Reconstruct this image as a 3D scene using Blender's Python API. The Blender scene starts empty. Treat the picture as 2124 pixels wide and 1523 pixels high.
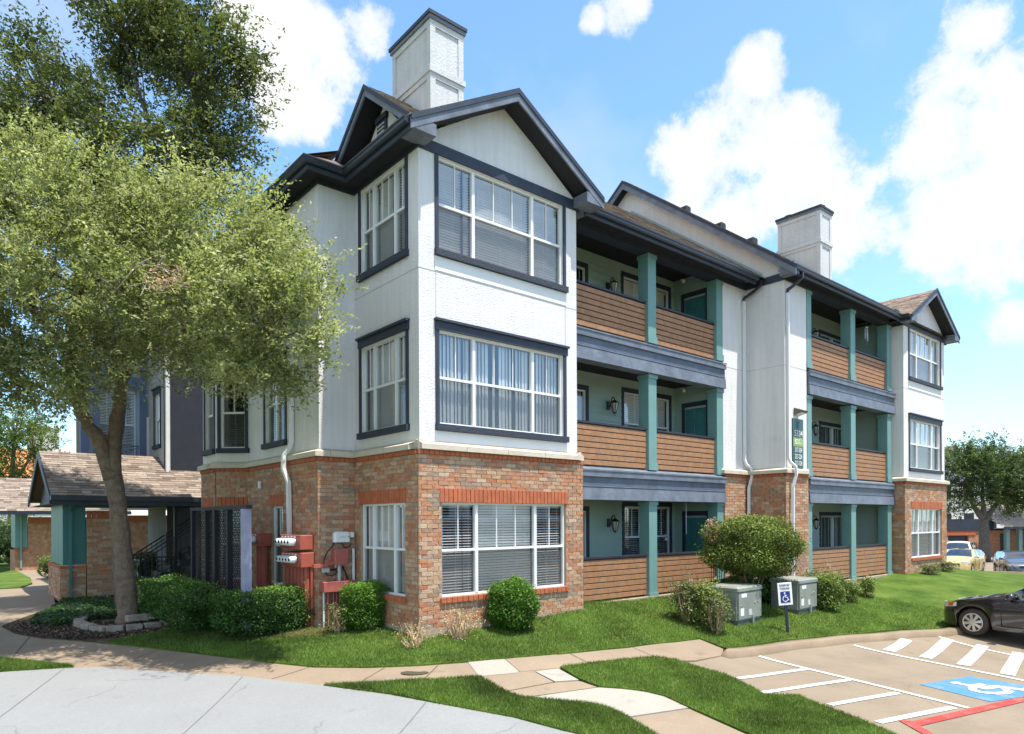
import bpy, bmesh, math, random
import numpy as np
from mathutils import Vector, Matrix
from mathutils.geometry import delaunay_2d_cdt
random.seed(7); RNG = np.random.default_rng(11)
scene = bpy.context.scene
COL = scene.collection

# ------------------------------------------------------------------ camera
# world frame: x runs along the balcony front, y into the building, z up; the near brick corner stands at the origin
CAM = np.array([-6.389, -9.980, 1.90]); YAW = 0.7025; FPX = 1428.66; HOR = 1078.54; ROLL = 0.0048
CS, SN = math.cos(YAW), math.sin(YAW)
cd = bpy.data.cameras.new('camera'); cam = bpy.data.objects.new('camera', cd); COL.objects.link(cam)
cd.sensor_width = 36.0; cd.lens = FPX / 2124 * 36.0; cd.shift_y = (HOR - 761.5) / 2124; cd.clip_end = 3000
right, fwd, up = Vector((CS, -SN, 0)), Vector((SN, CS, 0)), Vector((0, 0, 1))
rr = Matrix.Rotation(ROLL, 3, fwd)
right, up = rr @ right, rr @ up
R = Matrix((right, up, -fwd)).transposed()
cam.matrix_world = Matrix.Translation(Vector(CAM)) @ R.to_4x4()
scene.camera = cam

# ------------------------------------------------------------------ sun, sky, exposure
SUN = Vector((0.14, -1.0, 3.1)).normalized()
sd = bpy.data.lights.new('sun', 'SUN'); sd.energy = 3.6; sd.angle = math.radians(0.53); sd.color = (1.0, 0.955, 0.87)
sun = bpy.data.objects.new('sun', sd); COL.objects.link(sun)
sun.rotation_euler = (-SUN).to_track_quat('-Z', 'Y').to_euler(); sun.location = (0, -20, 40)
scene.view_settings.view_transform = 'Standard'; scene.view_settings.look = 'None'
scene.view_settings.gamma = 1.0; scene.view_settings.use_curve_mapping = False
scene.view_settings.exposure = 1.2
SKY = 0.15
CLOUD = 0.50 / SKY
scene.cycles.max_bounces = 7; scene.cycles.transparent_max_bounces = 12; scene.cycles.use_denoising = True
scene.cycles.sample_clamp_indirect = 6.0

def ray(px, py):
    a, b = px - 1062, py - HOR
    cr, sr = math.cos(ROLL), math.sin(ROLL)
    A, B = a * cr + b * sr, -a * sr + b * cr
    x, z = A / FPX, -B / FPX
    return np.array([x * CS + SN, -x * SN + CS, z])
def at(px, py, depth): return CAM + depth * ray(px, py)
def onz(px, py, z): d = ray(px, py); return CAM + (z - CAM[2]) / d[2] * d

world = bpy.data.worlds.new('World'); scene.world = world; world.use_nodes = True
nt = world.node_tree; nt.nodes.clear()
class NG:
    def __init__(s, nt): s.nt = nt
    def n(s, t, **kw):
        o = s.nt.nodes.new(t)
        for k, v in kw.items():
            if k.startswith('i_'):
                o.inputs[k[2:].replace('_', ' ')].default_value = v
            else: setattr(o, k, v)
        return o
    def l(s, a, b): s.nt.links.new(a, b)
    def m(s, op, a, b=None, c=None, clamp=False):
        o = s.nt.nodes.new('ShaderNodeMath'); o.operation = op; o.use_clamp = clamp
        for i, v in enumerate((a, b, c)):
            if v is None: continue
            if isinstance(v, (int, float)): o.inputs[i].default_value = v
            else: s.nt.links.new(v, o.inputs[i])
        return o.outputs[0]
    def noise(s, vec, scale, detail=3, rough=.55, out=0):
        o = s.nt.nodes.new('ShaderNodeTexNoise'); o.inputs['Scale'].default_value = scale
        o.inputs['Detail'].default_value = detail; o.inputs['Roughness'].default_value = rough
        if vec is not None: s.nt.links.new(vec, o.inputs['Vector'])
        return o.outputs[out]
    def ramp(s, fac, stops):
        o = s.nt.nodes.new('ShaderNodeValToRGB'); e = o.color_ramp.elements
        while len(e) < len(stops): e.new(0.5)
        for k, (p, c) in enumerate(stops):
            e[k].position = p; e[k].color = (c, c, c, 1) if isinstance(c, (int, float)) else (*c, 1)
        s.nt.links.new(fac, o.inputs[0]); return o.outputs[0]
    def mix(s, fac, a, b, mode='MIX'):
        o = s.nt.nodes.new('ShaderNodeMix'); o.data_type = 'RGBA'; o.blend_type = mode
        for sock, v in ((o.inputs[0], fac), (o.inputs[6], a), (o.inputs[7], b)):
            if isinstance(v, (int, float)): sock.default_value = v
            elif isinstance(v, tuple): sock.default_value = (*v, 1) if len(v) == 3 else v
            else: s.nt.links.new(v, sock)
        return o.outputs[2]
g = NG(nt)
sky = g.n('ShaderNodeTexSky', sky_type='NISHITA', sun_disc=False, sun_elevation=math.radians(71.9), sun_rotation=math.radians(172), altitude=200, air_density=1.0, dust_density=0.6, ozone_density=2.2)
tc = g.n('ShaderNodeTexCoord'); D = tc.outputs['Generated']
# puffs of cloud: directions seen in the photograph, and more of the same over the rest of the dome
puffs = [(560,20,120),(620,90,125),(650,180,105),(700,120,90),(590,235,75),(770,60,70),(660,265,45),
 (1490,240,95),(1570,165,75),(1440,330,85),(1545,330,110),(1680,250,62),(1620,420,130),(1740,460,115),(1500,470,110),(1820,480,60),(1440,420,70),
 (1310,0,75),(1240,35,38),(2040,80,85),(1985,170,85),(2000,250,130),(2060,370,140),(1950,320,80),(1560,290,110),(600,150,130),(2080,180,110),(2020,290,115),(1965,420,90),(2080,430,120),(1975,520,80),(2060,560,60),(2100,690,45),(2110,300,120)]
field = None
def puff(d, ang):
    global field
    d = d / np.linalg.norm(d); cr_ = math.cos(ang)
    v = g.n('ShaderNodeVectorMath', operation='DOT_PRODUCT'); g.l(D, v.inputs[0]); v.inputs[1].default_value = tuple(d)
    a = g.m('MULTIPLY_ADD', v.outputs['Value'], 1 / (1 - cr_), -cr_ / (1 - cr_))
    field = a if field is None else g.m('SMOOTH_MAX', field, a, 0.35)
for px, py, r in puffs:
    dd = ray(px, py); puff(dd, r / FPX / (1 + dd[2] ** 2) * 1.12)
prng = random.Random(3)
for k in range(22):
    az = YAW + math.radians(56 + prng.random() * 248); el = math.radians(10 + prng.random() * 62)
    c0 = np.array([math.sin(az) * math.cos(el), math.cos(az) * math.cos(el), math.sin(el)])
    for j in range(2):
        puff(c0 + np.array([prng.gauss(0, .12) for _ in range(3)]), 0.11 + prng.random() * 0.09)
n1 = g.noise(D, 7.5, 12, .66); n2 = g.noise(D, 3.1, 4, .5)
f = g.m('ADD', g.m('MAXIMUM', field, -1.6), g.m('MULTIPLY_ADD', n1, 4.6, -2.36))
dens = g.ramp(f, [(0.0, 0.0), (0.16, .20), (0.42, .72), (0.8, 1.0)])
shade = g.ramp(g.m('MULTIPLY_ADD', g.noise(D, 6.0, 5, .6), .9, g.m('MULTIPLY', f, .22)), [(0.28, (CLOUD * .66, CLOUD * .74, CLOUD * .84)), (0.52, (CLOUD * .88, CLOUD * .91, CLOUD * .95)), (0.74, (CLOUD, CLOUD, CLOUD))])
hz = g.n('ShaderNodeSeparateXYZ'); g.l(D, hz.inputs[0])
skyc = g.mix(1.0, sky.outputs[0], (.80, .97, 1.02), 'MULTIPLY')
wisp = g.ramp(g.m('MULTIPLY_ADD', n2, 1.0, g.m('MULTIPLY', n1, .35)), [(0.60, 0.0), (0.95, .45)])
c1 = g.mix(wisp, skyc, (CLOUD * .85,) * 3)
col = g.mix(dens, c1, shade)
bg = g.n('ShaderNodeBackground', i_Strength=SKY); g.l(col, bg.inputs[0])
ow = g.n('ShaderNodeOutputWorld'); g.l(bg.outputs[0], ow.inputs[0])

# ------------------------------------------------------------------ materials
def new_mat(name):
    m = bpy.data.materials.new(name); m.use_nodes = True
    b = m.node_tree.nodes['Principled BSDF']; return m, NG(m.node_tree), b
def mat(name, col, rough=.7, var=.12, vscale=3.0, bump=0.0, bscale=40.0, metal=0.0, spec=.4, fine=0.0, fscale=60., coat=0., island=0.0, dirt=None, streak=0.0):
    m, q, b = new_mat(name)
    geo = q.n('ShaderNodeNewGeometry'); P = geo.outputs['Position']
    c = q.mix(1.0, (*col, 1), q.ramp(q.noise(P, vscale, 4), [(0.3, 1 - var), (0.7, 1 + var * .6)]), 'MULTIPLY')
    if fine: c = q.mix(1.0, c, q.ramp(q.noise(P, fscale, 3, .7), [(0.3, 1 - fine), (0.7, 1 + fine)]), 'MULTIPLY')
    if island:
        c = q.mix(1.0, c, q.ramp(geo.outputs['Random Per Island'], [(0.0, 1 - island), (1.0, 1 + island)]), 'MULTIPLY')
    if dirt:
        c = q.mix(q.ramp(q.noise(P, dirt[1], 6, .65), [(dirt[2], 0.0), (dirt[2] + .18, dirt[3])]), c, dirt[0])
    if streak:
        st_ = q.n('ShaderNodeVectorMath', operation='MULTIPLY'); st_.inputs[1].default_value = (9.0, 9.0, .5); q.l(P, st_.inputs[0])
        c = q.mix(1.0, c, q.ramp(q.noise(st_.outputs[0], 1.0, 5, .65), [(.38, 1 - streak * 1.6), (.56, 1.0)]), 'MULTIPLY')
    q.l(c, b.inputs['Base Color']); b.inputs['Roughness'].default_value = rough; b.inputs['Metallic'].default_value = metal
    b.inputs['Specular IOR Level'].default_value = spec
    if coat: b.inputs['Coat Weight'].default_value = coat; b.inputs['Coat Roughness'].default_value = .03
    if bump:
        bp = q.n('ShaderNodeBump'); bp.inputs['Strength'].default_value = bump; bp.inputs['Distance'].default_value = .02
        q.l(q.noise(P, bscale, 3, .6), bp.inputs['Height']); q.l(bp.outputs[0], b.inputs['Normal'])
    return m
M = {}
M['stucco'] = mat('white_stucco', (.72, .695, .68), .85, .05, 1.2, .85, 34, spec=.2, dirt=((.46, .45, .42), 1.7, .60, .38), streak=.04)
M['chimney'] = mat('chimney_stucco', (.56, .565, .565), .85, .08, 1.5, .45, 26, spec=.2, streak=.05, dirt=((.36, .36, .35), 2.0, .58, .4))
M['panelwhite'] = mat('white_board', (.74, .735, .72), .75, .04, 2, spec=.25)
M['navy'] = mat('navy_trim', (.030, .038, .058), .55, .22, 5, .25, 60)
M['navyrough'] = mat('navy_rough_trim', (.036, .044, .064), .7, .35, 30, 1.0, 45)
M['band'] = mat('slate_blue_band', (.095, .115, .158), .5, .25, 4, .2, 12, fine=.08, fscale=9)
M['bandlite'] = mat('faded_slate_band', (.145, .165, .205), .55, .30, 3, .3, 10, fine=.1, fscale=14)
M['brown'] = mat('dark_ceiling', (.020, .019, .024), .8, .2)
M['teal'] = mat('teal_paint', (.15, .28, .262), .5, .08, 3, spec=.35)
M['tealdoor'] = mat('teal_door_paint', (.045, .18, .18), .4, .08, 3)
M['mint'] = mat('mint_siding', (.34, .445, .385), .6, .06, 2)
M['plank'] = mat('brown_composite_plank', (.335, .172, .086), .65, .18, 7, .15, 50, fine=.14, fscale=22)
M['plankdark'] = mat('dark_rail', (.028, .028, .036), .5)
M['frame'] = mat('white_vinyl', (.74, .74, .73), .4, .03)
M['slat'] = mat('blind_white', (.85, .85, .84), .55, .03)
M['vslat'] = mat('vertical_blind', (.60, .60, .57), .6, .08)
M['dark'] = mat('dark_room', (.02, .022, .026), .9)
M['mortar'] = mat('mortar', (.40, .30, .22), .95, .15, 6, .5, 60, fine=.1)
M['stone'] = mat('cast_stone_ledge', (.56, .49, .39), .85, .12, 3, .4, 30, fine=.06, dirt=((.33, .25, .17), 2.5, .6, .4))
M['conc'] = mat('footing_concrete', (.36, .29, .21), .95, .2, 2, .4, 30, dirt=((.28, .15, .07), 1.5, .5, .5))
BR = [('tan',(.47,.295,.185)),('buff',(.50,.335,.22)),('orange',(.48,.225,.12)),('rose',(.44,.225,.145)),('grey',(.33,.25,.185)),('brown',(.36,.215,.14)),('red',(.43,.18,.10)),('cream',(.52,.38,.265))]
BRM = [mat('brick_' + n, c, .9, .22, 14, .8, 55, fine=.16, fscale=70, spec=.2) for n, c in BR]
BRW = [26, 18, 20, 13, 6, 9, 5, 6]
M['redbrick'] = mat('red_accent_brick', (.43, .125, .055), .85, .2, 8, .5, 55, fine=.12)
M['brickfar'] = mat('far_brick', (.42, .21, .12), .9, .3, 6, fine=.2, fscale=9)
SH = [mat('shingle_%d' % i, c, .92, .2, 12, .5, 90, fine=.18, fscale=110, spec=.15) for i, c in enumerate(((.27,.212,.168),(.215,.165,.13),(.325,.262,.21),(.16,.125,.10)))]
M['roofbase'] = mat('roof_felt', (.16, .12, .09), .95)
M['gutter'] = mat('dark_gutter', (.028, .034, .052), .35, .1, 4, spec=.5)
M['pipe'] = mat('white_downspout', (.72, .72, .71), .45, .05)
M['meterred'] = mat('red_oxide_paint', (.36, .085, .055), .55, .15, 6, .1, 40)
M['pinkred'] = mat('faded_red_paint', (.40, .11, .09), .5, .12, 6)
M['metal'] = mat('galvanised', (.55, .56, .56), .4, .1, metal=.7)
M['glassmeter'] = mat('meter_glass', (.75, .76, .76), .15, .05, spec=.7)
M['black'] = mat('black_iron', (.012, .012, .014), .45)
M['whitebox'] = mat('white_plastic', (.72, .72, .72), .4, .03)
M['greybox'] = mat('grey_plastic', (.5, .52, .54), .5)
M['cable'] = mat('black_cable', (.015, .015, .017), .6)
M['bark'] = mat('bark', (.20, .145, .105), .95, .35, 9, 1.0, 34, fine=.3, fscale=45)
M['barkgrey'] = mat('grey_bark', (.13, .115, .10), .95, .4, 9, 1.0, 38, fine=.3, fscale=50)
M['twig'] = mat('dry_twig', (.50, .35, .21), .9, .2, 20)
M['lilac'] = mat('lilac_paint', (.32, .32, .44), .6, .15, 4, .2, 40)
M['lattice'] = mat('navy_lattice', (.016, .017, .022), .6, .2)
M['pad'] = mat('transformer_green', (.235, .252, .22), .5, .18, 3, .1, 30, fine=.06, dirt=((.30, .16, .08), 2.2, .64, .4))
M['padtop'] = M['pad']
M['paddark'] = mat('transformer_base', (.13, .135, .12), .7, .2, 5, .3, 30)
M['accream'] = mat('cream_metal', (.55, .53, .47), .5, .1)
M['asphaltlot'] = None
def glass(name, tint, refl=.55, rough=.01):
    m, q, b = new_mat(name); q.nt.nodes.remove(b)
    fr_ = q.n('ShaderNodeFresnel'); gg = q.n('ShaderNodeNewGeometry'); q.l(q.m('MULTIPLY_ADD', gg.outputs['Backfacing'], 1 / 1.52 - 1.52, 1.52), fr_.inputs[0]); gl = q.n('ShaderNodeBsdfGlossy', i_Roughness=rough); gl.inputs[0].default_value = (.95, .97, 1, 1)
    tr = q.n('ShaderNodeBsdfTransparent'); tr.inputs[0].default_value = (*tint, 1)
    geo = q.n('ShaderNodeNewGeometry'); bp = q.n('ShaderNodeBump', i_Strength=.06, i_Distance=.05); q.l(q.noise(geo.outputs['Position'], 1.3, 1), bp.inputs['Height']); q.l(bp.outputs[0], gl.inputs['Normal'])
    mx = q.n('ShaderNodeMixShader'); q.l(q.m('MULTIPLY_ADD', fr_.outputs[0], 1.5, refl, clamp=True), mx.inputs[0]); q.l(tr.outputs[0], mx.inputs[1]); q.l(gl.outputs[0], mx.inputs[2])
    q.l(mx.outputs[0], q.nt.nodes['Material Output'].inputs[0]); return m
M['pane'] = glass('window_glass', (.95, .97, .98), .07)
M['carglass'] = glass('car_glass', (.10, .15, .15), .12)
def screen_mat():
    m, q, b = new_mat('insect_screen'); tr = q.n('ShaderNodeBsdfTransparent'); df = q.n('ShaderNodeBsdfDiffuse'); df.inputs[0].default_value = (.13, .135, .14, 1)
    mx = q.n('ShaderNodeMixShader', i_Fac=.32); q.l(tr.outputs[0], mx.inputs[1]); q.l(df.outputs[0], mx.inputs[2]); q.l(mx.outputs[0], q.nt.nodes['Material Output'].inputs[0]); return m
M['screen'] = screen_mat()
def leaf_mat(name, stops, trans=.35, gloss=.35, var=.25):
    m, q, b = new_mat(name); gloss = max(gloss, .5); b.inputs['Specular IOR Level'].default_value = .3
    at_ = q.n('ShaderNodeAttribute', attribute_name='tint'); geo = q.n('ShaderNodeNewGeometry')
    c = q.ramp(at_.outputs['Fac'], stops)
    c = q.mix(1.0, c, q.ramp(q.noise(geo.outputs['Position'], .9, 3), [(0.3, 1 - var), (0.7, 1 + var)]), 'MULTIPLY')
    q.l(c, b.inputs['Base Color']); b.inputs['Roughness'].default_value = gloss; b.inputs['Specular IOR Level'].default_value = .28
    t = q.n('ShaderNodeBsdfTranslucent'); q.l(q.mix(1.0, c, (1.25, 1.35, .7), 'MULTIPLY'), t.inputs[0])
    mx = q.n('ShaderNodeMixShader', i_Fac=trans); q.l(b.outputs[0], mx.inputs[1]); q.l(t.outputs[0], mx.inputs[2]); q.l(mx.outputs[0], q.nt.nodes['Material Output'].inputs[0]); return m
M['leaf_oak'] = leaf_mat('sage_oak_leaves', [(0, (.10, .125, .05)), (.4, (.235, .26, .115)), (.8, (.41, .415, .235)), (1, (.55, .53, .37))], .5, .5)
M['leaf_dark'] = leaf_mat('dark_oak_leaves', [(0, (.035, .055, .020)), (.5, (.105, .130, .045)), (.85, (.19, .205, .085)), (1, (.27, .27, .13))], .34, .5)
M['leaf_far'] = leaf_mat('lot_tree_leaves', [(0, (.035, .068, .026)), (.6, (.088, .135, .045)), (1, (.17, .21, .08))])
M['leaf_lime'] = leaf_mat('lime_leaves', [(0, (.06, .11, .02)), (.6, (.14, .20, .045)), (1, (.24, .29, .09))])
M['leaf_hedge'] = leaf_mat('hedge_leaves', [(0, (.02, .055, .014)), (.5, (.055, .125, .028)), (.8, (.14, .25, .036)), (1, (.26, .38, .07))], .2, .28)
M['leaf_lush'] = leaf_mat('glossy_shrub_leaves', [(0, (.025, .075, .01)), (.55, (.075, .17, .018)), (1, (.20, .34, .035))], .25, .25)
M['leaf_photinia'] = leaf_mat('red_tip_leaves', [(0, (.05, .085, .018)), (.5, (.15, .20, .042)), (.85, (.27, .30, .08)), (1, (.38, .25, .12))], .22, .3)
M['leaf_dry'] = leaf_mat('sparse_mixed_leaves', [(0, (.045, .06, .024)), (.5, (.14, .16, .06)), (.8, (.26, .24, .13)), (1, (.36, .20, .13))], .25, .4)
M['leaf_straw'] = leaf_mat('straw_leaves', [(0, (.36, .25, .11)), (1, (.60, .46, .25))], .2, .6)
M['ivy'] = leaf_mat('ivy_leaves', [(0, (.02, .05, .02)), (.7, (.055, .11, .035)), (1, (.12, .19, .06))])
M['grass'] = leaf_mat('grass_blades', [(0, (.060, .120, .018)), (.6, (.13, .205, .036)), (.94, (.23, .29, .08)), (1, (.40, .34, .16))], .35, .6, .5)
M['petal'] = leaf_mat('pink_blossom', [(0, (.45, .25, .20)), (1, (.6, .42, .33))], .25, .5)

# ------------------------------------------------------------------ mesh helpers
def frame(o, ang):
    ca, sa = math.cos(ang), math.sin(ang)
    return lambda x, y, z: (o[0] + x * ca - y * sa, o[1] + x * sa + y * ca, z + (o[2] if len(o) > 2 else 0))
FA, LA, DA = 0.0, -math.pi / 2, -math.pi / 4
ID = lambda x, y, z: (x, y, z)
class MB:
    def __init__(s, fr=ID): s.v = []; s.f = []; s.m = []; s.fr = fr; s.smooth = False
    def add(s, pts, faces, m=0):
        b = len(s.v); s.v += [s.fr(*p) for p in pts]; s.f += [tuple(b + i for i in fc) for fc in faces]; s.m += [m] * len(faces)
    def box(s, x0, x1, y0, y1, z0, z1, m=0):
        s.add([(x0,y0,z0),(x1,y0,z0),(x1,y1,z0),(x0,y1,z0),(x0,y0,z1),(x1,y0,z1),(x1,y1,z1),(x0,y1,z1)],
              [(0,3,2,1),(4,5,6,7),(0,1,5,4),(1,2,6,5),(2,3,7,6),(3,0,4,7)], m)
    def bbox(s, x0, x1, y0, y1, z0, z1, b=.01, m=0):     # box with bevelled vertical + top edges
        pts = []
        for z, i in ((z0, 0), (z1 - b, 0), (z1, b)):
            xa, xb, ya, yb = x0 + i, x1 - i, y0 + i, y1 - i
            pts += [(xa + b, ya, z), (xb - b, ya, z), (xb, ya + b, z), (xb, yb - b, z), (xb - b, yb, z), (xa + b, yb, z), (xa, yb - b, z), (xa, ya + b, z)]
        fs = [tuple(range(7, -1, -1)), tuple(range(16, 24))]
        for k in (0, 8):
            for i in range(8): j = (i + 1) % 8; fs.append((k + i, k + j, k + 8 + j, k + 8 + i))
        s.add(pts, fs, m)
    def quad(s, a, b, c, d, m=0): s.add([a, b, c, d], [(0, 1, 2, 3)], m)
    def poly(s, pts, m=0): s.add(pts, [tuple(range(len(pts)))], m)
    def prism(s, poly, y0, y1, m=0):                     # poly in x,z; extruded along y
        n = len(poly); pts = [(x, y0, z) for x, z in poly] + [(x, y1, z) for x, z in poly]
        s.add(pts, [tuple(range(n)), tuple(range(2 * n - 1, n - 1, -1))] + [(i, i + n, (i + 1) % n + n, (i + 1) % n) for i in range(n)], m)
    def slab(s, poly, z0, z1, m=0):                      # poly in x,y; extruded along z
        n = len(poly); pts = [(x, y, z0) for x, y in poly] + [(x, y, z1) for x, y in poly]
        s.add(pts, [tuple(range(n - 1, -1, -1)), tuple(range(n, 2 * n))] + [(i, (i + 1) % n, (i + 1) % n + n, i + n) for i in range(n)], m)
    def tube(s, path, r, n=8, m=0, cap=True):
        P = [Vector(p) for p in path]; rs = r if isinstance(r, (list, tuple)) else [r] * len(P)
        pts = []; ref = None
        for i, p in enumerate(P):
            t = (P[min(i + 1, len(P) - 1)] - P[max(i - 1, 0)]).normalized()
            if ref is None or abs(ref.dot(t)) > .95: ref = Vector((0, 0, 1)) if abs(t.z) < .9 else Vector((1, 0, 0))
            a = (ref - t * ref.dot(t)).normalized(); bb = t.cross(a); ref = a
            for k in range(n):
                w = 2 * math.pi * k / n + math.pi / n; pts.append(tuple(p + rs[i] * (math.cos(w) * a + math.sin(w) * bb)))
        fs = []
        for i in range(len(P) - 1):
            for k in range(n): j = (k + 1) % n; fs.append((i * n + k, i * n + j, (i + 1) * n + j, (i + 1) * n + k))
        if cap: fs += [tuple(range(n - 1, -1, -1)), tuple(range((len(P) - 1) * n, len(P) * n))]
        s.add(pts, fs, m)
    def cyl(s, c, r, h, axis='z', n=16, m=0, r2=None):
        d = {'x': (h, 0, 0), 'y': (0, h, 0), 'z': (0, 0, h)}[axis]
        s.tube([c, (c[0] + d[0], c[1] + d[1], c[2] + d[2])], [r, r if r2 is None else r2], n, m)
    def sweep(s, prof, path, m=0, closed=True):          # profile (out, z) along a plan path, outward on the right hand
        P = [Vector((p[0], p[1])) for p in path]; pts = []; n = len(prof)
        for i, p in enumerate(P):
            d1 = (P[i] - P[i - 1]).normalized() if i else None; d2 = (P[i + 1] - P[i]).normalized() if i < len(P) - 1 else None
            n1 = Vector((d1.y, -d1.x)) if d1 else None; n2 = Vector((d2.y, -d2.x)) if d2 else None
            if n1 and n2: nm = (n1 + n2); nm = nm / nm.length_squared * 2
            else: nm = n1 or n2
            pts += [(p.x + nm.x * o, p.y + nm.y * o, z) for o, z in prof]
        fs = []
        for i in range(len(P) - 1):
            for k in range(n if closed else n - 1): j = (k + 1) % n; fs.append((i * n + k, (i + 1) * n + k, (i + 1) * n + j, i * n + j))
        fs += [tuple(range(n)), tuple(range((len(P) - 1) * n + n - 1, (len(P) - 1) * n - 1, -1))]
        s.add(pts, fs, m)
    def lathe(s, c, prof, n=20, m=0):
        pts = [(c[0] + r * math.cos(2 * math.pi * k / n), c[1] + r * math.sin(2 * math.pi * k / n), c[2] + z) for r, z in prof for k in range(n)]
        fs = [(i * n + k, i * n + (k + 1) % n, (i + 1) * n + (k + 1) % n, (i + 1) * n + k) for i in range(len(prof) - 1) for k in range(n)]
        fs += [tuple(range(n - 1, -1, -1)), tuple(range((len(prof) - 1) * n, len(prof) * n))]
        s.add(pts, fs, m)
    def mesh(s, name, mats):
        me = bpy.data.meshes.new(name); me.from_pydata(s.v, [], s.f)
        for mt in (mats if isinstance(mats, list) else [mats]): me.materials.append(mt)
        if len(me.materials) > 1: me.polygons.foreach_set('material_index', s.m)
        if s.smooth: me.polygons.foreach_set('use_smooth', [True] * len(s.f))
        me.update(); return me
    def cut(s):
        if not hasattr(s, 'cuts'): s.cuts = []
        s.cuts.append((len(s.v), len(s.f)))
    def build_all(s, name, mats, parent=None):
        s.cut(); v0 = f0 = 0
        for v1, f1 in s.cuts:
            if f1 > f0:
                q = MB(); q.v = s.v[v0:v1]; q.f = [tuple(i - v0 for i in f) for f in s.f[f0:f1]]; q.m = s.m[f0:f1]; q.build(name, mats, parent)
            v0, f0 = v1, f1
    def build(s, name, mats, parent=None, **kw): return link(name, s.mesh(name, mats), parent, **kw)
def link(name, me, parent=None, loc=None, rz=0, kind=None, label=None):
    o = bpy.data.objects.new(name, me); COL.objects.link(o)
    if loc is not None: o.location = loc
    o.rotation_euler = (0, 0, rz)
    if parent is not None: o.parent = parent
    if kind: o['kind'] = kind
    if label: o['label'] = label
    return o
def tag(o, label, cat, group=None):
    o['label'] = label; o['category'] = cat
    if group: o['group'] = group
    return o
def thing(name, label, cat, loc=(0, 0, 0), rz=0, group=None):
    o = bpy.data.objects.new(name, None); COL.objects.link(o); o.location = loc; o.rotation_euler = (0, 0, rz); o.empty_display_size = .2
    return tag(o, label, cat, group)
def dup(root, loc, rz, label, group=None):
    r = root.copy(); COL.objects.link(r); r.location = loc; r.rotation_euler = (0, 0, rz); r['label'] = label
    if group: r['group'] = group
    for ch in list(root.children):
        c = ch.copy(); COL.objects.link(c); c.parent = r
        for gch in ch.children:
            d = gch.copy(); COL.objects.link(d); d.parent = c
    return r
def np_mesh(name, V, F, mats, tint=None, smooth=False):
    me = bpy.data.meshes.new(name); k = F.shape[1]
    me.vertices.add(len(V)); me.vertices.foreach_set('co', V.astype(np.float32).ravel())
    me.loops.add(F.size); me.loops.foreach_set('vertex_index', F.astype(np.int32).ravel())
    me.polygons.add(len(F)); me.polygons.foreach_set('loop_start', np.arange(0, F.size, k, dtype=np.int32))
    me.polygons.foreach_set('loop_total', np.full(len(F), k, dtype=np.int32)) if bpy.app.version < (4, 1) else None
    for mt in (mats if isinstance(mats, list) else [mats]): me.materials.append(mt)
    if tint is not None:
        a = me.attributes.new('tint', 'FLOAT', 'FACE'); a.data.foreach_set('value', tint.astype(np.float32))
    me.update(calc_edges=True); me.validate(); return me
def leaves_mesh(name, C, size, mats, tint, asp=.45, upbias=.5, rng=RNG, axis=None):
    """leaf quads (diamond, folded) at centres C"""
    n = len(C); nrm = rng.normal(size=(n, 3)); nrm[:, 2] = np.abs(nrm[:, 2]) + upbias; nrm /= np.linalg.norm(nrm, axis=1)[:, None]
    d = rng.normal(size=(n, 3)) if axis is None else axis + rng.normal(size=(n, 3)) * .45; d -= (d * nrm).sum(1)[:, None] * nrm; d /= np.linalg.norm(d, axis=1)[:, None]
    w = np.cross(nrm, d); L = size * rng.uniform(.7, 1.3, n)[:, None]
    V = np.stack([C - d * L * .5, C + w * L * asp * .5 + nrm * L * .06, C + d * L * .5, C - w * L * asp * .5 + nrm * L * .06], 1).reshape(-1, 3)
    F = np.arange(n * 4).reshape(-1, 4)
    return np_mesh(name, V, F, mats, tint)
# ------------------------------------------------------------------ terrain
CTRL = [(863,1322,-.13),(1209,1270,0.),(1370,1240,.0),(1500,1218,0),(1878,1203,0),(1970,1193,0),(865,1383,-.37),(865,1413,-.40),(1158,1375,-.43),
 (1449,1333,-.54),(1500,1355,-.62),
 (1500,1408,-.70),(1340,1523,-.74),(1060,1492,-.67),(665,1420,-.5),(200,1377,-.41),(0,1387,-.39),(0,1523,-.56),(600,1523,-.62),
 (262,1287,-.2),(400,1352,-.36),(650,1384,-.38),(126,1239,-.2),(0,1290,-.28),(655,1318,-.2),(60,1212,-.2),(40,1170,-.16),(2124,1203,-.4),(2040,1196,-.22),(1632,1324,-.60),(1530,1306,-.42),(1652,1286,-.42),(1720,1285,-.47),(1831,1305,-.68)]
_lp = [np.array(p) for p in (onz(1571, 1368, -.72), onz(2124, 1523, -.97), onz(2015, 1336, -.98))]
_ln = np.cross(_lp[1] - _lp[0], _lp[2] - _lp[0])
def onlot(x, y): d = ray(x, y); return CAM + d * (((_lp[0] - CAM) @ _ln) / (d @ _ln))
LOTC = [(1571,1368),(1704,1349),(1831,1338),(1964,1330),(2000,1480),(2124,1523),(1800,1420),(2015,1336),(1650,1400),(1900,1380),(2060,1390),(2100,1450),(1750,1460),(1900,1500),(1700,1420),(2124,1345),(1530,1400),(1950,1430),(1700,1368),(1620,1385),(1640,1366),(1780,1358),(1560,1390)]
cp = np.array([onz(*c) for c in CTRL] + [onlot(*c) for c in LOTC])
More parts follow.
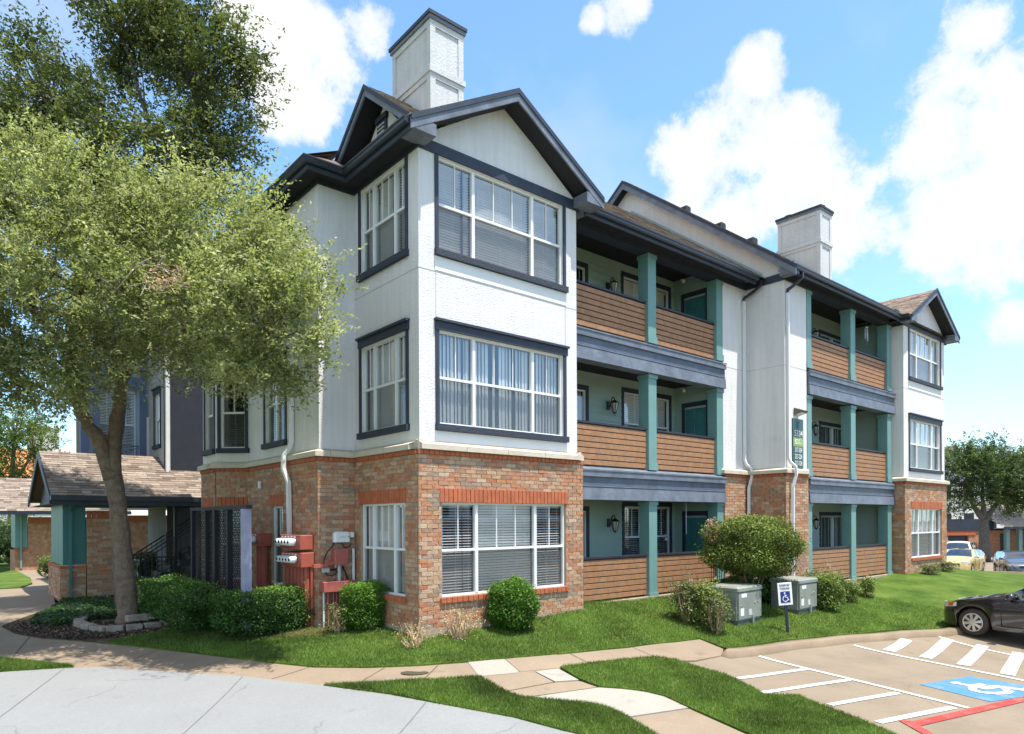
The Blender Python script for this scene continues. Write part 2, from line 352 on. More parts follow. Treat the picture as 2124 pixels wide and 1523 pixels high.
far = [(*at(2000,1200,41)[:2], -1.46), (*at(2040,1200,46)[:2], -1.45), (*at(2125,1200,41)[:2], -1.5), (*at(1985,1195,52)[:2], -1.4), (*at(2090,1200,34)[:2], -1.45), (22,8,-.1), (0,15,-.1), (10,12,-.05), (32,12,-1.0), (21,3,-.05), (-12,-14,-.8), (6,-14,-1.05), (20,-16,-1.2), (-16,0,-.45),
       (60,20,-1.5), (50,-20,-1.6), (0,45,-.1), (-25,30,-.3), (30,40,-.6), (70,70,-1.0), (-60,-60,-1), (80,-70,-1.5), (-90,60,-.5), (60,140,-1.0), (-60,140,-.5)]
cp = np.vstack([cp, np.array(far)])
def _phi(r2): return np.sqrt(r2 + .6)
_d2 = ((cp[:, None, :2] - cp[None, :, :2]) ** 2).sum(-1)
_A = np.zeros((len(cp) + 3,) * 2); _A[:len(cp), :len(cp)] = -_phi(_d2) + np.eye(len(cp)) * .10; _A[:len(cp), len(cp):] = np.c_[np.ones(len(cp)), cp[:, :2]]; _A[len(cp):, :len(cp)] = _A[:len(cp), len(cp):].T
_w = np.linalg.solve(_A, np.r_[cp[:, 2], 0, 0, 0])
def H(xy):
    xy = np.atleast_2d(np.asarray(xy, float)); q = np.clip(xy, -130, 160)
    d2 = ((q[:, None, :] - cp[None, :, :2]) ** 2).sum(-1)
    return np.clip(-_phi(d2) @ _w[:-3] + _w[-3] + q @ _w[-2:], -2.2, .3)
def h1(x, y): return float(H([(x, y)])[0])
def G(px, py, off=0.0):
    """the point of the terrain that is seen at a pixel of the photograph"""
    z = -.4
    for _ in range(25):
        p = onz(px, py, z); z = .5 * z + .5 * (h1(p[0], p[1]) + off)
    return p
def region(poly2, step, off, name, m, skirt=.12, kind='structure', parent=None, near=None):
    """a sheet over the terrain, filled inside a plan polygon, with a skirt round its edge"""
    P = [np.array(p[:2], float) for p in poly2]; dens = []
    for i, p in enumerate(P):
        q = P[(i + 1) % len(P)]; st_ = near[2] * 1.3 if near and np.linalg.norm((p + q) / 2 - np.array(near[0])) < near[1] * 1.25 else step; k = max(1, int(np.linalg.norm(q - p) / st_))
        dens += [p + (q - p) * j / k for j in range(k)]
    E = np.array(dens); n = len(E); lo, hi = E.min(0), E.max(0)
    gx, gy = np.meshgrid(np.arange(lo[0], hi[0], step), np.arange(lo[1], hi[1], step)); Q = np.c_[gx.ravel(), gy.ravel()]
    Q = Q[inside(Q, E)]
    if near:
        c, r, s2 = near; a = np.array(c); Q = Q[((Q - a) ** 2).sum(1) > r * r]
        gx, gy = np.meshgrid(np.arange(a[0] - r, a[0] + r, s2), np.arange(a[1] - r, a[1] + r, s2)); q2 = np.c_[gx.ravel(), gy.ravel()]; q2 = q2[(((q2 - a) ** 2).sum(1) < r * r)]; q2 = q2[inside(q2, E)]; Q = np.vstack([Q, q2])
    if len(Q):
        dm = np.full(len(Q), 1e9)
        for i in range(0, n): dm = np.minimum(dm, ((Q - E[i]) ** 2).sum(1))
        Q = Q[dm > ((near[2] if near else step) * .45) ** 2]
    vs, es, fs, *_ = delaunay_2d_cdt([Vector(p) for p in np.vstack([E, Q])], [(i, (i + 1) % n) for i in range(n)], [], 1, 1e-5)
    V = np.array([(v.x, v.y) for v in vs]); z = H(V) + off; F = [f for f in fs]
    ok = inside(np.array([V[list(f)].mean(0) for f in F]), E); F = [tuple(f) for f, o in zip(F, ok) if o]
    F = [f if np.cross(V[f[1]] - V[f[0]], V[f[2]] - V[f[0]]) > 0 else f[::-1] for f in F]
    verts = [(*p, zz) for p, zz in zip(V, z)]; b = len(verts); ez = H(E) + off
    verts += [(*p, zz) for p, zz in zip(E, ez)] + [(*p, zz - skirt) for p, zz in zip(E, ez)]
    F += [(b + i, b + n + i, b + n + (i + 1) % n, b + (i + 1) % n) for i in range(n)]
    me = bpy.data.meshes.new(name); me.from_pydata(verts, [], F); me.materials.append(m); me.update()
    o = link(name, me, parent); 
    if parent is None and kind: o['kind'] = kind
    return o
def inside(Q, E):
    x, y = Q[:, 0], Q[:, 1]; r = np.zeros(len(Q), bool); j = len(E) - 1
    for i in range(len(E)):
        xi, yi, xj, yj = *E[i][:2], *E[j][:2]
        c = ((yi > y) != (yj > y)) & (x < (xj - xi) * (y - yi) / (yj - yi + 1e-12) + xi); r ^= c; j = i
    return r
def conc_mat(name, col, lines=None, blot=.16, warm=None):
    m, q, b = new_mat(name); geo = q.n('ShaderNodeNewGeometry'); P = geo.outputs['Position']
    c = q.mix(1.0, (*col, 1), q.ramp(q.noise(P, 1.1, 6, .6), [(0.3, 1 - blot), (0.72, 1 + blot * .5)]), 'MULTIPLY')
    c = q.mix(1.0, c, q.ramp(q.noise(P, 140, 3, .8), [(0.3, .78), (0.7, 1.16)]), 'MULTIPLY')
    c = q.mix(1.0, c, q.ramp(q.noise(P, 22, 5, .7), [(0.3, .92), (0.7, 1.05)]), 'MULTIPLY')
    if warm: c = q.mix(q.ramp(q.noise(P, .55, 5, .65), [(0.52, 0.0), (0.74, .6)]), c, warm)
    c = q.mix(1.0, c, q.ramp(q.noise(P, 2.4, 3, .5), [(.66, 1.0), (.80, .80)]), 'MULTIPLY')
    # hairline cracks
    w = q.n('ShaderNodeVectorMath', operation='MULTIPLY_ADD'); w.inputs[1].default_value = (.35,) * 3
    nz = q.nt.nodes.new('ShaderNodeTexNoise'); nz.inputs['Scale'].default_value = 2.2; nz.inputs['Detail'].default_value = 5; q.l(P, nz.inputs['Vector'])
    q.l(nz.outputs['Color'], w.inputs[0]); q.l(P, w.inputs[2])
    vo = q.n('ShaderNodeTexVoronoi', feature='DISTANCE_TO_EDGE', i_Scale=.42); q.l(w.outputs[0], vo.inputs['Vector'])
    cr = q.m('MULTIPLY', q.ramp(vo.outputs['Distance'], [(0.0, 1.0), (0.006, 0.0)]), q.ramp(q.noise(P, .8, 2), [(0.5, 0.0), (0.62, .55)]))
    c = q.mix(cr, c, (col[0] * .35, col[1] * .32, col[2] * .3))
    q.l(c, b.inputs['Base Color']); b.inputs['Roughness'].default_value = .9; b.inputs['Specular IOR Level'].default_value = .2
    bp = q.n('ShaderNodeBump', i_Strength=.35, i_Distance=.01); q.l(q.noise(P, 120, 3, .7), bp.inputs['Height']); q.l(bp.outputs[0], b.inputs['Normal']); return m
M['walk'] = conc_mat('tan_concrete_walk', (.275, .212, .150), warm=(.25, .172, .11))
M['slabtan'] = conc_mat('tan_slab', (.285, .222, .158))
M['slabwhite'] = conc_mat('pale_new_slab', (.345, .315, .27), blot=.07)
M['drive'] = conc_mat('pale_grey_driveway', (.245, .247, .245), blot=.06)
M['lot'] = conc_mat('tan_parking_concrete', (.250, .200, .145), warm=(.225, .172, .122))
M['kerb'] = conc_mat('kerb_concrete', (.275, .208, .142), blot=.25)
def soil_mat(name, stops, scale=1.2):
    m, q, b = new_mat(name); geo = q.n('ShaderNodeNewGeometry'); P = geo.outputs['Position']
    c = q.ramp(q.m('MULTIPLY_ADD', q.noise(P, 38, 4, .8), .45, q.m('MULTIPLY', q.noise(P, scale, 5, .6), .62)), stops)
    q.l(c, b.inputs['Base Color']); b.inputs['Roughness'].default_value = .95; b.inputs['Specular IOR Level'].default_value = .1
    bp = q.n('ShaderNodeBump', i_Strength=.8, i_Distance=.03); q.l(q.noise(P, 70, 3, .8), bp.inputs['Height']); q.l(bp.outputs[0], b.inputs['Normal']); return m
M['turf'] = soil_mat('turf', [(.36, (.028, .062, .010)), (.50, (.070, .122, .019)), (.66, (.135, .185, .038))])
M['mulch'] = soil_mat('mulch', [(.36, (.025, .018, .014)), (.5, (.075, .052, .036)), (.66, (.17, .12, .085))], 9)
M['soil'] = soil_mat('bare_soil', [(.36, (.09, .06, .035)), (.55, (.20, .13, .075)), (.7, (.30, .20, .12))], 4)

M['drab'] = soil_mat('far_ground', [(.36, (.10, .095, .06)), (.52, (.15, .135, .09)), (.68, (.20, .175, .125))], .05)
# base ground sheet to the horizon
rad = [0, 3, 6, 9, 12, 15, 18, 22, 27, 33, 40, 50, 62, 78, 100, 130, 180, 260, 400, 700, 1200]
gv = [(0, 0)]; gf = []
c0 = np.array([2.0, 2.0]); NA = 96
for r in rad[1:]:
    gv += [(c0[0] + r * math.cos(2 * math.pi * k / NA), c0[1] + r * math.sin(2 * math.pi * k / NA)) for k in range(NA)]
gv[0] = tuple(c0)
for i in range(len(rad) - 1):
    for k in range(NA):
        j = (k + 1) % NA
        if i == 0: gf.append((0, 1 + k, 1 + j))
        else: a = 1 + (i - 1) * NA; gf.append((a + k, a + NA + k, a + NA + j, a + j))
gz = H(gv) - .10
me = bpy.data.meshes.new('ground'); me.from_pydata([(x, y, z) for (x, y), z in zip(gv, gz)], [], gf); me.materials.append(M['turf']); me.materials.append(M['drab'])
me.polygons.foreach_set('material_index', [1 if max(math.hypot(gv[i][0] - 2, gv[i][1] - 2) for i in f) > 45 else 0 for f in gf]); me.update()
link('ground', me, kind='structure')

px = lambda L: [G(*p)[:2] for p in L]
WALK_UP = [(85,1318),(175,1325),(290,1338),(400,1352),(560,1374),(650,1384),(760,1386),(865,1383),(960,1377),(1100,1366),(1200,1358),(1300,1349),(1400,1338),(1449,1332)]
WALK_LO = [(1439,1376),(1400,1376),(1357,1370),(1250,1379),(1159,1391),(993,1408),(900,1413),(800,1417),(665,1421),(500,1400),(300,1386),(200,1378),(150,1379),(90,1373),(0,1362)]
LOT_EDGE = [(1449,1332),(1499,1353),(1493,1366)]
region(px(WALK_UP + LOT_EDGE + WALK_LO) + px([(-260,1335),(-260,1290),(0,1292),(8,1296),(30,1308)]), .45, .02, 'sidewalk', M['walk'])
region(px([(-260,1291),(0,1293),(5,1288),(60,1268),(118,1250),(112,1242),(109,1223),(106,1182),(60,1168),(28,1172),(62,1190),(66,1204),(40,1212),(-260,1222)]), .5, .018, 'garden_path', M['walk'])
drv = px([(-260,1400),(0,1387),(130,1380),(200,1378),(300,1386),(500,1400),(665,1421),(800,1441),(900,1461),(1060,1492),(1160,1520)])
dl = drv[-1]; dirn = (drv[-1] - drv[-2]) / np.linalg.norm(drv[-1] - drv[-2])
drv += [dl + dirn * 1.2, dl + dirn * 2.4, np.array([-1.0, -14.0]), np.array([-12.0, -13.0]), np.array([-15.0, -3.0])]
region(drv, .5, .022, 'driveway', M['drive'])
lot = px([(1439,1377),(1493,1366),(1512,1371),(1571,1366),(1704,1348),(1831,1337),(1964,1329)])
e = lot[-1]; dd = (lot[-1] - lot[-3]) / np.linalg.norm(lot[-1] - lot[-3])
KERB_FAR = [e + dd * 1.5, e + dd * 3.5, e + dd * 6.5 + np.array([0, .1]), np.array([24.5, -5.6]), np.array([27.5, -2.0]), np.array([29.0, 4.0]), np.array([29.5, 14.0]), np.array([29.5, 40.0])]
lot_poly = lot + KERB_FAR + [np.array(p, float) for p in ((40, 44), (70, 20), (66, -30), (30, -34), (6, -22), (1.5, -15))] + \
    px([(1600,1600),(1536,1523),(1660,1523),(1818,1523),(1767,1501),(1678,1466),(1653,1455),(1580,1451),(1558,1437),(1526,1421),(1500,1408),(1450,1393),(1400,1377)])
lot_poly = [p for p in lot_poly if True]
# the lot wraps round the front lawn island; keep the island edge last
lot_poly2 = lot + KERB_FAR + [np.array(p, float) for p in ((40, 44), (70, 20), (66, -30), (30, -34), (6, -22), (0.8, -14))] + px([(2000,1640),(1900,1560),(1818,1523),(1767,1501),(1678,1466),(1653,1455),(1580,1451.5),(1558,1437),(1526,1421),(1500,1408),(1450,1394),(1400,1377)])
region(lot_poly2, 2.0, 0.0, 'parking_lot', M['lot'], near=((8.5, -7.0), 9.5, .2))
# stepping path of separate slabs
path = thing('slab_path', 'winding path of tan and pale concrete slabs between the two small lawns', 'path', tuple(G(1150, 1430)))
path['kind'] = 'structure'
pl = Vector(path.location)
def slab(pts, m, off):
    P = [G(*p) for p in pts]; n = len(P); mb = MB()
    mb.add([tuple(Vector((p[0], p[1], h1(p[0], p[1]) + off)) - pl) for p in P] + [tuple(Vector((p[0], p[1], h1(p[0], p[1]) + off - .1)) - pl) for p in P],
           [tuple(range(n))[::-1]] + [(i, (i + 1) % n, n + (i + 1) % n, n + i) for i in range(n)])
    mb.build('slab', m, path)
slab([(967,1375),(1043,1370.5),(1072,1396),(1070,1399),(990,1406)], M['slabwhite'], .028)
slab([(1046,1370.3),(1150,1361),(1204,1384),(1157,1390),(1076,1397)], M['slabtan'], .027)
slab([(994,1408),(1070,1400.5),(1106,1398),(1145,1419),(1045,1437)], M['slabtan'], .027)
slab([(1108,1397.5),(1155,1391.5),(1197,1415.5),(1148,1418.5)], M['slabwhite'], .03)
slab([(1047,1438.5),(1147,1420.5),(1200,1418),(1235,1430.5),(1086,1450)], M['slabtan'], .026)
slab([(1090,1452),(1238,1432),(1290,1436),(1327,1441),(1360,1447),(1378,1454),(1424,1476),(1303,1493),(1276,1482),(1250,1471),(1209,1464),(1130,1456)], M['slabwhite'], .03)
slab([(1305,1495),(1426,1478),(1495,1510),(1560,1540),(1640,1590),(1460,1610),(1400,1560),(1345,1524)], M['slabtan'], .027)
# lawns
INNER = [np.array(p, float) for p in ((29.0, 40), (22.5, 30), (22.5, 2), (12.3, 2.2), (4, 2.5), (0.6, 2.6), (-.4, 2.9))]
kin = px([(1507,1353),(1672,1333),(1831,1318.5),(1964,1312.5)])
off_in = lambda L: [p for p in L]
lawn_main = px([(215,1330),(290,1338),(400,1352),(560,1374),(650,1384),(760,1386),(865,1383),(960,1377),(1100,1366),(1200,1358),(1300,1349),(1400,1338),(1449,1332),(1499,1352)]) + kin + \
    [KERB_FAR[0] + np.array([-.02, .28]), KERB_FAR[1] + np.array([-.02, .3]), KERB_FAR[2] + np.array([-.05, .3]), np.array([24.2, -5.3]), np.array([27.2, -1.9]), np.array([28.7, 4.0]), np.array([29.2, 14.0])] + INNER + px([(470,1262),(420,1282),(340,1305),(270,1318)])
L1 = region(lawn_main, .8, .045, 'lawn', M['turf'], near=((6.0, -1.5), 8.5, .24))
strip = px([(668,1422),(800,1418.5),(900,1414.5),(993,1409),(1044,1440),(1074,1452),(1130,1458),(1209,1465.5),(1250,1473),(1278,1486),(1340,1523),(1395,1562),(1440,1610)]) + [dl + dirn * 1.2, dl, ] + px([(1060,1492),(900,1461),(800,1441)])
L2 = region(strip, .5, .045, 'lawn', M['turf'])
island = px([(1159,1390),(1250,1379),(1357,1370),(1400,1377),(1450,1394),(1500,1408),(1526,1421),(1558,1437),(1580,1451.5),(1653,1455),(1678,1466),(1767,1501),(1818,1523),(1900,1560),(1760,1620),(1640,1588),(1560,1538),(1495,1509),(1426,1477),(1377,1453),(1327,1440),(1238,1430.5),(1199,1415)])
L3 = region(island, .5, .05, 'lawn', M['turf'])
L4 = region(px([(-260,1345),(0,1362),(90,1373),(150,1379),(130,1380),(0,1387),(-260,1400)]), .5, .045, 'lawn', M['turf'])
L5 = region(px([(-260,1165),(0,1180),(30,1174),(60,1190),(66,1202),(40,1211),(0,1213),(-260,1222)]), .8, .04, 'lawn', M['turf'])
region(px([(8,1296),(30,1308),(85,1318),(175,1325),(215,1330),(270,1318),(340,1305),(420,1282),(470,1262),(430,1248),(300,1262),(180,1272),(60,1274)]), .5, .03, 'mulch_bed', M['mulch'])
region(px([(60,1275),(120,1251),(126,1241),(245,1236),(400,1238),(470,1258),(430,1262),(300,1270),(190,1278),(110,1290)]), .5, .04, 'ivy_bed', M['soil'])
region([np.array(p, float) for p in ((-.9, 2.3), (-.9, 6.2), (-1.6, 8), (-3.0, 9.5), (-2.9, 4.6), (-2.3, 2.9), (-1.3, 1.9), (-.3, 1.2), (0, 1.0), (0, 2.0))], .5, .052, 'planting_soil', M['soil'])
# kerb: a rounded concrete edge, step of 0.15 m
kp = px([(1493,1366)]) + lot[2:] + KERB_FAR
kin2 = []
mb = MB()
def smoothpath(P, k=3):
    P = [np.array(p, float) for p in P]
    for _ in range(k):
        Q = [P[0]]
        for a, b in zip(P[:-1], P[1:]): Q += [.75 * a + .25 * b, .25 * a + .75 * b]
        P = Q + [P[-1]]
    return P
kp = smoothpath(kp, 2)
prof = [(.02, -.12), (.0, .0), (-.03, .12), (-.07, .145), (-.22, .15), (-.24, -.1)]
pts = []; n = len(prof)
for i, p in enumerate(kp):
    t = kp[min(i + 1, len(kp) - 1)] - kp[max(i - 1, 0)]; t /= np.linalg.norm(t); nm = np.array([t[1], -t[0]]); z = h1(*p)
    fade = min(1, .25 + i * .22)
    for o, dz in prof: q = p + nm * o; pts.append((q[0], q[1], z + (dz * fade if dz > 0 else dz)))
fs = [(i * n + k, (i + 1) * n + k, (i + 1) * n + k + 1, i * n + k + 1) for i in range(len(kp) - 1) for k in range(n - 1)] + [tuple(range(n))]
mb.add(pts, fs); mb.smooth = True
mb.build('kerb', M['kerb'], kind='structure')
for a, b in (((795,1386),(738,1419)),((905,1382),(874,1413)),((1180,1360),(1219,1381)),((640,1383),(560,1407)),((470,1363),(382,1393)),((330,1343),(218,1379)),((1310,1348),(1356,1369)),((60,1313),(20,1361))):
    A_, B_ = G(*a), G(*b); d_ = (B_ - A_)[:2]; k_ = 14; jm = MB(); nn_ = np.array([-d_[1], d_[0]]) / np.linalg.norm(d_) * .006
    for i in range(k_ + 1):
        q = A_[:2] + d_ * i / k_
        for sg_ in (1, -1): p_ = q + nn_ * sg_; jm.v.append((p_[0], p_[1], h1(*q) + .0275))
    jm.f = [(2 * i, 2 * i + 1, 2 * i + 3, 2 * i + 2) for i in range(k_)]; jm.m = [0] * k_
    if 'walk_joint' not in M: M['walk_joint'] = mat('walk_joint', (.10, .075, .05), .95)
    jm.build('sidewalk_joint', M['walk_joint'], kind='structure')
# painted markings (flat paint, each about 4 mm above the surface below)
def paint_mat(name, col, wear=.25):
    m, q, b = new_mat(name); geo = q.n('ShaderNodeNewGeometry'); P = geo.outputs['Position']
    w = q.ramp(q.m('MULTIPLY_ADD', q.noise(P, 45, 4, .7), .5, q.m('MULTIPLY', q.noise(P, 3, 4), .5)), [(.50, 0.0), (.66, wear)])
    c = q.mix(w, (*col, 1), (.34, .27, .2)); q.l(c, b.inputs['Base Color']); b.inputs['Roughness'].default_value = .75; return m
M['pwhite'] = paint_mat('white_road_paint', (.66, .65, .63), .62); M['pred'] = paint_mat('red_road_paint', (.37, .032, .024), .5); M['pblue'] = paint_mat('blue_road_paint', (.058, .19, .33), .7)
def strip_mark(name, a, b, w, m, off=.011, w2=None):
    A, B = np.array(a[:2], float), np.array(b[:2], float); k = max(2, int(np.linalg.norm(B - A) / .2)); t = (B - A) / np.linalg.norm(B - A); nn = np.array([-t[1], t[0]]); mb = MB()
    for i in range(k + 1):
        p = A + (B - A) * i / k
        for sgn in (1, -1): q = p + nn * sgn * w / 2; mb.v.append((q[0], q[1], h1(*q) + off))
    mb.f = [(2 * i, 2 * i + 1, 2 * i + 3, 2 * i + 2) for i in range(k)]; mb.m = [0] * k
    return mb.build(name, m, kind='structure')
zz3 = lambda x, y: G(1450 + x / 3.151, 1250 + y / 3.151)
LW = .105
for a, b, w in [((385,368),(1752,722),LW),((1005,302),(2200,563),LW),((1560,252),(2300,430),LW),
             ((245,513),(690,457),LW),((400,608),(970,530),LW),((845,692),(1290,618),LW),((1160,810),(1650,716),LW*1.1),
             ((1232,342),(1348,268),LW*2.2),((1470,390),(1622,268),LW*2.2),((1718,440),(1846,312),LW*2.2),((2005,505),(2082,362),LW*2.2)]:
    strip_mark('white_line', zz3(*a), zz3(*b), w, M['pwhite'])
strip_mark('red_line', zz3(1385,826), zz3(2400,598), .16, M['pred'], .0115)
strip_mark('red_line', zz3(1330,800), zz3(1700,1010), .16, M['pred'], .012)
def flat_poly(name, pts, m, off, kind='structure', parent=None):
    mb = MB(); mb.poly([(p[0], p[1], h1(p[0], p[1]) + off) for p in pts][::1]); o = mb.build(name, m, parent)
    if kind: o['kind'] = kind
    if o.data.polygons[0].normal.z < 0: o.data.flip_normals()
    return o
bl = [zz3(*p) for p in ((1430,563),(1755,512),(2330,610),(1895,682))]
def grid_mark(name, q, m, off, n=14):
    a, b, c, d = [np.array(p[:2]) for p in q]; mb = MB(); I = [(i / n, j / n) for j in range(n + 1) for i in range(n + 1)]
    P = [(1 - u) * (1 - v) * a + u * (1 - v) * b + u * v * c + (1 - u) * v * d for u, v in I]; Z = H(P) + off
    mb.add([(p[0], p[1], z) for p, z in zip(P, Z)], [(j * (n + 1) + i, j * (n + 1) + i + 1, (j + 1) * (n + 1) + i + 1, (j + 1) * (n + 1) + i) for j in range(n) for i in range(n)])
    return mb.build(name, m, kind='structure')
grid_mark('blue_marking', bl, M['pblue'], .007)
def uvb(u, v): a, b, c, d = [np.array(p[:2]) for p in bl]; return (1 - u) * (1 - v) * a + u * (1 - v) * b + u * v * c + (1 - u) * v * d
# wheelchair symbol laid out in the square's own plane (u across, v along)
def sym_strip(P, w, closed=False):
    L = [uvb(1 - p[0], p[1]) for p in P]
    for a, b in zip(L[:-1], L[1:]):
        d = (b - a) / np.linalg.norm(b - a); strip_mark('white_symbol', a - d * w * .25, b + d * w * .25, w, M['pwhite'], .014 + random.random() * .003)
hd = [uvb(.45 + .07 * math.cos(k * .63), .17 + .05 * math.sin(k * .63)) for k in range(10)]
flat_poly('white_symbol', hd, M['pwhite'], .016)
sym_strip([(.55,.24),(.53,.52),(.33,.54),(.27,.80),(.17,.81)], .13)
sym_strip([(.54,.38),(.36,.39)], .11)
sym_strip([(.62,.44),(.72,.53),(.73,.65),(.66,.76),(.54,.80),(.43,.76),(.38,.67)], .12)
for a, b in (((130,1381),(-60,1523)),((500,1401),(330,1560)),((880,1458),(760,1590))):
    A_, B_ = G(*a), G(*b); strip_mark('driveway_joint', A_, B_, .012, mat('drive_joint', (.15, .15, .148), .95) if 'drive_joint' not in bpy.data.materials else bpy.data.materials['drive_joint'], .027)
# drain lid in the sidewalk
dp = G(857, 1397); mb = MB()
k = 14; mb.slab([(dp[0] + .21 * math.cos(2*math.pi*i/k) * CS + .13 * math.sin(2*math.pi*i/k) * SN, dp[1] - .21 * math.cos(2*math.pi*i/k) * SN + .13 * math.sin(2*math.pi*i/k) * CS) for i in range(k)], h1(*dp[:2]) + .0, h1(*dp[:2]) + .027)
tag(mb.build('drain_cover', mat('rusty_lid', (.075, .065, .035), .9, .4, 30, .8, 60)), 'small dark oval drain cover set into the tan sidewalk', 'drain cover')
# lawn blades
def blades(poly, n, hgt, name, dmax=22):
    E = np.array([p[:2] for p in poly]); lo, hi = E.min(0), E.max(0); out = []
    tot = 0
    while tot < n:
        Q = RNG.uniform(lo, hi, (n * 2, 2)); Q = Q[inside(Q, E)]; d = np.linalg.norm(Q - CAM[:2], axis=1)
        a = (Q - CAM[:2]); fx = a @ np.array([CS, -SN]); fy = a @ np.array([SN, CS]); vis = (fy > 1) & (np.abs(fx / fy) < .80)
        Q = Q[vis & (RNG.random(len(Q)) < np.clip(9.0 / np.maximum(d, 1), 0, 1) ** 1.3) & (d < dmax)]
        if len(Q) == 0: break
        out.append(Q); tot += len(Q)
    Q = np.vstack(out)[:n]; n = len(Q); z = np.concatenate([H(c) for c in np.array_split(Q, max(1, n // 20000))]) + .045
    ang = RNG.uniform(0, 2 * np.pi, n); w = RNG.uniform(.005, .010, n) * .9; hh = hgt * RNG.uniform(.5, 1.25, n); lean = RNG.normal(0, .5, (n, 2)) * hh[:, None]
    dx, dy = np.cos(ang) * w, np.sin(ang) * w
    V = np.stack([np.c_[Q[:, 0] - dx, Q[:, 1] - dy, z - .01], np.c_[Q[:, 0] + dx, Q[:, 1] + dy, z - .01], np.c_[Q + lean, z + hh]], 1).reshape(-1, 3)
    o = link(name, np_mesh(name, V, np.arange(3 * n).reshape(-1, 3), M['grass'], np.where(RNG.random(n) < .035, RNG.uniform(.9, 1, n), RNG.beta(2, 2.2, n))), kind='stuff'); return o
blades(strip, 45000, .045, 'grass'); blades(island, 60000, .045, 'grass'); blades(lawn_main, 190000, .045, 'grass'); blades(px([(-10,1362),(0,1362),(90,1373),(150,1379),(130,1380),(0,1387),(-10,1388)]), 9000, .05, 'grass')
# ------------------------------------------------------------------ the apartment building
apt = thing('apartment_building', 'three storey white stucco and brick apartment building with brown slatted balconies', 'building')
F3, F2, F1 = 6.09, 3.05, 0.0
ZB, ZW, ZF = 3.03, 3.262, 8.26     # top of brick, bottom and top of stucco
def wall(mb, x0, x1, z0, z1, ops=(), rev=.12, m=0, y=0.0):
    xs = sorted({x0, x1, *[o[0] for o in ops], *[o[1] for o in ops]}); zs = sorted({z0, z1, *[o[2] for o in ops], *[o[3] for o in ops]})
    for a, b in zip(xs[:-1], xs[1:]):
        for c, d in zip(zs[:-1], zs[1:]):
            if any(o[0] <= (a + b) / 2 <= o[1] and o[2] <= (c + d) / 2 <= o[3] for o in ops): continue
            mb.quad((a, y, c), (b, y, c), (b, y, d), (a, y, d), m)
    for a, b, c, d in [o[:4] for o in ops]:
        mb.quad((a, y, c), (a, y, d), (a, y + rev, d), (a, y + rev, c), m); mb.quad((b, y, d), (b, y, c), (b, y + rev, c), (b, y + rev, d), m)
        mb.quad((a, y, d), (b, y, d), (b, y + rev, d), (a, y + rev, d), m); mb.quad((b, y, c), (a, y, c), (a, y + rev, c), (b, y + rev, c), m)
class Stuff: pass
bk = MB()                          # bricks past the first 300
brick_cache = {}
brick_count = [0]
def bricks(fr, ang, org, x0, x1, z0, z1, ops=(), y=-.015, single=False, L=.235, Hc=.0752, seed=0, parent=None):
    rg = random.Random(seed); n = int(round((z1 - z0) / Hc)); hc = (z1 - z0) / n
    for r in range(n):
        za = z0 + r * hc; zc = za + hc / 2; iv = [(x0, x1)]
        for o in ops:
            if o[2] < zc < o[3]:
                nv = []
                for a, b in iv:
                    if o[1] <= a or o[0] >= b: nv.append((a, b)); continue
                    if o[0] > a + .03: nv.append((a, o[0]))
                    if o[1] < b - .03: nv.append((o[1], b))
                iv = nv
        for a, b in iv:
            x = math.floor(a / L) * L - (L / 2 if r % 2 else 0)
            while x < b:
                p, q = max(x, a), min(x + L, b); x += L
                if q - p < .035: continue
                wgt = list(BRW)
                if math.sin(p * 1.7 + r * .35 + seed) > .55: wgt[4] *= 2.0; wgt[5] *= 1.8
                if math.sin(p * 1.1 - r * .22 + 2 + seed) > .5: wgt[2] *= 2; wgt[6] *= 2
                c = rg.choices(range(8), wgt)[0]; dp = rg.uniform(-.004, .004)
                if single and brick_count[0] < 300:
                    brick_count[0] += 1; key = (round(q - p, 2), c)
                    if key not in brick_cache:
                        mb = MB(); w = key[0] - .010; mb.bbox(0, w, 0, .05, 0, hc - .009, .003); brick_cache[key] = mb.mesh('brick', BRM[c])
                    pos = fr(p + .005, y + dp, za + .005); link('brick', brick_cache[key], parent or apt, pos, ang)
                else:
                    bk.fr = fr; bk.box(p + .005, q - .005, y + dp, y + .05, za + .005, za + hc - .004, c); bk.fr = ID
rb = MB()
def soldier(fr, x0, x1, z0, z1, n, y=-.035, single=False, ang=0, m=0, name='soldier_brick'):
    w = (x1 - x0) / n
    if single:
        mb = MB(); mb.bbox(0, w - .011, 0, .05, 0, z1 - z0 - .008, .003); me = mb.mesh(name, M['redbrick'])
    for i in range(n):
        dp = random.uniform(-.003, .003)
        if single: link(name, me, apt, fr(x0 + i * w + .005, y + dp, z0 + .004), ang)
        else: rb.fr = fr; rb.box(x0 + i * w + .005, x0 + (i + 1) * w - .005, y + dp, y + .045, z0 + .004, z1 - .004); rb.fr = ID
    mm = MB(fr); mm.box(x0, x1, y + .012, y + .05, z0, z1); return mm

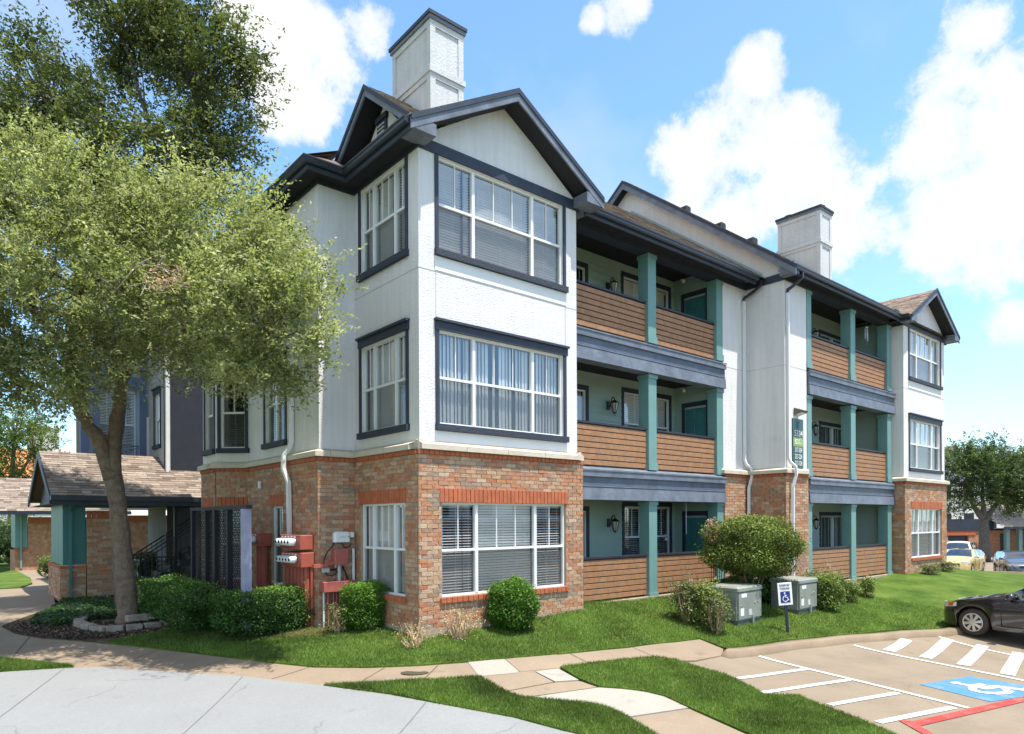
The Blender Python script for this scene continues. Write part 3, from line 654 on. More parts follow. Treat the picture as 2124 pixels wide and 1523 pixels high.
# --- windows
def blind_mesh(w, h, kind, frac=1.0, seed=0, tilt=.7):
    rg = random.Random(seed); mb = MB()
    if kind == 'h':
        n = int(h * frac / .050)
        for i in range(n):
            z = h - (i + .5) * .050 - .03; t = tilt + rg.uniform(-.06, .06); dz, dy = .024 * math.sin(t), .024 * math.cos(t)
            mb.quad((0, -dy, z - dz), (w, -dy, z - dz), (w, dy, z + dz), (0, dy, z + dz))
        mb.box(0, w, -.02, .02, h - .035, h)
        for x in (w * .12, w * .5, w * .88): mb.box(x - .002, x + .002, -.027, -.025, h * (1 - frac), h)
    elif kind == 'v':
        n = int(w / .082)
        for i in range(n):
            if rg.random() < .07: continue
            x = (i + .5) * w / n; a = rg.uniform(.15, .5); dx, dy = .043 * math.cos(a), .043 * math.sin(a)
            mb.quad((x - dx, -dy, .01), (x + dx, dy, .01), (x + dx, dy, h), (x - dx, -dy, h))
    elif kind == 'c': mb.quad((0, 0, 0), (w, 0, 0), (w, 0, h), (0, 0, h))
    return mb.mesh('blind', M['vslat'] if kind == 'v' else M['slat'])
def window(fr, ang, x0, x1, z0, z1, cols=(.262, .476, .262), blind='h', casing=True, rail=.5, mid=(1, 2, 1), head=True, depth=.045, parent=None, tilt=.7, fracs=None, sill=True, room=.9, casm='navy', lab=None, seedw=0):
    w, h = x1 - x0, z1 - z0; o = fr(x0, 0, z0); mb = MB(); d0, d1 = depth, depth + .06; fw = .035
    mb.box(0, fw, d0, d1, 0, h); mb.box(w - fw, w, d0, d1, 0, h); mb.box(fw, w - fw, d0, d1, 0, fw); mb.box(fw, w - fw, d0, d1, h - fw, h)
    tot = sum(cols); xs = [0]
    for c in cols: xs.append(xs[-1] + c / tot * w)
    zr = h * rail
    for x in xs[1:-1]: mb.box(x - .032, x + .032, d0 - .012, d1, fw, h - fw)
    cells = []
    for i in range(len(cols)):
        a = xs[i] + (.032 if i else fw); b = xs[i + 1] - (.032 if i < len(cols) - 1 else fw); cells.append((a, b))
        if rail: mb.box(a, b, d0 - .006, d1, zr - .022, zr + .022)
        nm = mid[i] if i < len(mid) else 0
        for k in range(nm):
            xx = a + (b - a) * (k + 1) / (nm + 1); mb.box(xx - .008, xx + .008, d0 + .014, d0 + .03, (zr + .022) if rail else fw, h - fw)
    win = mb.build('window', M['frame'], parent or apt, loc=o, rz=ang)
    if lab: win['label'] = lab
    for a, b in cells:
        for zz in (((fw, zr - .022, 1), (zr + .022, h - fw, 0)) if rail else ((fw, h - fw, 0),)):
            p = MB(); p.quad((a, d0 + .035, zz[0]), (b, d0 + .035, zz[0]), (b, d0 + .035, zz[1]), (a, d0 + .035, zz[1])); p.build('pane', M['pane'], win)
            if zz[2]:
                p = MB(); p.quad((a + .004, d0 + .02, zz[0]), (b - .004, d0 + .02, zz[0]), (b - .004, d0 + .02, zz[1]), (a + .004, d0 + .02, zz[1])); p.build('screen', M['screen'], win)
    if blind:
        for i, (a, b) in enumerate(cells):
            bm_ = blind_mesh(b - a + .02, h - .06, blind, 1.0 if fracs is None else fracs[i], seedw * 10 + i, tilt if not isinstance(tilt, tuple) else tilt[i])
            link('blind', bm_, win, (a - .01, d1 + .06, .03), kind='stuff')
    # near-black sheet standing in for the unlit room behind
    r = MB(); r.quad((-.3, d1 + room, -.4), (w + .3, d1 + room, -.4), (w + .3, d1 + room, h + .4), (-.3, d1 + room, h + .4)); r.build('dark_room_sheet', M['dark'], win)
    if casing:
        c = MB(); c.box(-.075, -.002, -.028, .02, 0, h); c.box(w + .002, w + .075, -.028, .02, 0, h)
        if sill: c.box(-.085, w + .10, -.075, .02, -.115, -.002, 1)
        if head:
            c.box(-.085, w + .10, -.045, .02, h + .002, h + .145); c.box(-.10, w + .115, -.085, .02, h + .147, h + .19, 1)
        c.build('casing', [M['navy'], M['navyrough']], win)
    return win

# --- walls
W = 3.83; B = 2.30; A = -.76
stu = MB()
O3, O2 = (6.62, 8.255), (3.58, 5.22)
Ff = frame((0, 0), FA); Lf = frame((0, B), LA)
wf = (.405, 3.435); wl = (B - 2.035, B - .40)
stu.cut(); stu.fr = Ff; wall(stu, 0, W, ZW, ZF, [(*wf, *O3), (*wf, *O2)])
stu.cut(); stu.fr = Lf; wall(stu, 0, B, ZW, ZF, [(*wl, *O3), (*wl, *O2)])
stu.cut(); stu.fr = frame((A, B), FA); wall(stu, 0, -A, ZW, ZF)
wing = frame((A, 6.0), LA); wo = (1.0, 2.1)
stu.cut(); stu.fr = wing; wall(stu, 0, 3.7, ZW, ZF, [(*wo, *O3), (*wo, *O2)])
DG = .778; diag = frame((A - .55, 6.55), DA); do = (.10, DG - .10)
stu.cut(); stu.fr = diag; wall(stu, 0, DG, ZW, ZF, [(*do, *O3), (*do, *O2)])
bay = frame((A - .55, 7.6), LA); bo = (.2, .85)
stu.cut(); stu.fr = bay; wall(stu, 0, 1.05, ZW, ZF, [(*bo, *O3), (*bo, *O2)])
# end of block towards the first balcony, piers, far bay
stu.cut(); stu.fr = ID
stu.quad((W, 0, ZW), (W, 1.94, ZW), (W, 1.94, ZF), (W, 0, ZF))
P1 = frame((9.88, .463), FA); P2 = frame((11.04, -.675), FA); PR = frame((11.04, .463), LA)
stu.cut(); stu.fr = P1; wall(stu, 0, 1.16, ZW, ZF)
stu.cut(); stu.fr = PR; wall(stu, 0, 1.138, ZW, ZF)
stu.cut(); stu.fr = P2; wall(stu, 0, 1.19, ZW, ZF)
FBL = frame((18.15, .9), LA); FB = frame((18.15, -1.0), FA); fbo = (.48, 3.33)
stu.cut(); stu.fr = FBL; wall(stu, 0, 1.9, ZW, ZF)
stu.cut(); stu.fr = FB; wall(stu, 0, 3.75, ZW, ZF, [(*fbo, *O3), (*fbo, *O2)])
stu.cut(); stu.fr = ID
stu.quad((21.9, -1, -.3), (21.9, 9.3, -.3), (21.9, 9.3, ZF), (21.9, -1, ZF)); stu.cut(); stu.quad((21.9, 9.3, -.3), (A + .6, 9.3, -.3), (A + .6, 9.3, ZF), (21.9, 9.3, ZF)); stu.cut(); stu.quad((A + .6, 9.3, -.3), (A + .6, 7.6, -.3), (A + .6, 7.6, ZF), (A + .6, 9.3, ZF)); stu.cut(); stu.quad((A + .6, 7.6, -.3), (A - .55, 7.6, -.3), (A - .55, 7.6, ZF), (A + .6, 7.6, ZF)); stu.cut()
# gable triangles of stucco
AZ, RX = 9.69, 1.915
stu.cut(); stu.poly([(0, 0, ZF), (W, 0, ZF), (W, 0, 8.46), (RX, 0, AZ), (0, 0, 8.46)])
stu.cut(); stu.poly([(0, B, ZF), (0, 0, ZF), (0, 0, 8.40), (0, B / 2, 9.50), (0, B, 8.40)])
stu.cut(); stu.poly([(18.15, -1, ZF), (21.9, -1, ZF), (21.9, -1, 8.46), (20.02, -1, 9.62), (18.15, -1, 8.46)])
stu.cut(); stu.poly([(11.04, 9.3, ZF), (11.04, -.675, ZF), (11.04, -.675, 8.62), (11.04, 4.66, 12.60), (11.04, 9.3, 9.2)])
stu.build_all('stucco_wall', M['stucco'], apt)
# fine score lines in the stucco are thin recessed-looking beads
jl = MB()
for fr_, x0, x1, zs in ((Ff, 0, W, (6.22,)), (Lf, 0, B, (6.22,)), (P1, 0, 1.16, (6.0,)), (PR, 0, 1.138, (6.0,)), (P2, 0, 1.19, (6.0,)), (FB, 0, 3.75, (6.2,)), (FBL, 1.5, 1.9, (6.2,)), (wing, 0, 3.7, (6.22,))):
    jl.fr = fr_
    for z in zs: jl.box(x0, x1, -.004, .004, z, z + .008); jl.cut()
jl.fr = Ff
for x in (.345, 3.50): jl.box(x - .004, x + .004, -.004, .004, 5.43, 6.22); jl.cut()
jl.build_all('stucco_joint', mat('joint_line', (.40, .39, .37), .9), apt)
# smooth apron boards under the front windows
ap = MB(Ff); ap.box(.33, 3.53, -.012, .01, 3.275, 3.46); ap.cut(); ap.box(.33, 3.53, -.012, .01, 6.25, 6.50); ap.cut(); ap.fr = FB; ap.box(.40, 3.40, -.012, .01, 3.275, 3.46); ap.cut(); ap.box(.40, 3.40, -.012, .01, 6.25, 6.50)
ap.build_all('apron_board', M['panelwhite'], apt)

# brick storey
mor = MB(); G1 = (.56, 2.21)
def brickwall(org, ang, x0, x1, ops, seed, single=False, z0=.045, z1=ZB, ext=0, y=-.05):
    fr = frame(org, ang); mor.fr = fr; wall(mor, x0, x1, -.05, ZW, ops, .10, y=y + .012); mor.fr = ID; mor.cut()
    bo_ = [(o[0], o[1], o[2] - .10, o[3] + .255) if len(o) == 4 else o for o in ops]
    bo_ = [(o[0] - .0, o[1] + .0, o[2], o[3]) for o in bo_]
    bricks(fr, ang, org, x0 - ext, x1, z0, z1, bo_, y=y, single=single, seed=seed)
    for o in ops:
        n = max(4, int((o[1] - o[0] + .1) / .094)); sol = soldier(fr, o[0] - .05, o[1] + .05, o[3], o[3] + .25, n, y=y - .018, single=single, ang=ang)
        mor.v, mor.f, mor.m = mor.v, mor.f, mor.m
        nb = max(3, int((o[1] - o[0] + .1) / .115)); soldier(fr, o[0] - .05, o[1] + .06, o[2] - .105, o[2] - .005, nb, y=y - .045, single=single, ang=ang, name='sill_brick')
    return fr
gf = (.42, 3.45)
brickwall((0, 0), FA, -.05, W + .12, [(*gf, *G1)], 1, True)
brickwall((0, B), LA, 0, B + .0, [(B - 2.03, B - .40, *G1)], 2)
brickwall((A, B), FA, -.05, -A - .05, [], 3)
brickwall((A, 6.0), LA, 0, 3.7, [(1.43, 2.05, *G1)], 4)
brickwall((A - .55, 6.55), DA, 0, DG, [(.08, DG - .06, *G1)], 5)
brickwall((A - .55, 7.6), LA, 0, 1.05, [(.2, .85, *G1)], 6)
brickwall((9.88, .463), FA, 0, 1.11, [], 7)
brickwall((11.04, .463), LA, .05, 1.138, [], 8)
brickwall((11.04, -.675), FA, -.05, 1.19, [], 9)
brickwall((18.15, .9), LA, 1.0, 1.9, [], 10)
brickwall((18.15, -1.0), FA, -.05, 3.80, [(.50, 3.30, *G1)], 11)
for fr_, x0, x1, sg in ((frame((0, 0), FA), -.07, W + .13, True), (frame((0, B), LA), 0, B, False), (frame((A, B), FA), -.06, -A - .05, False), (frame((A, 6.0), LA), 0, 3.7, False), (frame((A - .55, 6.55), DA), 0, DG, False), (frame((A - .55, 7.6), LA), 0, 1.05, False),
                    (P1, 0, 1.1, False), (PR, .06, 1.138, False), (P2, -.06, 1.20, False), (FBL, 1.4, 1.9, False), (FB, -.06, 3.82, False)):
    soldier(fr_, x0, x1, ZB, 3.11, int((x1 - x0) / .108), y=-.075, single=sg, name='dentil_brick')
mor.quad((W + .12, -.05, -.1), (W + .12, 1.9, -.1), (W + .12, 1.9, 3.11), (W + .12, -.05, 3.11)); mor.cut(); mor.quad((12.23, -.7, -.1), (12.23, .6, -.1), (12.23, .6, 3.11), (12.23, -.7, 3.11))
mor.build_all('brick_wall', M['mortar'], apt)
bricks(frame((W + .12, 0), math.pi / 2), 0, 0, 0, 1.9, .045, ZB, y=-.01, seed=12); bricks(frame((21.9, -1), math.pi / 2), 0, 0, 0, 3, .045, ZB, y=-.02, seed=13)
bk.build('brick', BRM, apt, kind='stuff'); rb.build('accent_brick', M['redbrick'], apt, kind='stuff')
ft = MB()
for p in ([(A - .55, 7.6), (A - .55, 6.55), (A, 6), (A, B), (0, B), (0, 0), (W + .12, 0), (W + .12, 1)],): ft.sweep([(-.1, -.5), (.062, -.5), (.062, .04), (-.1, .045)], p); ft.cut()
ft.sweep([(-.1, -.5), (.062, -.5), (.062, .03), (-.1, .035)], [(9.88, 1), (9.88, .463), (11.04, .463), (11.04, -.675), (12.23, -.675), (12.23, 0)]); ft.cut(); ft.sweep([(-.1, -.5), (.062, -.5), (.062, .03), (-.1, .035)], [(18.15, 0), (18.15, -1), (21.9, -1), (21.9, 3)])
ft.build_all('footing', M['conc'], apt)
# stone ledge in separate blocks
def ledge(path, step=.95):
    P = [Vector(p) for p in path]; segs = []; cur = [P[0]]; acc = 0
    for a, b in zip(P[:-1], P[1:]):
        L = (b - a).length; t = 0
        while L - t > 1e-6:
            need = step - acc
            if t + need < L - .25: t += need; q = a + (b - a) * (t / L); cur.append(q - (b - a).normalized() * .004); segs.append(cur); cur = [q + (b - a).normalized() * .004]; acc = 0
            else: acc += L - t; t = L; cur.append(b)
    if len(cur) > 1: segs.append(cur)
    for s_ in segs:
        mb = MB(); mb.sweep([(-.05, 3.115), (.135, 3.115), (.135, 3.205), (.12, 3.218), (-.05, 3.285)], [(p.x, p.y) for p in s_]); mb.build('ledge_stone', M['stone'], apt)
ledge([(A - .55, 7.6), (A - .55, 6.55), (A, 6.0), (A, B), (0, B), (0, 0), (W, 0), (W, .5)])
ledge([(9.88, .8), (9.88, .463), (11.04, .463), (11.04, -.675), (12.23, -.675), (12.23, -.3)])
ledge([(18.15, -.5), (18.15, -1.0), (21.9, -1.0), (21.9, 2)])

# windows
window(Ff, FA, *wf, *O3, head=False, tilt=-.5, seedw=1)
window(Ff, FA, *wf, *O2, blind='v', seedw=2)
gfr = frame((0, -.05), FA)
window(gfr, FA, *gf, *G1, casing=False, depth=.06, tilt=(.35, -1.05, .3), rail=.49, seedw=3)
window(Lf, LA, *wl, *O3, head=False, tilt=-.75, seedw=4)
window(Lf, LA, *wl, *O2, blind='v', seedw=5)
window(frame((-.05, B), LA), LA, B - 2.03, B - .40, *G1, casing=False, depth=.06, blind='v', seedw=6)
window(wing, LA, *wo, *O3, cols=(1, 1), mid=(1, 1), head=False, seedw=7); window(wing, LA, *wo, *O2, cols=(1, 1), mid=(1, 1), seedw=8)
window(frame((A - .05, 6), LA), LA, 1.43, 2.05, *G1, cols=(1,), mid=(1,), casing=False, depth=.06, seedw=9)
window(diag, DA, *do, *O3, cols=(1,), mid=(1,), head=False, tilt=.2, seedw=10); window(diag, DA, *do, *O2, cols=(1,), mid=(1,), tilt=.15, seedw=11)
window(frame((A - .585, 6.515), DA), DA, .08, DG - .06, *G1, cols=(1,), casing=False, depth=.06, seedw=12)
window(bay, LA, *bo, *O3, cols=(1,), mid=(1,), head=False, seedw=13); window(bay, LA, *bo, *O2, cols=(1,), mid=(1,), seedw=14)
window(FB, FA, *fbo, *O3, head=False, tilt=-.92, seedw=15); window(FB, FA, *fbo, *O2, tilt=-.95, seedw=16)
fw_ = window(frame((18.15, -1.05), FA), FA, .50, 3.30, *G1, casing=False, depth=.06, tilt=-1.05, seedw=17)
bs = MB(); bs.tube([(1.02, .20, .86), (1.62, .19, 1.12), (1.90, .2, 1.58)], .018, 4); bs.tube([(1.62, .19, 1.12), (1.5, .19, .86)], .014, 4); bs.build('bent_slat', M['slat'], fw_)

# --- eaves, gutters, frieze boards
fz = MB()
FR = [(-.02, ZF + .004), (.03, ZF + .004), (.03, ZF + .20), (-.02, ZF + .20)]
fz.sweep(FR, [(A - .55, 7.6), (A - .55, 6.55), (A, 6.0), (A, B), (0, B), (0, 0), (W + .05, 0), (W + .05, .5)])
fz.cut(); fz.sweep(FR, [(9.6, .463), (11.04, .463), (11.04, -.675), (18.15, -.675), (18.15, -1.0), (21.95, -1.0), (21.95, 2)])
fz.cut(); fz.sweep([(0, ZF), (.02, ZF), (.02, ZF + .17), (0, ZF + .17)], [(W, .445), (9.6, .445)])
fz.build_all('frieze_board', M['navy'], apt)
bm_ = MB(); bm_.box(W + .05, 9.62, .47, .76, ZF + .02, ZF + .17); bm_.cut(); bm_.box(12.2, 18.1, -.66, -.38, ZF + .02, ZF + .17); bm_.build_all('balcony_beam', M['navy'], apt)
fa = MB(); sf = MB(); gt = MB()
GP = [(.005, 8.372), (.075, 8.372), (.10, 8.40), (.105, 8.44), (.125, 8.46), (.125, 8.485), (.112, 8.485), (.09, 8.455), (.005, 8.455)]
FP = [(-.03, 8.29), (0, 8.29), (.012, 8.325), (.012, 8.36), (0, 8.37), (0, 8.47), (-.03, 8.47)]
E1 = [(A - .37, 9.0), (A - .37, B - .37), (-.37, B - .37), (-.37, -.36)]
E2 = [(W + .22, -.04), (10.72, -.04)]
E3 = [(10.76, -1.06), (17.78, -1.06), (17.78, -1.36)]
for e_ in (E1, E2, E3): dz_ = -.05 if e_ is E2 else 0; fa.sweep([(o, z + dz_) for o, z in FP], e_); fa.cut(); gt.sweep([(o, z + dz_) for o, z in GP], e_); gt.cut()
fa.sweep(FP, [(22.27, -1.36), (22.27, 3)]); fa.cut()
fa.build_all('fascia', M['navy'], apt); gt.build_all('gutter', M['gutter'], apt)
sz = 8.345
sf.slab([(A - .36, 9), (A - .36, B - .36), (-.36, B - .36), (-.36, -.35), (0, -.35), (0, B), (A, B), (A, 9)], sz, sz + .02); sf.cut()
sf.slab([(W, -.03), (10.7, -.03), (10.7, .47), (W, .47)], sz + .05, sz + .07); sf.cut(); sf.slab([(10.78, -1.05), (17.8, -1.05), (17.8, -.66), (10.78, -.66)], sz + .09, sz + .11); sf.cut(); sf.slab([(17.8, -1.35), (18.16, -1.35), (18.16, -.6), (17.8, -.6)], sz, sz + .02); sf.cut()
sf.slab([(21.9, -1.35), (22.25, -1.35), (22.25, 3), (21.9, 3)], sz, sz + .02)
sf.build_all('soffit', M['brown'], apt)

# --- roofs: felt planes, shingle courses, bargeboards
rf = MB(); shg = MB(); bg_ = MB()
def roofplane(o, eu, es, L, Hh, clip=None, tex=True, z_off=.03, ex=.145, wd=.30):
    """roof plane from o: eu along the eave, es up the slope; clip(u,s) keeps a tab"""
    o, eu, es = Vector(o), Vector(eu).normalized(), Vector(es).normalized(); nn = eu.cross(es).normalized()
    if nn.z < 0: nn = -nn
    rg = random.Random(int(L * 100)); n = int(Hh / ex)
    for r in range(n):
        s0 = r * ex; u = -rg.random() * wd
        while u < L:
            w = wd * rg.uniform(.6, 1.25); a, b = max(u, 0), min(u + w, L); u += w
            if b - a < .03 or (clip and not clip((a + b) / 2, s0 + ex / 2)): continue
            t = .006 + rg.random() * .012; e2 = s0 + ex * 1.04
            p = lambda uu, ss, hh: tuple(o + eu * uu + es * ss + nn * (hh + z_off))
            shg.add([p(a + .003, s0, .004 + t), p(b - .003, s0, .004 + t), p(b - .003, e2, .004), p(a + .003, e2, .004), p(a + .003, s0, -.004), p(b - .003, s0, -.004)], [(0, 1, 2, 3), (4, 5, 1, 0), (4, 0, 3), (5, 2, 1)], rg.choices((0, 1, 2, 3), (5, 4, 3, 2))[0])
def rpoly(pts): rf.cut(); rf.poly(pts); rf.poly([(x, y, z - .05) for x, y, z in pts][::-1])
k1 = .724; e1v, e1z = -.13, 8.405; rv, rz_ = 4.55, 8.405 + .724 * 4.68
# main roof of the near half (front slope, hip end, back slope)
zq = e1z + k1 * (.77 - e1v); rpoly([(W + .1, e1v, e1z), (11.04, e1v, e1z), (11.04, rv, rz_), (4.3, rv, rz_), (.6, .77, zq), (W + .1, .77, zq)]); rpoly([(11.04, 9.4, e1z - .1), (.6, 9.4, e1z - .1), (4.3, rv, rz_), (11.04, rv, rz_)]); rpoly([(.6, 9.4, e1z - .1), (.6, .77, zq), (4.3, rv, rz_)])
q1 = math.hypot(1, k1); roofplane((W + .1, e1v, e1z), (1, 0, 0), (0, 1 / q1, k1 / q1), 7.1, 4.68 * q1)
# low roof over the wing
rpoly([(A - .48, 9.3, 8.47), (A - .48, B - .48, 8.47), (-.3, B - .48 + .46, 9.05), (-.3, 9.3, 9.05)]); rpoly([(A - .48, B - .48, 8.47), (-.3, B - .48, 8.47), (-.3, B - .02, 8.80), (A - .02, B - .02, 8.80)])
# main roof of the forward half
k2 = .75; e2v, e2z = -1.15, 8.45; r2v = 4.66; r2z = e2z + k2 * (r2v - e2v); q2 = math.hypot(1, k2)
rpoly([(10.75, e2v, e2z), (22.3, e2v, e2z), (22.3, r2v, r2z), (10.75, r2v, r2z)]); rpoly([(22.3, 10.4, e2z + .05), (10.75, 10.4, e2z + .05), (10.75, r2v, r2z), (22.3, r2v, r2z)])
roofplane((10.75, e2v, e2z), (1, 0, 0), (0, 1 / q2, k2 / q2), 7.2, 5.81 * q2)
rf.poly([(22.25, -1, ZF), (22.25, 10, ZF), (22.25, r2v, r2z)])
def gable_roof(ridge0, ridge1, half, drop, tex=True, cutside=0, keep=0, al=0):
    """ridge0 (front) to ridge1; eaves at +-half sideways, drop below the ridge"""
    a, b = Vector(ridge0), Vector(ridge1); d = (b - a).normalized(); sd_ = Vector((-d.y, d.x, 0)); L = (b - a).length
    for sgn in (1, -1):
        if sgn == cutside:      # this slope dies into the neighbouring gable: keep only what stands clear of the wall line
            e0 = a + sd_ * sgn * half - Vector((0, 0, drop)); S = (a - e0).length; s0 = S * (half - keep) / half; es_ = (a - e0) / S
            for (u0, u1, sa) in ((0, al, 0), (al, L, s0)):
                pts = [tuple(e0 + d * u0 + es_ * sa), tuple(e0 + d * u1 + es_ * sa), tuple(e0 + d * u1 + es_ * S), tuple(e0 + d * u0 + es_ * S)]; rpoly(pts if sgn > 0 else pts[::-1])
            roofplane(e0, d, es_, L, S, clip=lambda u, s: u < al or s > s0); continue
        e0 = a + sd_ * sgn * half - Vector((0, 0, drop)); e1_ = b + sd_ * sgn * half - Vector((0, 0, drop)); pts = [tuple(e0), tuple(e1_), tuple(b), tuple(a)]
        rpoly(pts if sgn > 0 else pts[::-1])
        if tex: roofplane(e0, d, (a - e0), L, (a - e0).length)
def barge(ridge0, d, half, drop, w=.20, t=.035, ext=0.0):
    """sloping bargeboards with a shingle mould along the top"""
    a = Vector(ridge0); d = Vector(d).normalized(); sd_ = Vector((-d.y, d.x, 0))
    for sgn in (1, -1):
        e = a + sd_ * sgn * (half + ext) - Vector((0, 0, drop * (half + ext) / half)); dz = Vector((0, 0, w)); up_ = Vector((0, 0, .045))
        for (o_, top, bot, tk, m) in ((0.0, -.015, -w, t, 0), (-.02, .035, -.06, t, 1)):
            f0 = d * o_; bk_ = d * (o_ + tk)
            c = [a + Vector((0, 0, top)), e + Vector((0, 0, top)), e + Vector((0, 0, bot)), a + Vector((0, 0, bot))]
            bg_.cut(); bg_.add([tuple(p + f0) for p in c] + [tuple(p + bk_) for p in c], [(0, 1, 2, 3), (7, 6, 5, 4), (0, 4, 5, 1), (1, 5, 6, 2), (2, 6, 7, 3)], m)
# corner block: front gable, side gable
gable_roof((RX, -.40, 9.80), (RX, 3.0, 9.80), 2.31, 1.33, cutside=1, keep=RX - .03, al=.43); barge((RX, -.42, 9.80), (0, 1, 0), 2.31, 1.33)
gable_roof((-.36, 1.18, 9.72), (2.2, 1.18, 9.72), 1.56, 1.22, cutside=-1, keep=1.15, al=.39); barge((-.38, 1.18, 9.72), (1, 0, 0), 1.56, 1.22, w=.17)
gable_roof((20.02, -1.38, 9.74), (20.02, 3.0, 9.74), 2.24, 1.30); barge((20.02, -1.40, 9.74), (0, 1, 0), 2.24, 1.30)
barge((10.74, r2v, r2z), (1, 0, 0), r2v - e2v, r2z - e2z, w=.24)
# gable soffits and boxed eave returns
for (xc, yf, yb, half, drop, rz0) in ((RX, -.385, .0, 2.25, 1.295, 9.64), (20.02, -1.36, -1.0, 2.18, 1.265, 9.58)):
    for sgn in (1, -1): bg_.cut(); bg_.quad((xc, yf, rz0), (xc, yb, rz0), (xc + sgn * half, yb, rz0 - drop), (xc + sgn * half, yf, rz0 - drop), 2)
for sgn in (1, -1): bg_.cut(); bg_.quad((-.345, 1.18, 9.57), (0, 1.18, 9.57), (0, 1.18 + sgn * 1.5, 8.40), (-.345, 1.18 + sgn * 1.5, 8.40), 2)
bg_.cut(); bg_.quad((10.76, r2v, r2z - .2), (11.04, r2v, r2z - .2), (11.04, e2v, e2z - .2), (10.76, e2v, e2z - .2), 2); bg_.quad((10.76, r2v, r2z - .2), (11.04, r2v, r2z - .2), (11.04, 10.3, e2z - .1), (10.76, 10.3, e2z - .1), 2)
for x0, x1, yf, yb in ((-.37, .10, -.425, .0), (W - .10, W + .37, -.425, .40), (17.80, 18.22, -1.405, -1.0), (21.80, 22.27, -1.405, -.6)):
    bg_.cut(); bg_.prism([(x0, 8.30), (x1, 8.30), (x1, 8.50 if x0 in (W - .10, 21.80) else 8.50), (x0, 8.50)], yf + .012, yb, 0)
bg_.prism([(0, 8.29), (.28, 8.29), (.28, 8.62), (0, 8.47)], -1.1, -.66, 0) if False else None
bg_.cut(); bg_.box(10.765, 11.02, -1.10, -.69, 8.30, 8.60, 0)
rf.build_all('roof', M['roofbase'], apt); shg.build('shingles', SH, apt, kind='stuff'); bg_.build_all('bargeboard', [M['bandlite'], M['navy'], M['brown']], apt)
fl = MB(); fl.fr = frame((11.04, 0), LA)
fl.fr = ID; fl.add([(11.02, -.05, 8.53), (11.02, rv, rz_ + .05), (11.02, rv, rz_ + .13), (11.02, -.05, 8.60)], [(0, 1, 2, 3)]); fl.build('flashing', mat('painted_flashing', (.33, .42, .43), .5, .1), apt)
# louvre in the side gable
lv = MB(frame((0, 1.18 + .17), LA)); lv.box(0, .34, -.03, .01, 8.72, 9.22); lv.box(-.03, .37, -.06, .0, 9.222, 9.32)
gl_ = lv.build('gable_vent', M['navy'], apt)
for i in range(6):
    s_ = MB(frame((0, 1.35), LA)); s_.box(.05, .29, -.05, -.031, 8.77 + i * .072, 8.80 + i * .072); s_.build('louvre', mat('louvre_grey', (.4, .42, .42), .6) if i == 0 else bpy.data.materials['louvre_grey'], gl_)
# roof vents showing over the rake
for v, z in ((2.55, 0), (1.35, 0), (.35, 0)):
    zz = e2z + k2 * (v - e2v); mb = MB(); mb.prism([(-.13, -.05), (.13, -.05), (.13, .07), (.10, .11), (-.10, .11), (-.13, .07)], -.12, .12); mb.build('roof_vent', M['plankdark'], apt, loc=(11.15, v, zz + .02))
vb = MB(); vb.box(17.6, 17.85, -1.0, -.8, 8.55, 8.68); vb.build('roof_vent', M['navy'], apt)
# chimneys
def chimney(x0, x1, y0, y1, z0, z1, pots):
    mb = MB(); mb.box(x0, x1, y0, y1, z0, z1 - .09)
    zm = z0 + (z1 - z0) * .5 + .32 * 0; zm = z1 - 1.02
    for (za, zb) in ((zm - 1.6, zm - .02), (zm + .10, z1 - .14)):
        pass
    ch = mb.build('chimney', M['chimney'], apt); t = .022; b = MB()
    for (xa, xb, ya, yb) in ((x0 - t, x0 + .09, y0 - t, y0 + .09), (x1 - .09, x1 + t, y0 - t, y0 + .09), (x0 - t, x0 + .09, y1 - .09, y1 + t), (x1 - .09, x1 + t, y1 - .09, y1 + t)): b.box(xa, xb, ya, yb, z0, z1 - .10)
    for za, zb, e in ((zm, zm + .10, .05), (zm - .09, zm - .001, t + .002), (z1 - .20, z1 - .095, t + .003)): b.box(x0 - e, x1 + e, y0 - e, y1 + e, za, zb)
    b.build('chimney_trim', M['chimney'], ch)
    c = MB(); c.box(x0 - .055, x1 + .055, y0 - .055, y1 + .055, z1 - .095, z1 - .03); c.box(x0 - .075, x1 + .075, y0 - .075, y1 + .075, z1 - .03, z1 + .03, 1); c.build('chimney_cap', [M['bandlite'], M['navy']], ch)
    for (px_, py_) in pots: p = MB(); p.cyl((px_, py_, z1 + .03), .13, .08, n=14); p.cyl((px_, py_, z1 + .11), .17, .03, n=14); p.build('flue', M['black'], ch)
chimney(.345, 1.02, .12, 1.36, 8.6, 10.77, [(.72, .52)])
chimney(13.22, 13.88, -.6, .66, 8.7, 10.88, [(13.55, -.42), (13.55, .02), (13.5, .45)])

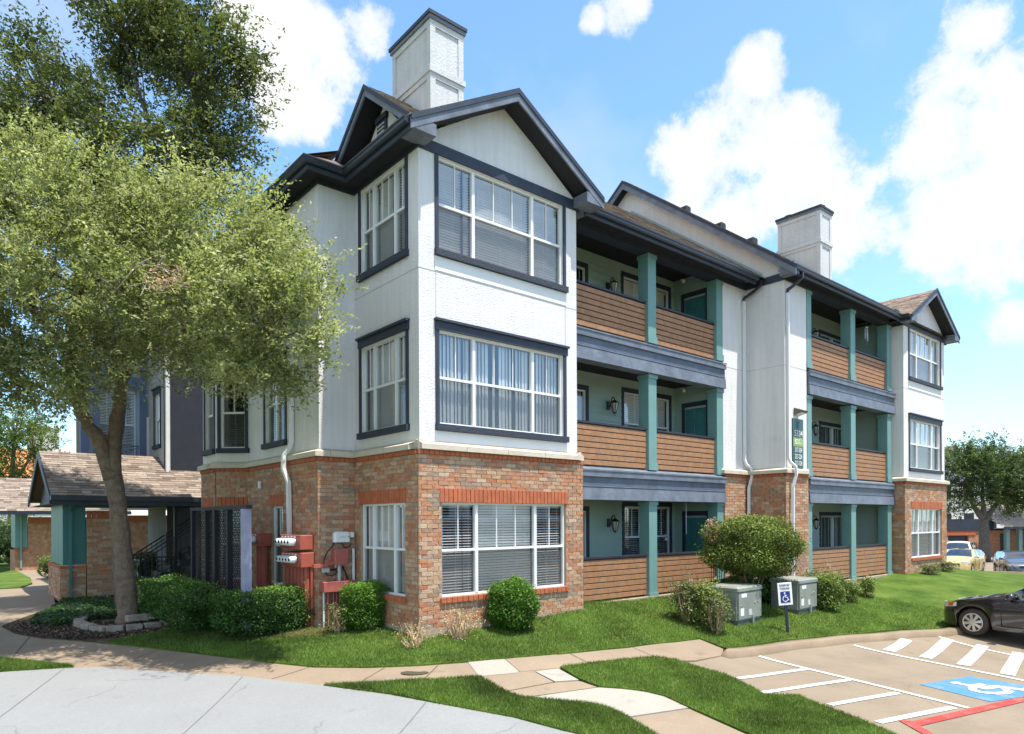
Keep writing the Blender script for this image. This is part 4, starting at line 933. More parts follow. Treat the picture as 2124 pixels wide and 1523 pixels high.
# --- downspouts
dsp = MB(); 
def rect_pipe(name, pts, m, w=.045):
    mb = MB(); mb.tube(pts, w, 4); mb.smooth = False; mb.build(name, m, apt)
rect_pipe('downspout', [(A - .36 - .06, 3.75, 8.37), (A - .36 - .06, 3.75, 8.22), (A - .30, 3.70, 8.10), (A - .12, 3.5, 7.92), (A - .06, 3.46, 7.82), (A - .06, 3.45, 7.6)], M['gutter'], .05)
rect_pipe('downspout', [(A - .06, 3.45, 7.62), (A - .06, 3.45, 3.50), (A - .09, 3.47, 3.38), (A - .20, 3.50, 3.22), (A - .21, 3.50, 2.95), (A - .13, 3.44, 2.66), (A - .12, 3.43, 1.62)], M['pipe'], .052)
for x, y, yo in ((10.86, .463, -.04), (11.12, -.675, -1.06)):
    rect_pipe('downspout', [(x + .02, yo - .06, 8.37), (x + .02, yo - .06, 8.24), (x, (yo + y) / 2 - .08, 8.10), (x, y - .055, 8.0), (x, y - .055, 7.9)], M['gutter'], .045)
    rect_pipe('downspout', [(x, y - .055, 7.92), (x, y - .055, 3.52), (x + .02, y - .10, 3.40), (x + .10, y - .20, 3.28), (x + .11, y - .21, 3.05), (x + .07, y - .14, 2.75), (x + .06, y - .13, .1)], M['pipe'], .047)

# --- balconies
sid_cache = {}
def siding(fr, ang, x0, x1, z0, z1, ops, parent, exp=.175):
    base = MB(fr); wall(base, x0, x1, z0, z1, ops, .06); so = base.build('siding', M['mint'], parent)
    n = int((z1 - z0) / exp)
    for r in range(n):
        za = z0 + r * exp; iv = [(x0, x1)]
        for o in ops:
            if o[2] < za + exp * .6 and o[3] > za + exp * .4: iv = [q for a, b in iv for q in ((a, min(b, o[0])), (max(a, o[1]), b)) if q[1] - q[0] > .02]
        for a, b in iv:
            key = round(b - a, 3)
            if key not in sid_cache:
                mb = MB(); w = key; mb.add([(0, -.022, 0), (w, -.022, 0), (w, -.006, exp), (0, -.006, exp), (0, 0, 0), (w, 0, 0)], [(0, 1, 2, 3), (4, 5, 1, 0)]); sid_cache[key] = mb.mesh('siding_board', M['mint'])
            link('siding_board', sid_cache[key], so, fr(a, 0, za + .002), ang)
plank_cache = {}
def railing(x0, x1, yv, zd):
    mb = MB(); mb.box(x0, x1, yv - .02, yv + .09, zd + .955, zd + 1.0); rl = mb.build('railing', M['plankdark'], apt)
    b = MB(); b.box(x0, x1, yv + .031, yv + .045, zd + .03, zd + .955); b.build('backing', M['plankdark'], rl)
    for r in range(7):
        key = round(x1 - x0, 3)
        if key not in plank_cache: m_ = MB(); m_.bbox(0, key, 0, .028, 0, .106, .003); plank_cache[key] = m_.mesh('plank', M['plank'])
        link('plank', plank_cache[key], rl, (x0, yv + random.uniform(-.002, .002), zd + .045 + r * .1295))
def post(x0, x1, yv, z0, z1, d=None):
    d = d or (x1 - x0); mb = MB(); mb.box(x0, x1, yv, yv + d, z0, z1); po = mb.build('post', M['teal'], apt); e = .022
    c = MB(); c.box(x0 - e, x1 + e, yv - e, yv + d + e, z1 - .10, z1 - .003); c.cut(); c.box(x0 - e, x1 + e, yv - e, yv + d + e, z0 + .003, z0 + .17); c.build_all('post_trim', M['teal'], po)
def band(x0, x1, yv, zt):
    """stepped deck edge, top at zt"""
    mb = MB()
    mb.add([(x0, yv - .05, zt - .065), (x1, yv - .05, zt - .065), (x1, yv + .12, zt), (x0, yv + .12, zt), (x0, yv - .05, zt - .10), (x1, yv - .05, zt - .10)], [(0, 1, 2, 3), (4, 5, 1, 0), (0, 3, 4), (5, 2, 1)], 1)
    mb.box(x0, x1, yv - .035, yv + .1, zt - .225, zt - .10, 1)
    mb.box(x0, x1, yv + .012, yv + .1, zt - .425, zt - .227, 0)
    mb.box(x0, x1, yv - .006, yv + .1, zt - .448, zt - .427, 1)
    mb.box(x0, x1, yv + .012, yv + .1, zt - .475, zt - .45, 0)
    mb.add([(x0, yv - .012, zt - .475), (x1, yv - .012, zt - .475), (x1, yv - .03, zt - .735), (x0, yv - .03, zt - .735), (x0, yv + .28, zt - .735), (x1, yv + .28, zt - .735), (x1, yv + .28, zt - .475), (x0, yv + .28, zt - .475)], [(3, 2, 1, 0), (4, 5, 2, 3), (7, 6, 5, 4), (0, 1, 6, 7), (0, 7, 4, 3), (1, 2, 5, 6)], 1)
    mb.build('deck_band', [M['band'], M['bandlite']], apt)
def door(fr, ang, x0, x1, z0, h, parent=None, panel=6, col='tealdoor'):
    o = fr(x0, 0, z0); w = x1 - x0; mb = MB(); mb.box(0, w, .01, .05, 0, h); d = mb.build('door', M[col], parent or apt, loc=o, rz=ang)
    if panel == 6:
        for cx in (.12, .56):
            for (za, zb) in ((.10, .38), (.44, .78), (.84, .95)):
                p = MB(); p.bbox(cx * w, (cx + .32) * w, -.004, .012, za * h, zb * h, .006); p.build('door_panel', M[col], d)
    else:
        for i in range(4): p = MB(); p.box((.02 + i * .245) * w, (.02 + i * .245 + .235) * w, .0, .012, .02 * h, .98 * h); p.build('door_board', M[col], d)
    kb = MB(); kb.cyl((.06, -.05, h * .47), .022, .06, 'y', 8); kb.build('knob', M['metal'], d)
    c = MB(); c.box(-.10, -.001, -.03, .05, 0, h); c.box(w + .001, w + .10, -.03, .05, 0, h); c.box(-.10, w + .10, -.032, .05, h + .001, h + .13); c.build('door_trim', M['navy'], d)
def win_trim(fr, ang, x0, x1, z0, z1, **kw):
    w_ = window(fr, ang, x0, x1, z0, z1, casing=False, depth=.0, **kw)
    c = MB(); w, h = x1 - x0, z1 - z0
    c.box(-.095, -.001, -.03, .05, -.1, h); c.box(w + .001, w + .095, -.03, .05, -.1, h); c.box(-.095, w + .095, -.032, .05, h + .001, h + .12); c.box(0, w, -.03, .05, -.1, -.001); c.build('casing', M['navy'], w_)
    return w_
cl = MB(); dk = MB()
BK = 1.94; bfr = frame((0, BK), FA); sfr = frame((9.75, BK), LA); sfl = frame((W + .125, .5), math.pi / 2)
for fl_i, zf in enumerate((F1 + .02, F2, F3)):
    zc = (2.56, 5.59, 8.62)[fl_i]; zd = (0.06, 3.07, 6.115)[fl_i]
    dk.cut()
    if fl_i: dk.box(W + .01, 9.76, .50, BK + .05, zd - .30, zd - .02); band(W + (.02 if fl_i == 2 else .13), 9.90, .395, zd + .0)
    else: dk.box(W + .1, 9.86, .40, BK + .1, -.25, .055)
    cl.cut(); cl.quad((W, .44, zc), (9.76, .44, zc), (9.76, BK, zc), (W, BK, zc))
    wo_ = (7.56, 9.49, zd + .55, zd + 2.18); w2_ = (4.6, 6.12, zd + .02, zd + 2.05)
    siding(bfr, FA, W + .01, 9.75, zd - .05, zc + .01, [wo_, w2_], apt)
    dop = (.37, 1.06, zd, zd + 1.93)
    siding(sfr, LA, 0, BK - .5, zd - .05, zc + .01, [dop], apt)
    sl = MB(sfl); wall(sl, 0, 1.42, zd - .05, zc); sl.build('siding', M['mint'], apt)
    win_trim(bfr, FA, *wo_, cols=(1, 1), mid=(1, 1) if fl_i else (2, 2), blind='h', tilt=(.25, .25) if not fl_i else (-.9, -.9), seedw=30 + fl_i)
    win_trim(bfr, FA, *w2_, cols=(1, 1), mid=(0, 0), rail=0, blind='v', seedw=40 + fl_i)
    door(sfr, LA, *dop[:2], zd, 1.93, panel=6 if fl_i else 4)
    for (a, b) in ((6.73, 7.03), (9.585, 9.875)): post(a, b, .45, zd - (.0 if fl_i else .1), (2.335, 5.375, 8.26)[fl_i])
    post(W + (.005 if fl_i else .125), W + (.09 if fl_i else .2), .47, zd, (2.335, 5.375, 8.26)[fl_i], .25)
    x0_ = W + (.09 if fl_i else .2)
    railing(x0_, 6.725, .53, zd); railing(7.035, 9.58, .53, zd)
BK2 = .82; b2fr = frame((0, BK2), FA); s2fr = frame((18.0, BK2), LA)
for fl_i in range(3):
    zc = (2.50, 5.56, 8.60)[fl_i]; zd = (0.06, 3.07, 6.09)[fl_i]
    dk.cut()
    if fl_i: dk.box(12.2, 18.05, -.60, BK2 + .05, zd - .30, zd - .02); band(12.26, 18.12, -.735, zd)
    else: dk.box(12.1, 18.12, -.72, BK2 + .1, -.25, .055)
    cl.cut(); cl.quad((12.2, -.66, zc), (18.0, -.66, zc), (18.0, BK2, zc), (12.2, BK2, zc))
    wo_ = (16.12, 17.9, zd, zd + 1.93)
    siding(b2fr, FA, 12.24, 18.0, zd - .05, zc + .01, [wo_], apt)
    siding(s2fr, LA, 0, 1.48, zd - .05, zc + .01, [], apt)
    sl = MB(frame((12.24, -.6), math.pi / 2)); wall(sl, 0, 1.42, zd - .05, zc); sl.build('siding', M['mint'], apt)
    win_trim(b2fr, FA, *wo_, cols=(1, 1), mid=(0, 0), rail=0, blind='v', seedw=50 + fl_i)
    for (a, b) in ((12.245, 12.50), (14.97, 15.29), (17.66, 17.97)): post(a, b, -.685, zd - (.0 if fl_i else .1), (2.325, 5.33, 8.26)[fl_i], .30)
    railing(12.51, 14.965, -.62, zd); railing(15.295, 17.655, -.62, zd)
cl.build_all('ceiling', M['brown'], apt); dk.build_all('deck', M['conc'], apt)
# floors and cores inside, so that rooms are dark
core = MB()
for z in (2.95, 5.99, 8.3): core.slab([(A + .3, 9), (A + .3, B + .3), (.3, B + .3), (.3, .3), (W - .3, .3), (W - .3, 2.3), (11.4, 2.3), (11.4, 1.2), (18.4, 1.2), (18.4, -.6), (21.6, -.6), (21.6, 9)], z, z + .04); core.cut()
core.box(W - .05, W - .03, 1.9, 9, 0, 8.3); core.cut(); core.box(9.8, 9.82, 2.1, 9, 0, 8.3); core.cut(); core.box(18.2, 18.22, 1.2, 9, 0, 8.3)
core.build_all('floor', M['dark'], apt)
# ------------------------------------------------------------------ things fixed to or hung on the building
def text_mesh(txt, size, m, name='lettering', sx=1.0, ext=.002, align='CENTER'):
    cu = bpy.data.curves.new('txt', 'FONT'); cu.body = txt; cu.size = size; cu.align_x = align; cu.align_y = 'CENTER'; cu.extrude = ext; cu.resolution_u = 3
    ob = bpy.data.objects.new('txt', cu); COL.objects.link(ob); dg = bpy.context.evaluated_depsgraph_get(); dg.update()
    me = bpy.data.meshes.new_from_object(ob.evaluated_get(dg)); bpy.data.objects.remove(ob); bpy.data.curves.remove(cu)
    for v in me.vertices: v.co = Vector((v.co.x * sx, -v.co.z - ext, v.co.y))
    me.materials.clear(); me.materials.append(m); me.name = name; return me
M['signgreen'] = mat('sign_dark_teal', (.030, .085, .085), .4, .03); M['signlime'] = mat('sign_lime', (.22, .32, .075), .4, .03); M['signwhite'] = mat('sign_white', (.78, .78, .76), .4, .02)
M['signlogo'] = mat('sign_logo', (.08, .24, .18), .4)
sg = thing('building_sign', 'tall narrow address sign reading 5334 BLDG 3 on the white pier', 'sign', (11.40, -.70, 3.27))
mb = MB(); mb.box(0, .56, -.02, .022, 0, .40); mb.box(0, .56, -.02, .022, .82, 1.34); mb.box(0, .56, -.02, .022, .402, .56)
mb = MB(); mb.box(0, .56, -.012, .022, 0, 1.34); mb.build('panel', M['signgreen'], sg)
mb = MB(); mb.box(0, .56, -.016, .0, .585, .835); mb.build('stripe', M['signlime'], sg)
for t, z, s_, sx in (('5334', .935, .235, .98), ('BLDG 3', .71, .20, .62), ('317-324', .485, .185, .64), ('217-224', .305, .185, .64), ('117-124', .125, .185, .64)):
    me = text_mesh(t, s_, M['signwhite'], sx=sx); link('lettering', me, sg, (.28, -.018, z))
mb = MB()
for (cx, cz, r) in ((.28, 1.215, .052), (.28, 1.135, .052)):
    mb.tube([(cx + r * .8 * math.cos(a * .5236), -.018, cz + r * math.sin(a * .5236)) for a in range(13)], .009, 4)
mb.tube([(.25, -.018, 1.23), (.28, -.018, 1.175), (.31, -.018, 1.23)], .008, 4); mb.tube([(.25, -.018, 1.11), (.28, -.018, 1.165), (.31, -.018, 1.11)], .008, 4)
mb.build('emblem', M['signlogo'], sg)
fl_ = thing('flood_lamp', 'small bronze wedge flood lamp above the address sign', 'lamp', (11.63, -.69, 4.78))
mb = MB(); mb.add([(-.14, 0, -.09), (.14, 0, -.09), (.14, -.22, -.03), (-.14, -.22, -.03), (-.14, 0, .12), (.14, 0, .12), (.14, -.26, .02), (-.14, -.26, .02)], [(4, 5, 6, 7), (0, 1, 5, 4), (1, 2, 6, 5), (2, 3, 7, 6), (3, 0, 4, 7)]); mb.build('housing', mat('bronze', (.13, .11, .09), .5), fl_)
mb = MB(); mb.quad((-.13, 0, -.085), (.13, 0, -.085), (.13, -.215, -.028), (-.13, -.215, -.028)); mb.build('lens', mat('lamp_lens', (.7, .7, .66), .25), fl_)
# lanterns
LG = 'black coach lanterns on the balcony walls'
def lantern(loc, rz, label):
    t = thing('wall_lantern', label, 'lantern', loc, rz, LG)
    mb = MB(); mb.box(-.055, .055, -.02, 0, -.10, .12); mb.tube([(0, -.02, -.02), (0, -.08, -.03), (0, -.10, .08), (0, -.12, .17), (0, -.17, .21), (0, -.22, .17), (0, -.22, .12)], .013, 6); mb.build('bracket', M['black'], t)
    mb = MB(); c = (0, -.22, 0); mb.lathe(c, [(.02, .13), (.06, .10), (.115, .055), (.12, .045)], 8); mb.lathe(c, [(.03, -.22), (.05, -.20), (.045, -.19)], 8); mb.lathe(c, [(.008, -.26), (.012, -.22)], 6)
    for k in range(6): a = k * math.pi / 3; mb.tube([(c[0] + .105 * math.cos(a), c[1] + .105 * math.sin(a), .045), (c[0] + .045 * math.cos(a), c[1] + .045 * math.sin(a), -.195)], .008, 4)
    mb.build('cage', M['black'], t)
    mb = MB(); mb.lathe(c, [(.042, -.19), (.098, .04)], 10); mb.build('glass', mat('lantern_glass', (.55, .52, .42), .2) if 'lantern_glass' not in bpy.data.materials else bpy.data.materials['lantern_glass'], t)
    return t
for zf, nm in ((.06, 'ground'), (3.07, 'second'), (6.115, 'top')):
    lantern((6.93, BK - .025, zf + 1.74), 0, 'black coach lantern on the %s floor balcony wall nearest the corner block' % nm)
for zf, nm in ((.06, 'ground'), (3.07, 'second'), (6.09, 'top')):
    lantern((15.33, BK2 - .025, zf + 1.72), 0, 'black coach lantern on the %s floor balcony wall beside a sliding door' % nm)
wc = thing('wind_chime', 'small silver wind chime hanging under the far top balcony ceiling', 'wind chime', (17.02, -.3, 8.58))
mb = MB(); mb.tube([(0, 0, 0), (0, 0, -.42)], .004, 4); mb.lathe((0, 0, -.42), [(.01, .0), (.06, -.02), (.05, -.05)], 8); mb.build('hanger', M['metal'], wc)
for k in range(6): a = k * 1.047; mb = MB(); mb.tube([(.045 * math.cos(a), .045 * math.sin(a), -.47), (.045 * math.cos(a), .045 * math.sin(a), -.72 - .04 * k)], .008, 5); mb.build('chime_tube', M['metal'], wc)
mb = MB(); mb.tube([(0, 0, -.45), (0, 0, -1.0)], .003, 4); mb.lathe((0, 0, -1.06), [(.0, 0), (.03, .03), (.0, .08)], 6); mb.build('sail', M['teal'], wc)
def floodlet(loc, lab):
    t = thing('corner_floodlight', lab, 'lamp', loc, 0, 'white floodlights in the balcony corners'); mb = MB(); mb.cyl((0, 0, 0), .05, .03, 'z', 10); mb.tube([(0, 0, .0), (-.03, -.07, -.05)], [.02, .055], 8); mb.tube([(.02, 0, .0), (.07, -.06, -.05)], [.02, .055], 8); mb.build('heads', M['whitebox'], t)
floodlet((9.60, 1.55, 8.53), 'white twin floodlight in the ceiling corner of the top near balcony'); floodlet((9.60, 1.55, 5.50), 'white twin floodlight in the ceiling corner of the middle near balcony')
sc_ = thing('security_sticker', 'white security sticker at the foot of the middle balcony window', 'sticker', (9.33, BK - .01, 3.72)); mb = MB(); mb.box(-.06, .06, -.012, -.004, 0, .17); mb.build('sheet', M['whitebox'], sc_)
mb = MB(); mb.tube([(.028 * math.cos(a * .5236), -.014, .10 + .034 * math.sin(a * .5236)) for a in range(13)], .008, 4); mb.build('ring', mat('sticker_blue', (.06, .06, .22), .5), sc_)
sc2 = dup(sc_, (9.33, BK - .01, 1.30), 0, 'white security sticker on the ground floor balcony window')
cdn = thing('hanging_cord', 'white pull cord hanging in front of the ground floor teal door', 'cord', (8.9, .95, 2.5)); mb = MB(); mb.tube([(0, 0, 0), (0, 0, -.85), (.01, 0, -1.0)], .009, 5); mb.build('cord', M['whitebox'], cdn)
# meters
def meter_bank(loc, rz, label, rows, n, w, grp):
    t = thing('electric_meter_bank', label, 'electric meters', loc, rz, grp)
    for r, (z, hh, off) in enumerate(rows):
        mb = MB(); mb.bbox(off, off + w, -.26, .0, z, z + hh, .01); bx = mb.build('meter_box', M['meterred'], t)
        for i in range(n):
            x = off + .07 + (i + .5) * (w - .24) / n; mm_ = MB(); mm_.cyl((x, -.27, z + hh * .5), .078, -.03, 'y', 14); mm_.build('meter_ring', M['metal'], bx)
            mm_ = MB(); mm_.tube([(x, -.30, z + hh * .5), (x, -.36, z + hh * .5), (x, -.40, z + hh * .5)], [.070, .068, .05], 14); mm_.build('meter', M['glassmeter'], bx)
            mm_ = MB(); mm_.box(x - .03, x + .03, -.272, -.26, z + hh - .05, z + hh - .025); mm_.build('tab', M['whitebox'], bx)
            mm_ = MB(); mm_.box(x - .035, x + .035, -.404, -.40, z + hh * .5 - .02, z + hh * .5 + .02); mm_.build('dial', M['cable'], bx)
    return t
mtb = meter_bank((A - .06, 3.42, 0), LA, 'red double meter bank with two rows of glass meters beside the downspout', [(1.36, .27, .0), (1.03, .27, .05)], 5, .98, 'electric meter banks')
mb = MB()
for i in range(6): mb = MB(); mb.tube([(.08 + i * .165 + (.0 if i else -.02), -.10, -.25), (.08 + i * .165, -.10, 1.03)], .055 if i else .085, 8); mb.build('conduit', M['meterred'], mtb)
mb = MB(); mb.box(.02, 1.0, -.06, -.01, -.2, 1.03); mb.build('backing_board', M['meterred'], mtb)
mt2 = meter_bank((A - .06, 5.35, 0), LA, 'red meter bank half hidden behind the lattice screen', [(1.37, .27, .0)], 4, .85, 'electric meter banks')
for i in range(3): mb = MB(); mb.tube([(.35 + i * .18, -.10, -.25), (.35 + i * .18, -.10, 1.37)], .06, 8); mb.build('conduit', M['meterred'], mt2)
# telecom boxes on the short return wall
yb = B - .06
tb = thing('telecom_box', 'white plastic telecom box with grey lettering strip above the red box', 'utility box', (-.54, yb, 1.49)); mb = MB(); mb.bbox(0, .33, -.13, 0, 0, .20, .03); mb.build('cover', M['whitebox'], tb); mb = MB(); mb.bbox(.345, .42, -.10, 0, .09, .19, .01); mb.build('side_module', M['whitebox'], tb); mb = MB(); mb.box(.10, .22, -.133, -.12, .09, .108); mb.build('print', M['greybox'], tb); mb = MB(); mb.cyl((.285, -.13, .10), .012, -.006, 'y', 8); mb.build('latch', M['cable'], tb)
rbx = thing('disconnect_box', 'square faded red metal disconnect box on the short brick return', 'utility box', (-.55, yb, 1.06)); mb = MB(); mb.bbox(0, .28, -.16, 0, 0, .31, .012); mb.build('case', M['pinkred'], rbx); mb = MB(); mb.cyl((.05, -.08, -.05), .02, .05, n=8); mb.cyl((.12, -.08, -.36), .035, .36, n=8, m=0); mb.build('conduit', M['greybox'], rbx)
trg = thing('wiring_trough', 'long faded red wiring trough with a row of red conduits below', 'utility box', (-.80, yb, .57)); mb = MB(); mb.bbox(0, .68, -.22, 0, 0, .19, .012); mb.build('trough', M['pinkred'], trg)
for i in range(8): mb = MB(); x = (.05, .14, .25, .31, .37, .43, .49, .55)[i]; mb.tube([(x, -.09, -.85), (x, -.09, 0)], .02 if i else .018, 6); mb.build('conduit', M['pinkred'] if i else M['pipe'], trg)
for x in (.33, .41, .48): mb = MB(); mb.tube([(x, -.08, .19), (x, -.08, .26)], .02, 6); mb.build('nipple', M['pinkred'], trg)
wp = thing('white_conduit', 'tall white plastic conduit between the red boxes and the window', 'pipe', (-.115, yb, -.2)); mb = MB(); mb.tube([(0, -.05, 0), (0, -.05, 1.56)], .026, 8); mb.build('pipe', M['pipe'], wp)
jb = thing('junction_box', 'small grey junction box hanging on black cables left of the pipe', 'utility box', (-.76, yb, .93)); mb = MB(); mb.bbox(0, .14, -.09, -.01, 0, .085, .012); mb.build('case', M['greybox'], jb)
cb = thing('cable_loop', 'black cable looping from the white telecom box to the junction box', 'cable', (-.5, yb, 1.3)); mb = MB()
mb.tube([(-.02, -.06, .20), (-.05, -.07, .12), (-.16, -.07, .02), (-.23, -.07, -.12), (-.24, -.07, -.30), (-.18, -.08, -.42), (-.06, -.09, -.44), (.05, -.09, -.36), (.06, -.09, -.26)], .012, 6); mb.build('loop', M['cable'], cb)
mb = MB(); mb.tube([(-.12, -.05, -.335), (.02, -.06, -.33), (.09, -.07, -.35)], .016, 6); mb.tube([(.12, -.05, .2), (.2, -.05, .08), (.3, -.06, .1), (.34, -.04, .16)], .01, 5); mb.tube([(.16, -.05, -.28), (.24, -.05, -.45), (.28, -.05, -.56)], .014, 5); mb.build('branch', M['cable'], cb)
tray = thing('cable_tray', 'red angled duct from the meter bank to the red disconnect box', 'duct', (-.98, yb - .12, 1.03)); mb = MB(); mb.box(0, .27, -.06, .03, .0, .065); mb.fr = frame((.25, -.0, .02), .12); mb.box(0, .22, -.05, .05, .02, .085); mb.build('duct', M['pinkred'], tray)
wl_ = thing('alarm_box', 'small white box high on the brick beside the downspout', 'alarm', (A - .06, 5.12, 2.62)); mb = MB(frame((0, 0), LA)); mb.bbox(-.04, .04, -.06, 0, 0, .16, .01); mb.build('case', M['whitebox'], wl_)

# lattice screen
SU = -1.92
ls = thing('lattice_screen', 'dark navy lattice privacy screen with a pale lilac end post', 'screen', (SU, 6.25, 0))
zt = 2.20; lf_ = frame((0, 0), LA); Ls = 3.45
mb = MB(lf_); mb.box(-.05, Ls + .08, -.05, .05, zt - .07, zt); mb.build('top_rail', M['lattice'], ls)
for k, x in enumerate((-.02, .95, 1.55, 2.35, 3.32)):
    mb = MB(lf_)
    if k == 4: mb.box(x, x + .14, -.09, .06, -.3, zt - .075)
    else: mb.box(x, x + .10, -.045, .06, -.3, zt - .075)
    mb.build('post', M['lilac'] if k == 4 else M['lattice'], ls)
mb = MB(lf_); mb.box(.0, Ls, .0, .04, -.18, -.08); mb.build('bottom_rail', M['lattice'], ls)
mb = MB(lf_); s_ = .105; z0 = -.1; hh = zt - .08 - z0; th = .012
for sgn, yy in ((1, .012), (-1, .022)):
    k = -int(hh / s_) - 1
    while k * s_ < Ls:
        a = k * s_; p = []
        # line x = a + t, z = t (sgn 1) or z = hh - t
        t0, t1 = max(0, -a), min(hh, Ls - a)
        if t1 - t0 > .02:
            zf = (lambda t: z0 + t) if sgn > 0 else (lambda t: z0 + hh - t)
            mb.add([(a + t0 - th, yy, zf(t0)), (a + t0 + th, yy, zf(t0)), (a + t1 + th, yy, zf(t1)), (a + t1 - th, yy, zf(t1)), (a + t0 - th, yy + .008, zf(t0)), (a + t0 + th, yy + .008, zf(t0)), (a + t1 + th, yy + .008, zf(t1)), (a + t1 - th, yy + .008, zf(t1))], [(0, 1, 2, 3), (7, 6, 5, 4), (0, 4, 5, 1), (1, 5, 6, 2), (3, 2, 6, 7), (0, 3, 7, 4)])
        k += 1
mb.build('lattice', M['lattice'], ls, kind='stuff')

# transformers
def transformer(loc, rz, w, d, h, label):
    t = thing('pad_transformer', label, 'transformer', loc, rz, 'green pad transformers on the lawn')
    mb = MB(); mb.box(.02, w - .02, .02, d - .02, -.25, .155); mb.build('base', M['paddark'], t)
    mb = MB(); mb.bbox(0, w, 0, d, .16, h, .045); cs = mb.build('case', M['pad'], t)
    mb = MB(); mb.bbox(-.0 + .012, w - .012, -.014, .01, .19, h - .10, .01); mb.build('door', M['pad'], cs)
    mb = MB(); mb.bbox(-.025, w + .025, -.03, d + .025, h - .075, h + .02, .03); mb.build('lid', M['pad'], cs)
    for (xa, xb, za, zb, m) in ((.12, .33, h - .21, h - .13, 'signwhite'), (.08, .22, .26, .42, 'whitebox'), (.42, .54, .25, .38, 'greybox')): p = MB(); p.box(xa, xb, -.017, -.012, za, zb); p.build('label_plate', M[m], t)
    p = MB(); p.box(w * .55, w * .55 + .05, -.05, -.01, .08, .26); p.cyl((w * .575, -.03, .03), .02, .05, n=8); p.build('hasp', M['metal'], t)
    for x, z in ((.10, h * .56), (w - .17, h * .62), (w - .3, h * .6)): p = MB(); p.cyl((x, -.015, z), .018, -.015, 'y', 8); p.build('bolt', M['metal'], t)
    return t
ga = G(1529, 1309); gb = G(1655, 1286)
transformer((ga[0], ga[1], ga[2] + .0), 0.03, .98, .74, .86, 'green pad transformer nearest the kerb with a pale label at its corner')
transformer((gb[0] + .02, gb[1], gb[2] + .0), 0.03, .92, .74, .86, 'green pad transformer standing behind the reserved parking sign')
# cream condensers behind the big shrub
def condenser(loc, s_, h, label):
    t = thing('condenser_unit', label, 'air conditioner', loc, 0, 'cream condensers behind the transformers'); mb = MB(); mb.bbox(0, s_, 0, s_, 0, h, .02); mb.build('case', M['accream'], t)
    for i in range(9): p = MB(); p.box(.03, s_ - .03, -.008, .004, .08 + i * (h - .2) / 9, .10 + i * (h - .2) / 9); p.build('louvre', M['accream'], t)
    p = MB(); p.cyl((s_ / 2, s_ / 2, h), s_ * .42, .03, n=18); p.build('fan_guard', M['plankdark'], t); p = MB(); p.box(s_ * .35, s_ * .8, -.012, 0, h - .27, h - .17); p.build('badge', M['pinkred'], t); return t
ca = at(1620, 1215, 16.9); cb_ = at(1676, 1212, 17.2)
condenser((ca[0], ca[1], h1(ca[0], ca[1])), .75, .70, 'cream condenser with a red badge beside the shrub stems'); condenser((cb_[0], cb_[1], h1(cb_[0], cb_[1])), .75, .62, 'cream condenser half hidden behind the second transformer')
# reserved parking sign
sp = G(1632, 1322)
rs = thing('parking_sign', 'tilted white reserved parking sign with blue wheelchair symbol on a dark post', 'sign', (sp[0], sp[1], h1(sp[0], sp[1])), -YAW + .04)
rs.rotation_euler = (0, -.075, -YAW + .04)
mb = MB(); mb.box(-.03, .03, -.012, .012, -.1, .86); mb.build('post', mat('dark_blue_post', (.018, .022, .05), .4), rs)
mb = MB(); mb.bbox(-.155, .155, -.02, -.012, .64, 1.12, .004); mb.build('plate', M['signwhite'], rs)
mb = MB(); mb.box(-.105, .105, -.024, -.02, .69, .935); mb.build('blue_square', mat('sign_blue', (.02, .035, .20), .4), rs)
link('lettering', text_mesh('RESERVED', .062, mat('sign_ink', (.05, .07, .2), .5), sx=.82), rs, (0, -.022, 1.065)); link('lettering', text_mesh('PARKING', .062, bpy.data.materials['sign_ink'], sx=.82), rs, (0, -.022, .995))
mb = MB(); y = -.026
mb.cyl((-.012, -.024, .90), .017, -.003, 'y', 10); mb.tube([(-.012, y, .875), (-.008, y, .81), (.04, y, .805), (.06, y, .745), (.078, y, .75)], .010, 4); mb.tube([(-.01, y, .845), (.03, y, .845)], .008, 4)
mb.tube([(-.028, y, .835), (-.055, y, .80), (-.06, y, .765), (-.04, y, .73), (-.005, y, .715), (.03, y, .73), (.045, y, .76)], .009, 4); mb.build('wheelchair_symbol', M['signwhite'], rs)
# stone ring round the tree
pc = G(262, 1286)
pr_ = thing('stone_planter', 'low ring of weathered concrete blocks round the shade tree trunk', 'planter', tuple(pc))
M['block'] = mat('weathered_block', (.30, .255, .20), .95, .25, 5, .6, 35, fine=.12, dirt=((.12, .10, .085), 3, .55, .6))
ringpx = [(160,1293),(190,1300),(222,1306),(258,1303),(292,1300),(330,1295),(362,1289),(398,1297),(210,1279),(175,1284),(245,1275),(300,1277),(335,1278),(360,1276)]
RP = smoothpath([G(*p)[:2] for p in [(172,1282),(156,1292),(185,1302),(225,1306),(262,1303),(300,1299),(338,1294),(372,1287),(385,1280)]], 2)
def block_row(RP, z0, hh, ln):
    acc = 0; cur = RP[0]; 
    for p in RP[1:]:
        d = np.linalg.norm(p - cur)
        if d >= ln:
            t = (p - cur) / d; a = math.atan2(t[1], t[0]); mid = (p + cur) / 2; mb = MB(frame((mid[0] - pc[0], mid[1] - pc[1]), a + random.uniform(-.05, .05))); l2 = d / 2 - .012; zb = h1(*mid) - pc[2] + z0
            mb.bbox(-l2, l2, -.10, .10, zb, zb + hh + random.uniform(-.01, .012), .014); mb.build('block', M['block'], pr_); cur = p
block_row(RP, -.03, .16, .30)
RP2 = smoothpath([G(*p)[:2] for p in [(258,1296),(300,1290),(345,1286),(390,1284),(408,1288)]], 2); block_row(RP2, .13, .12, .36)
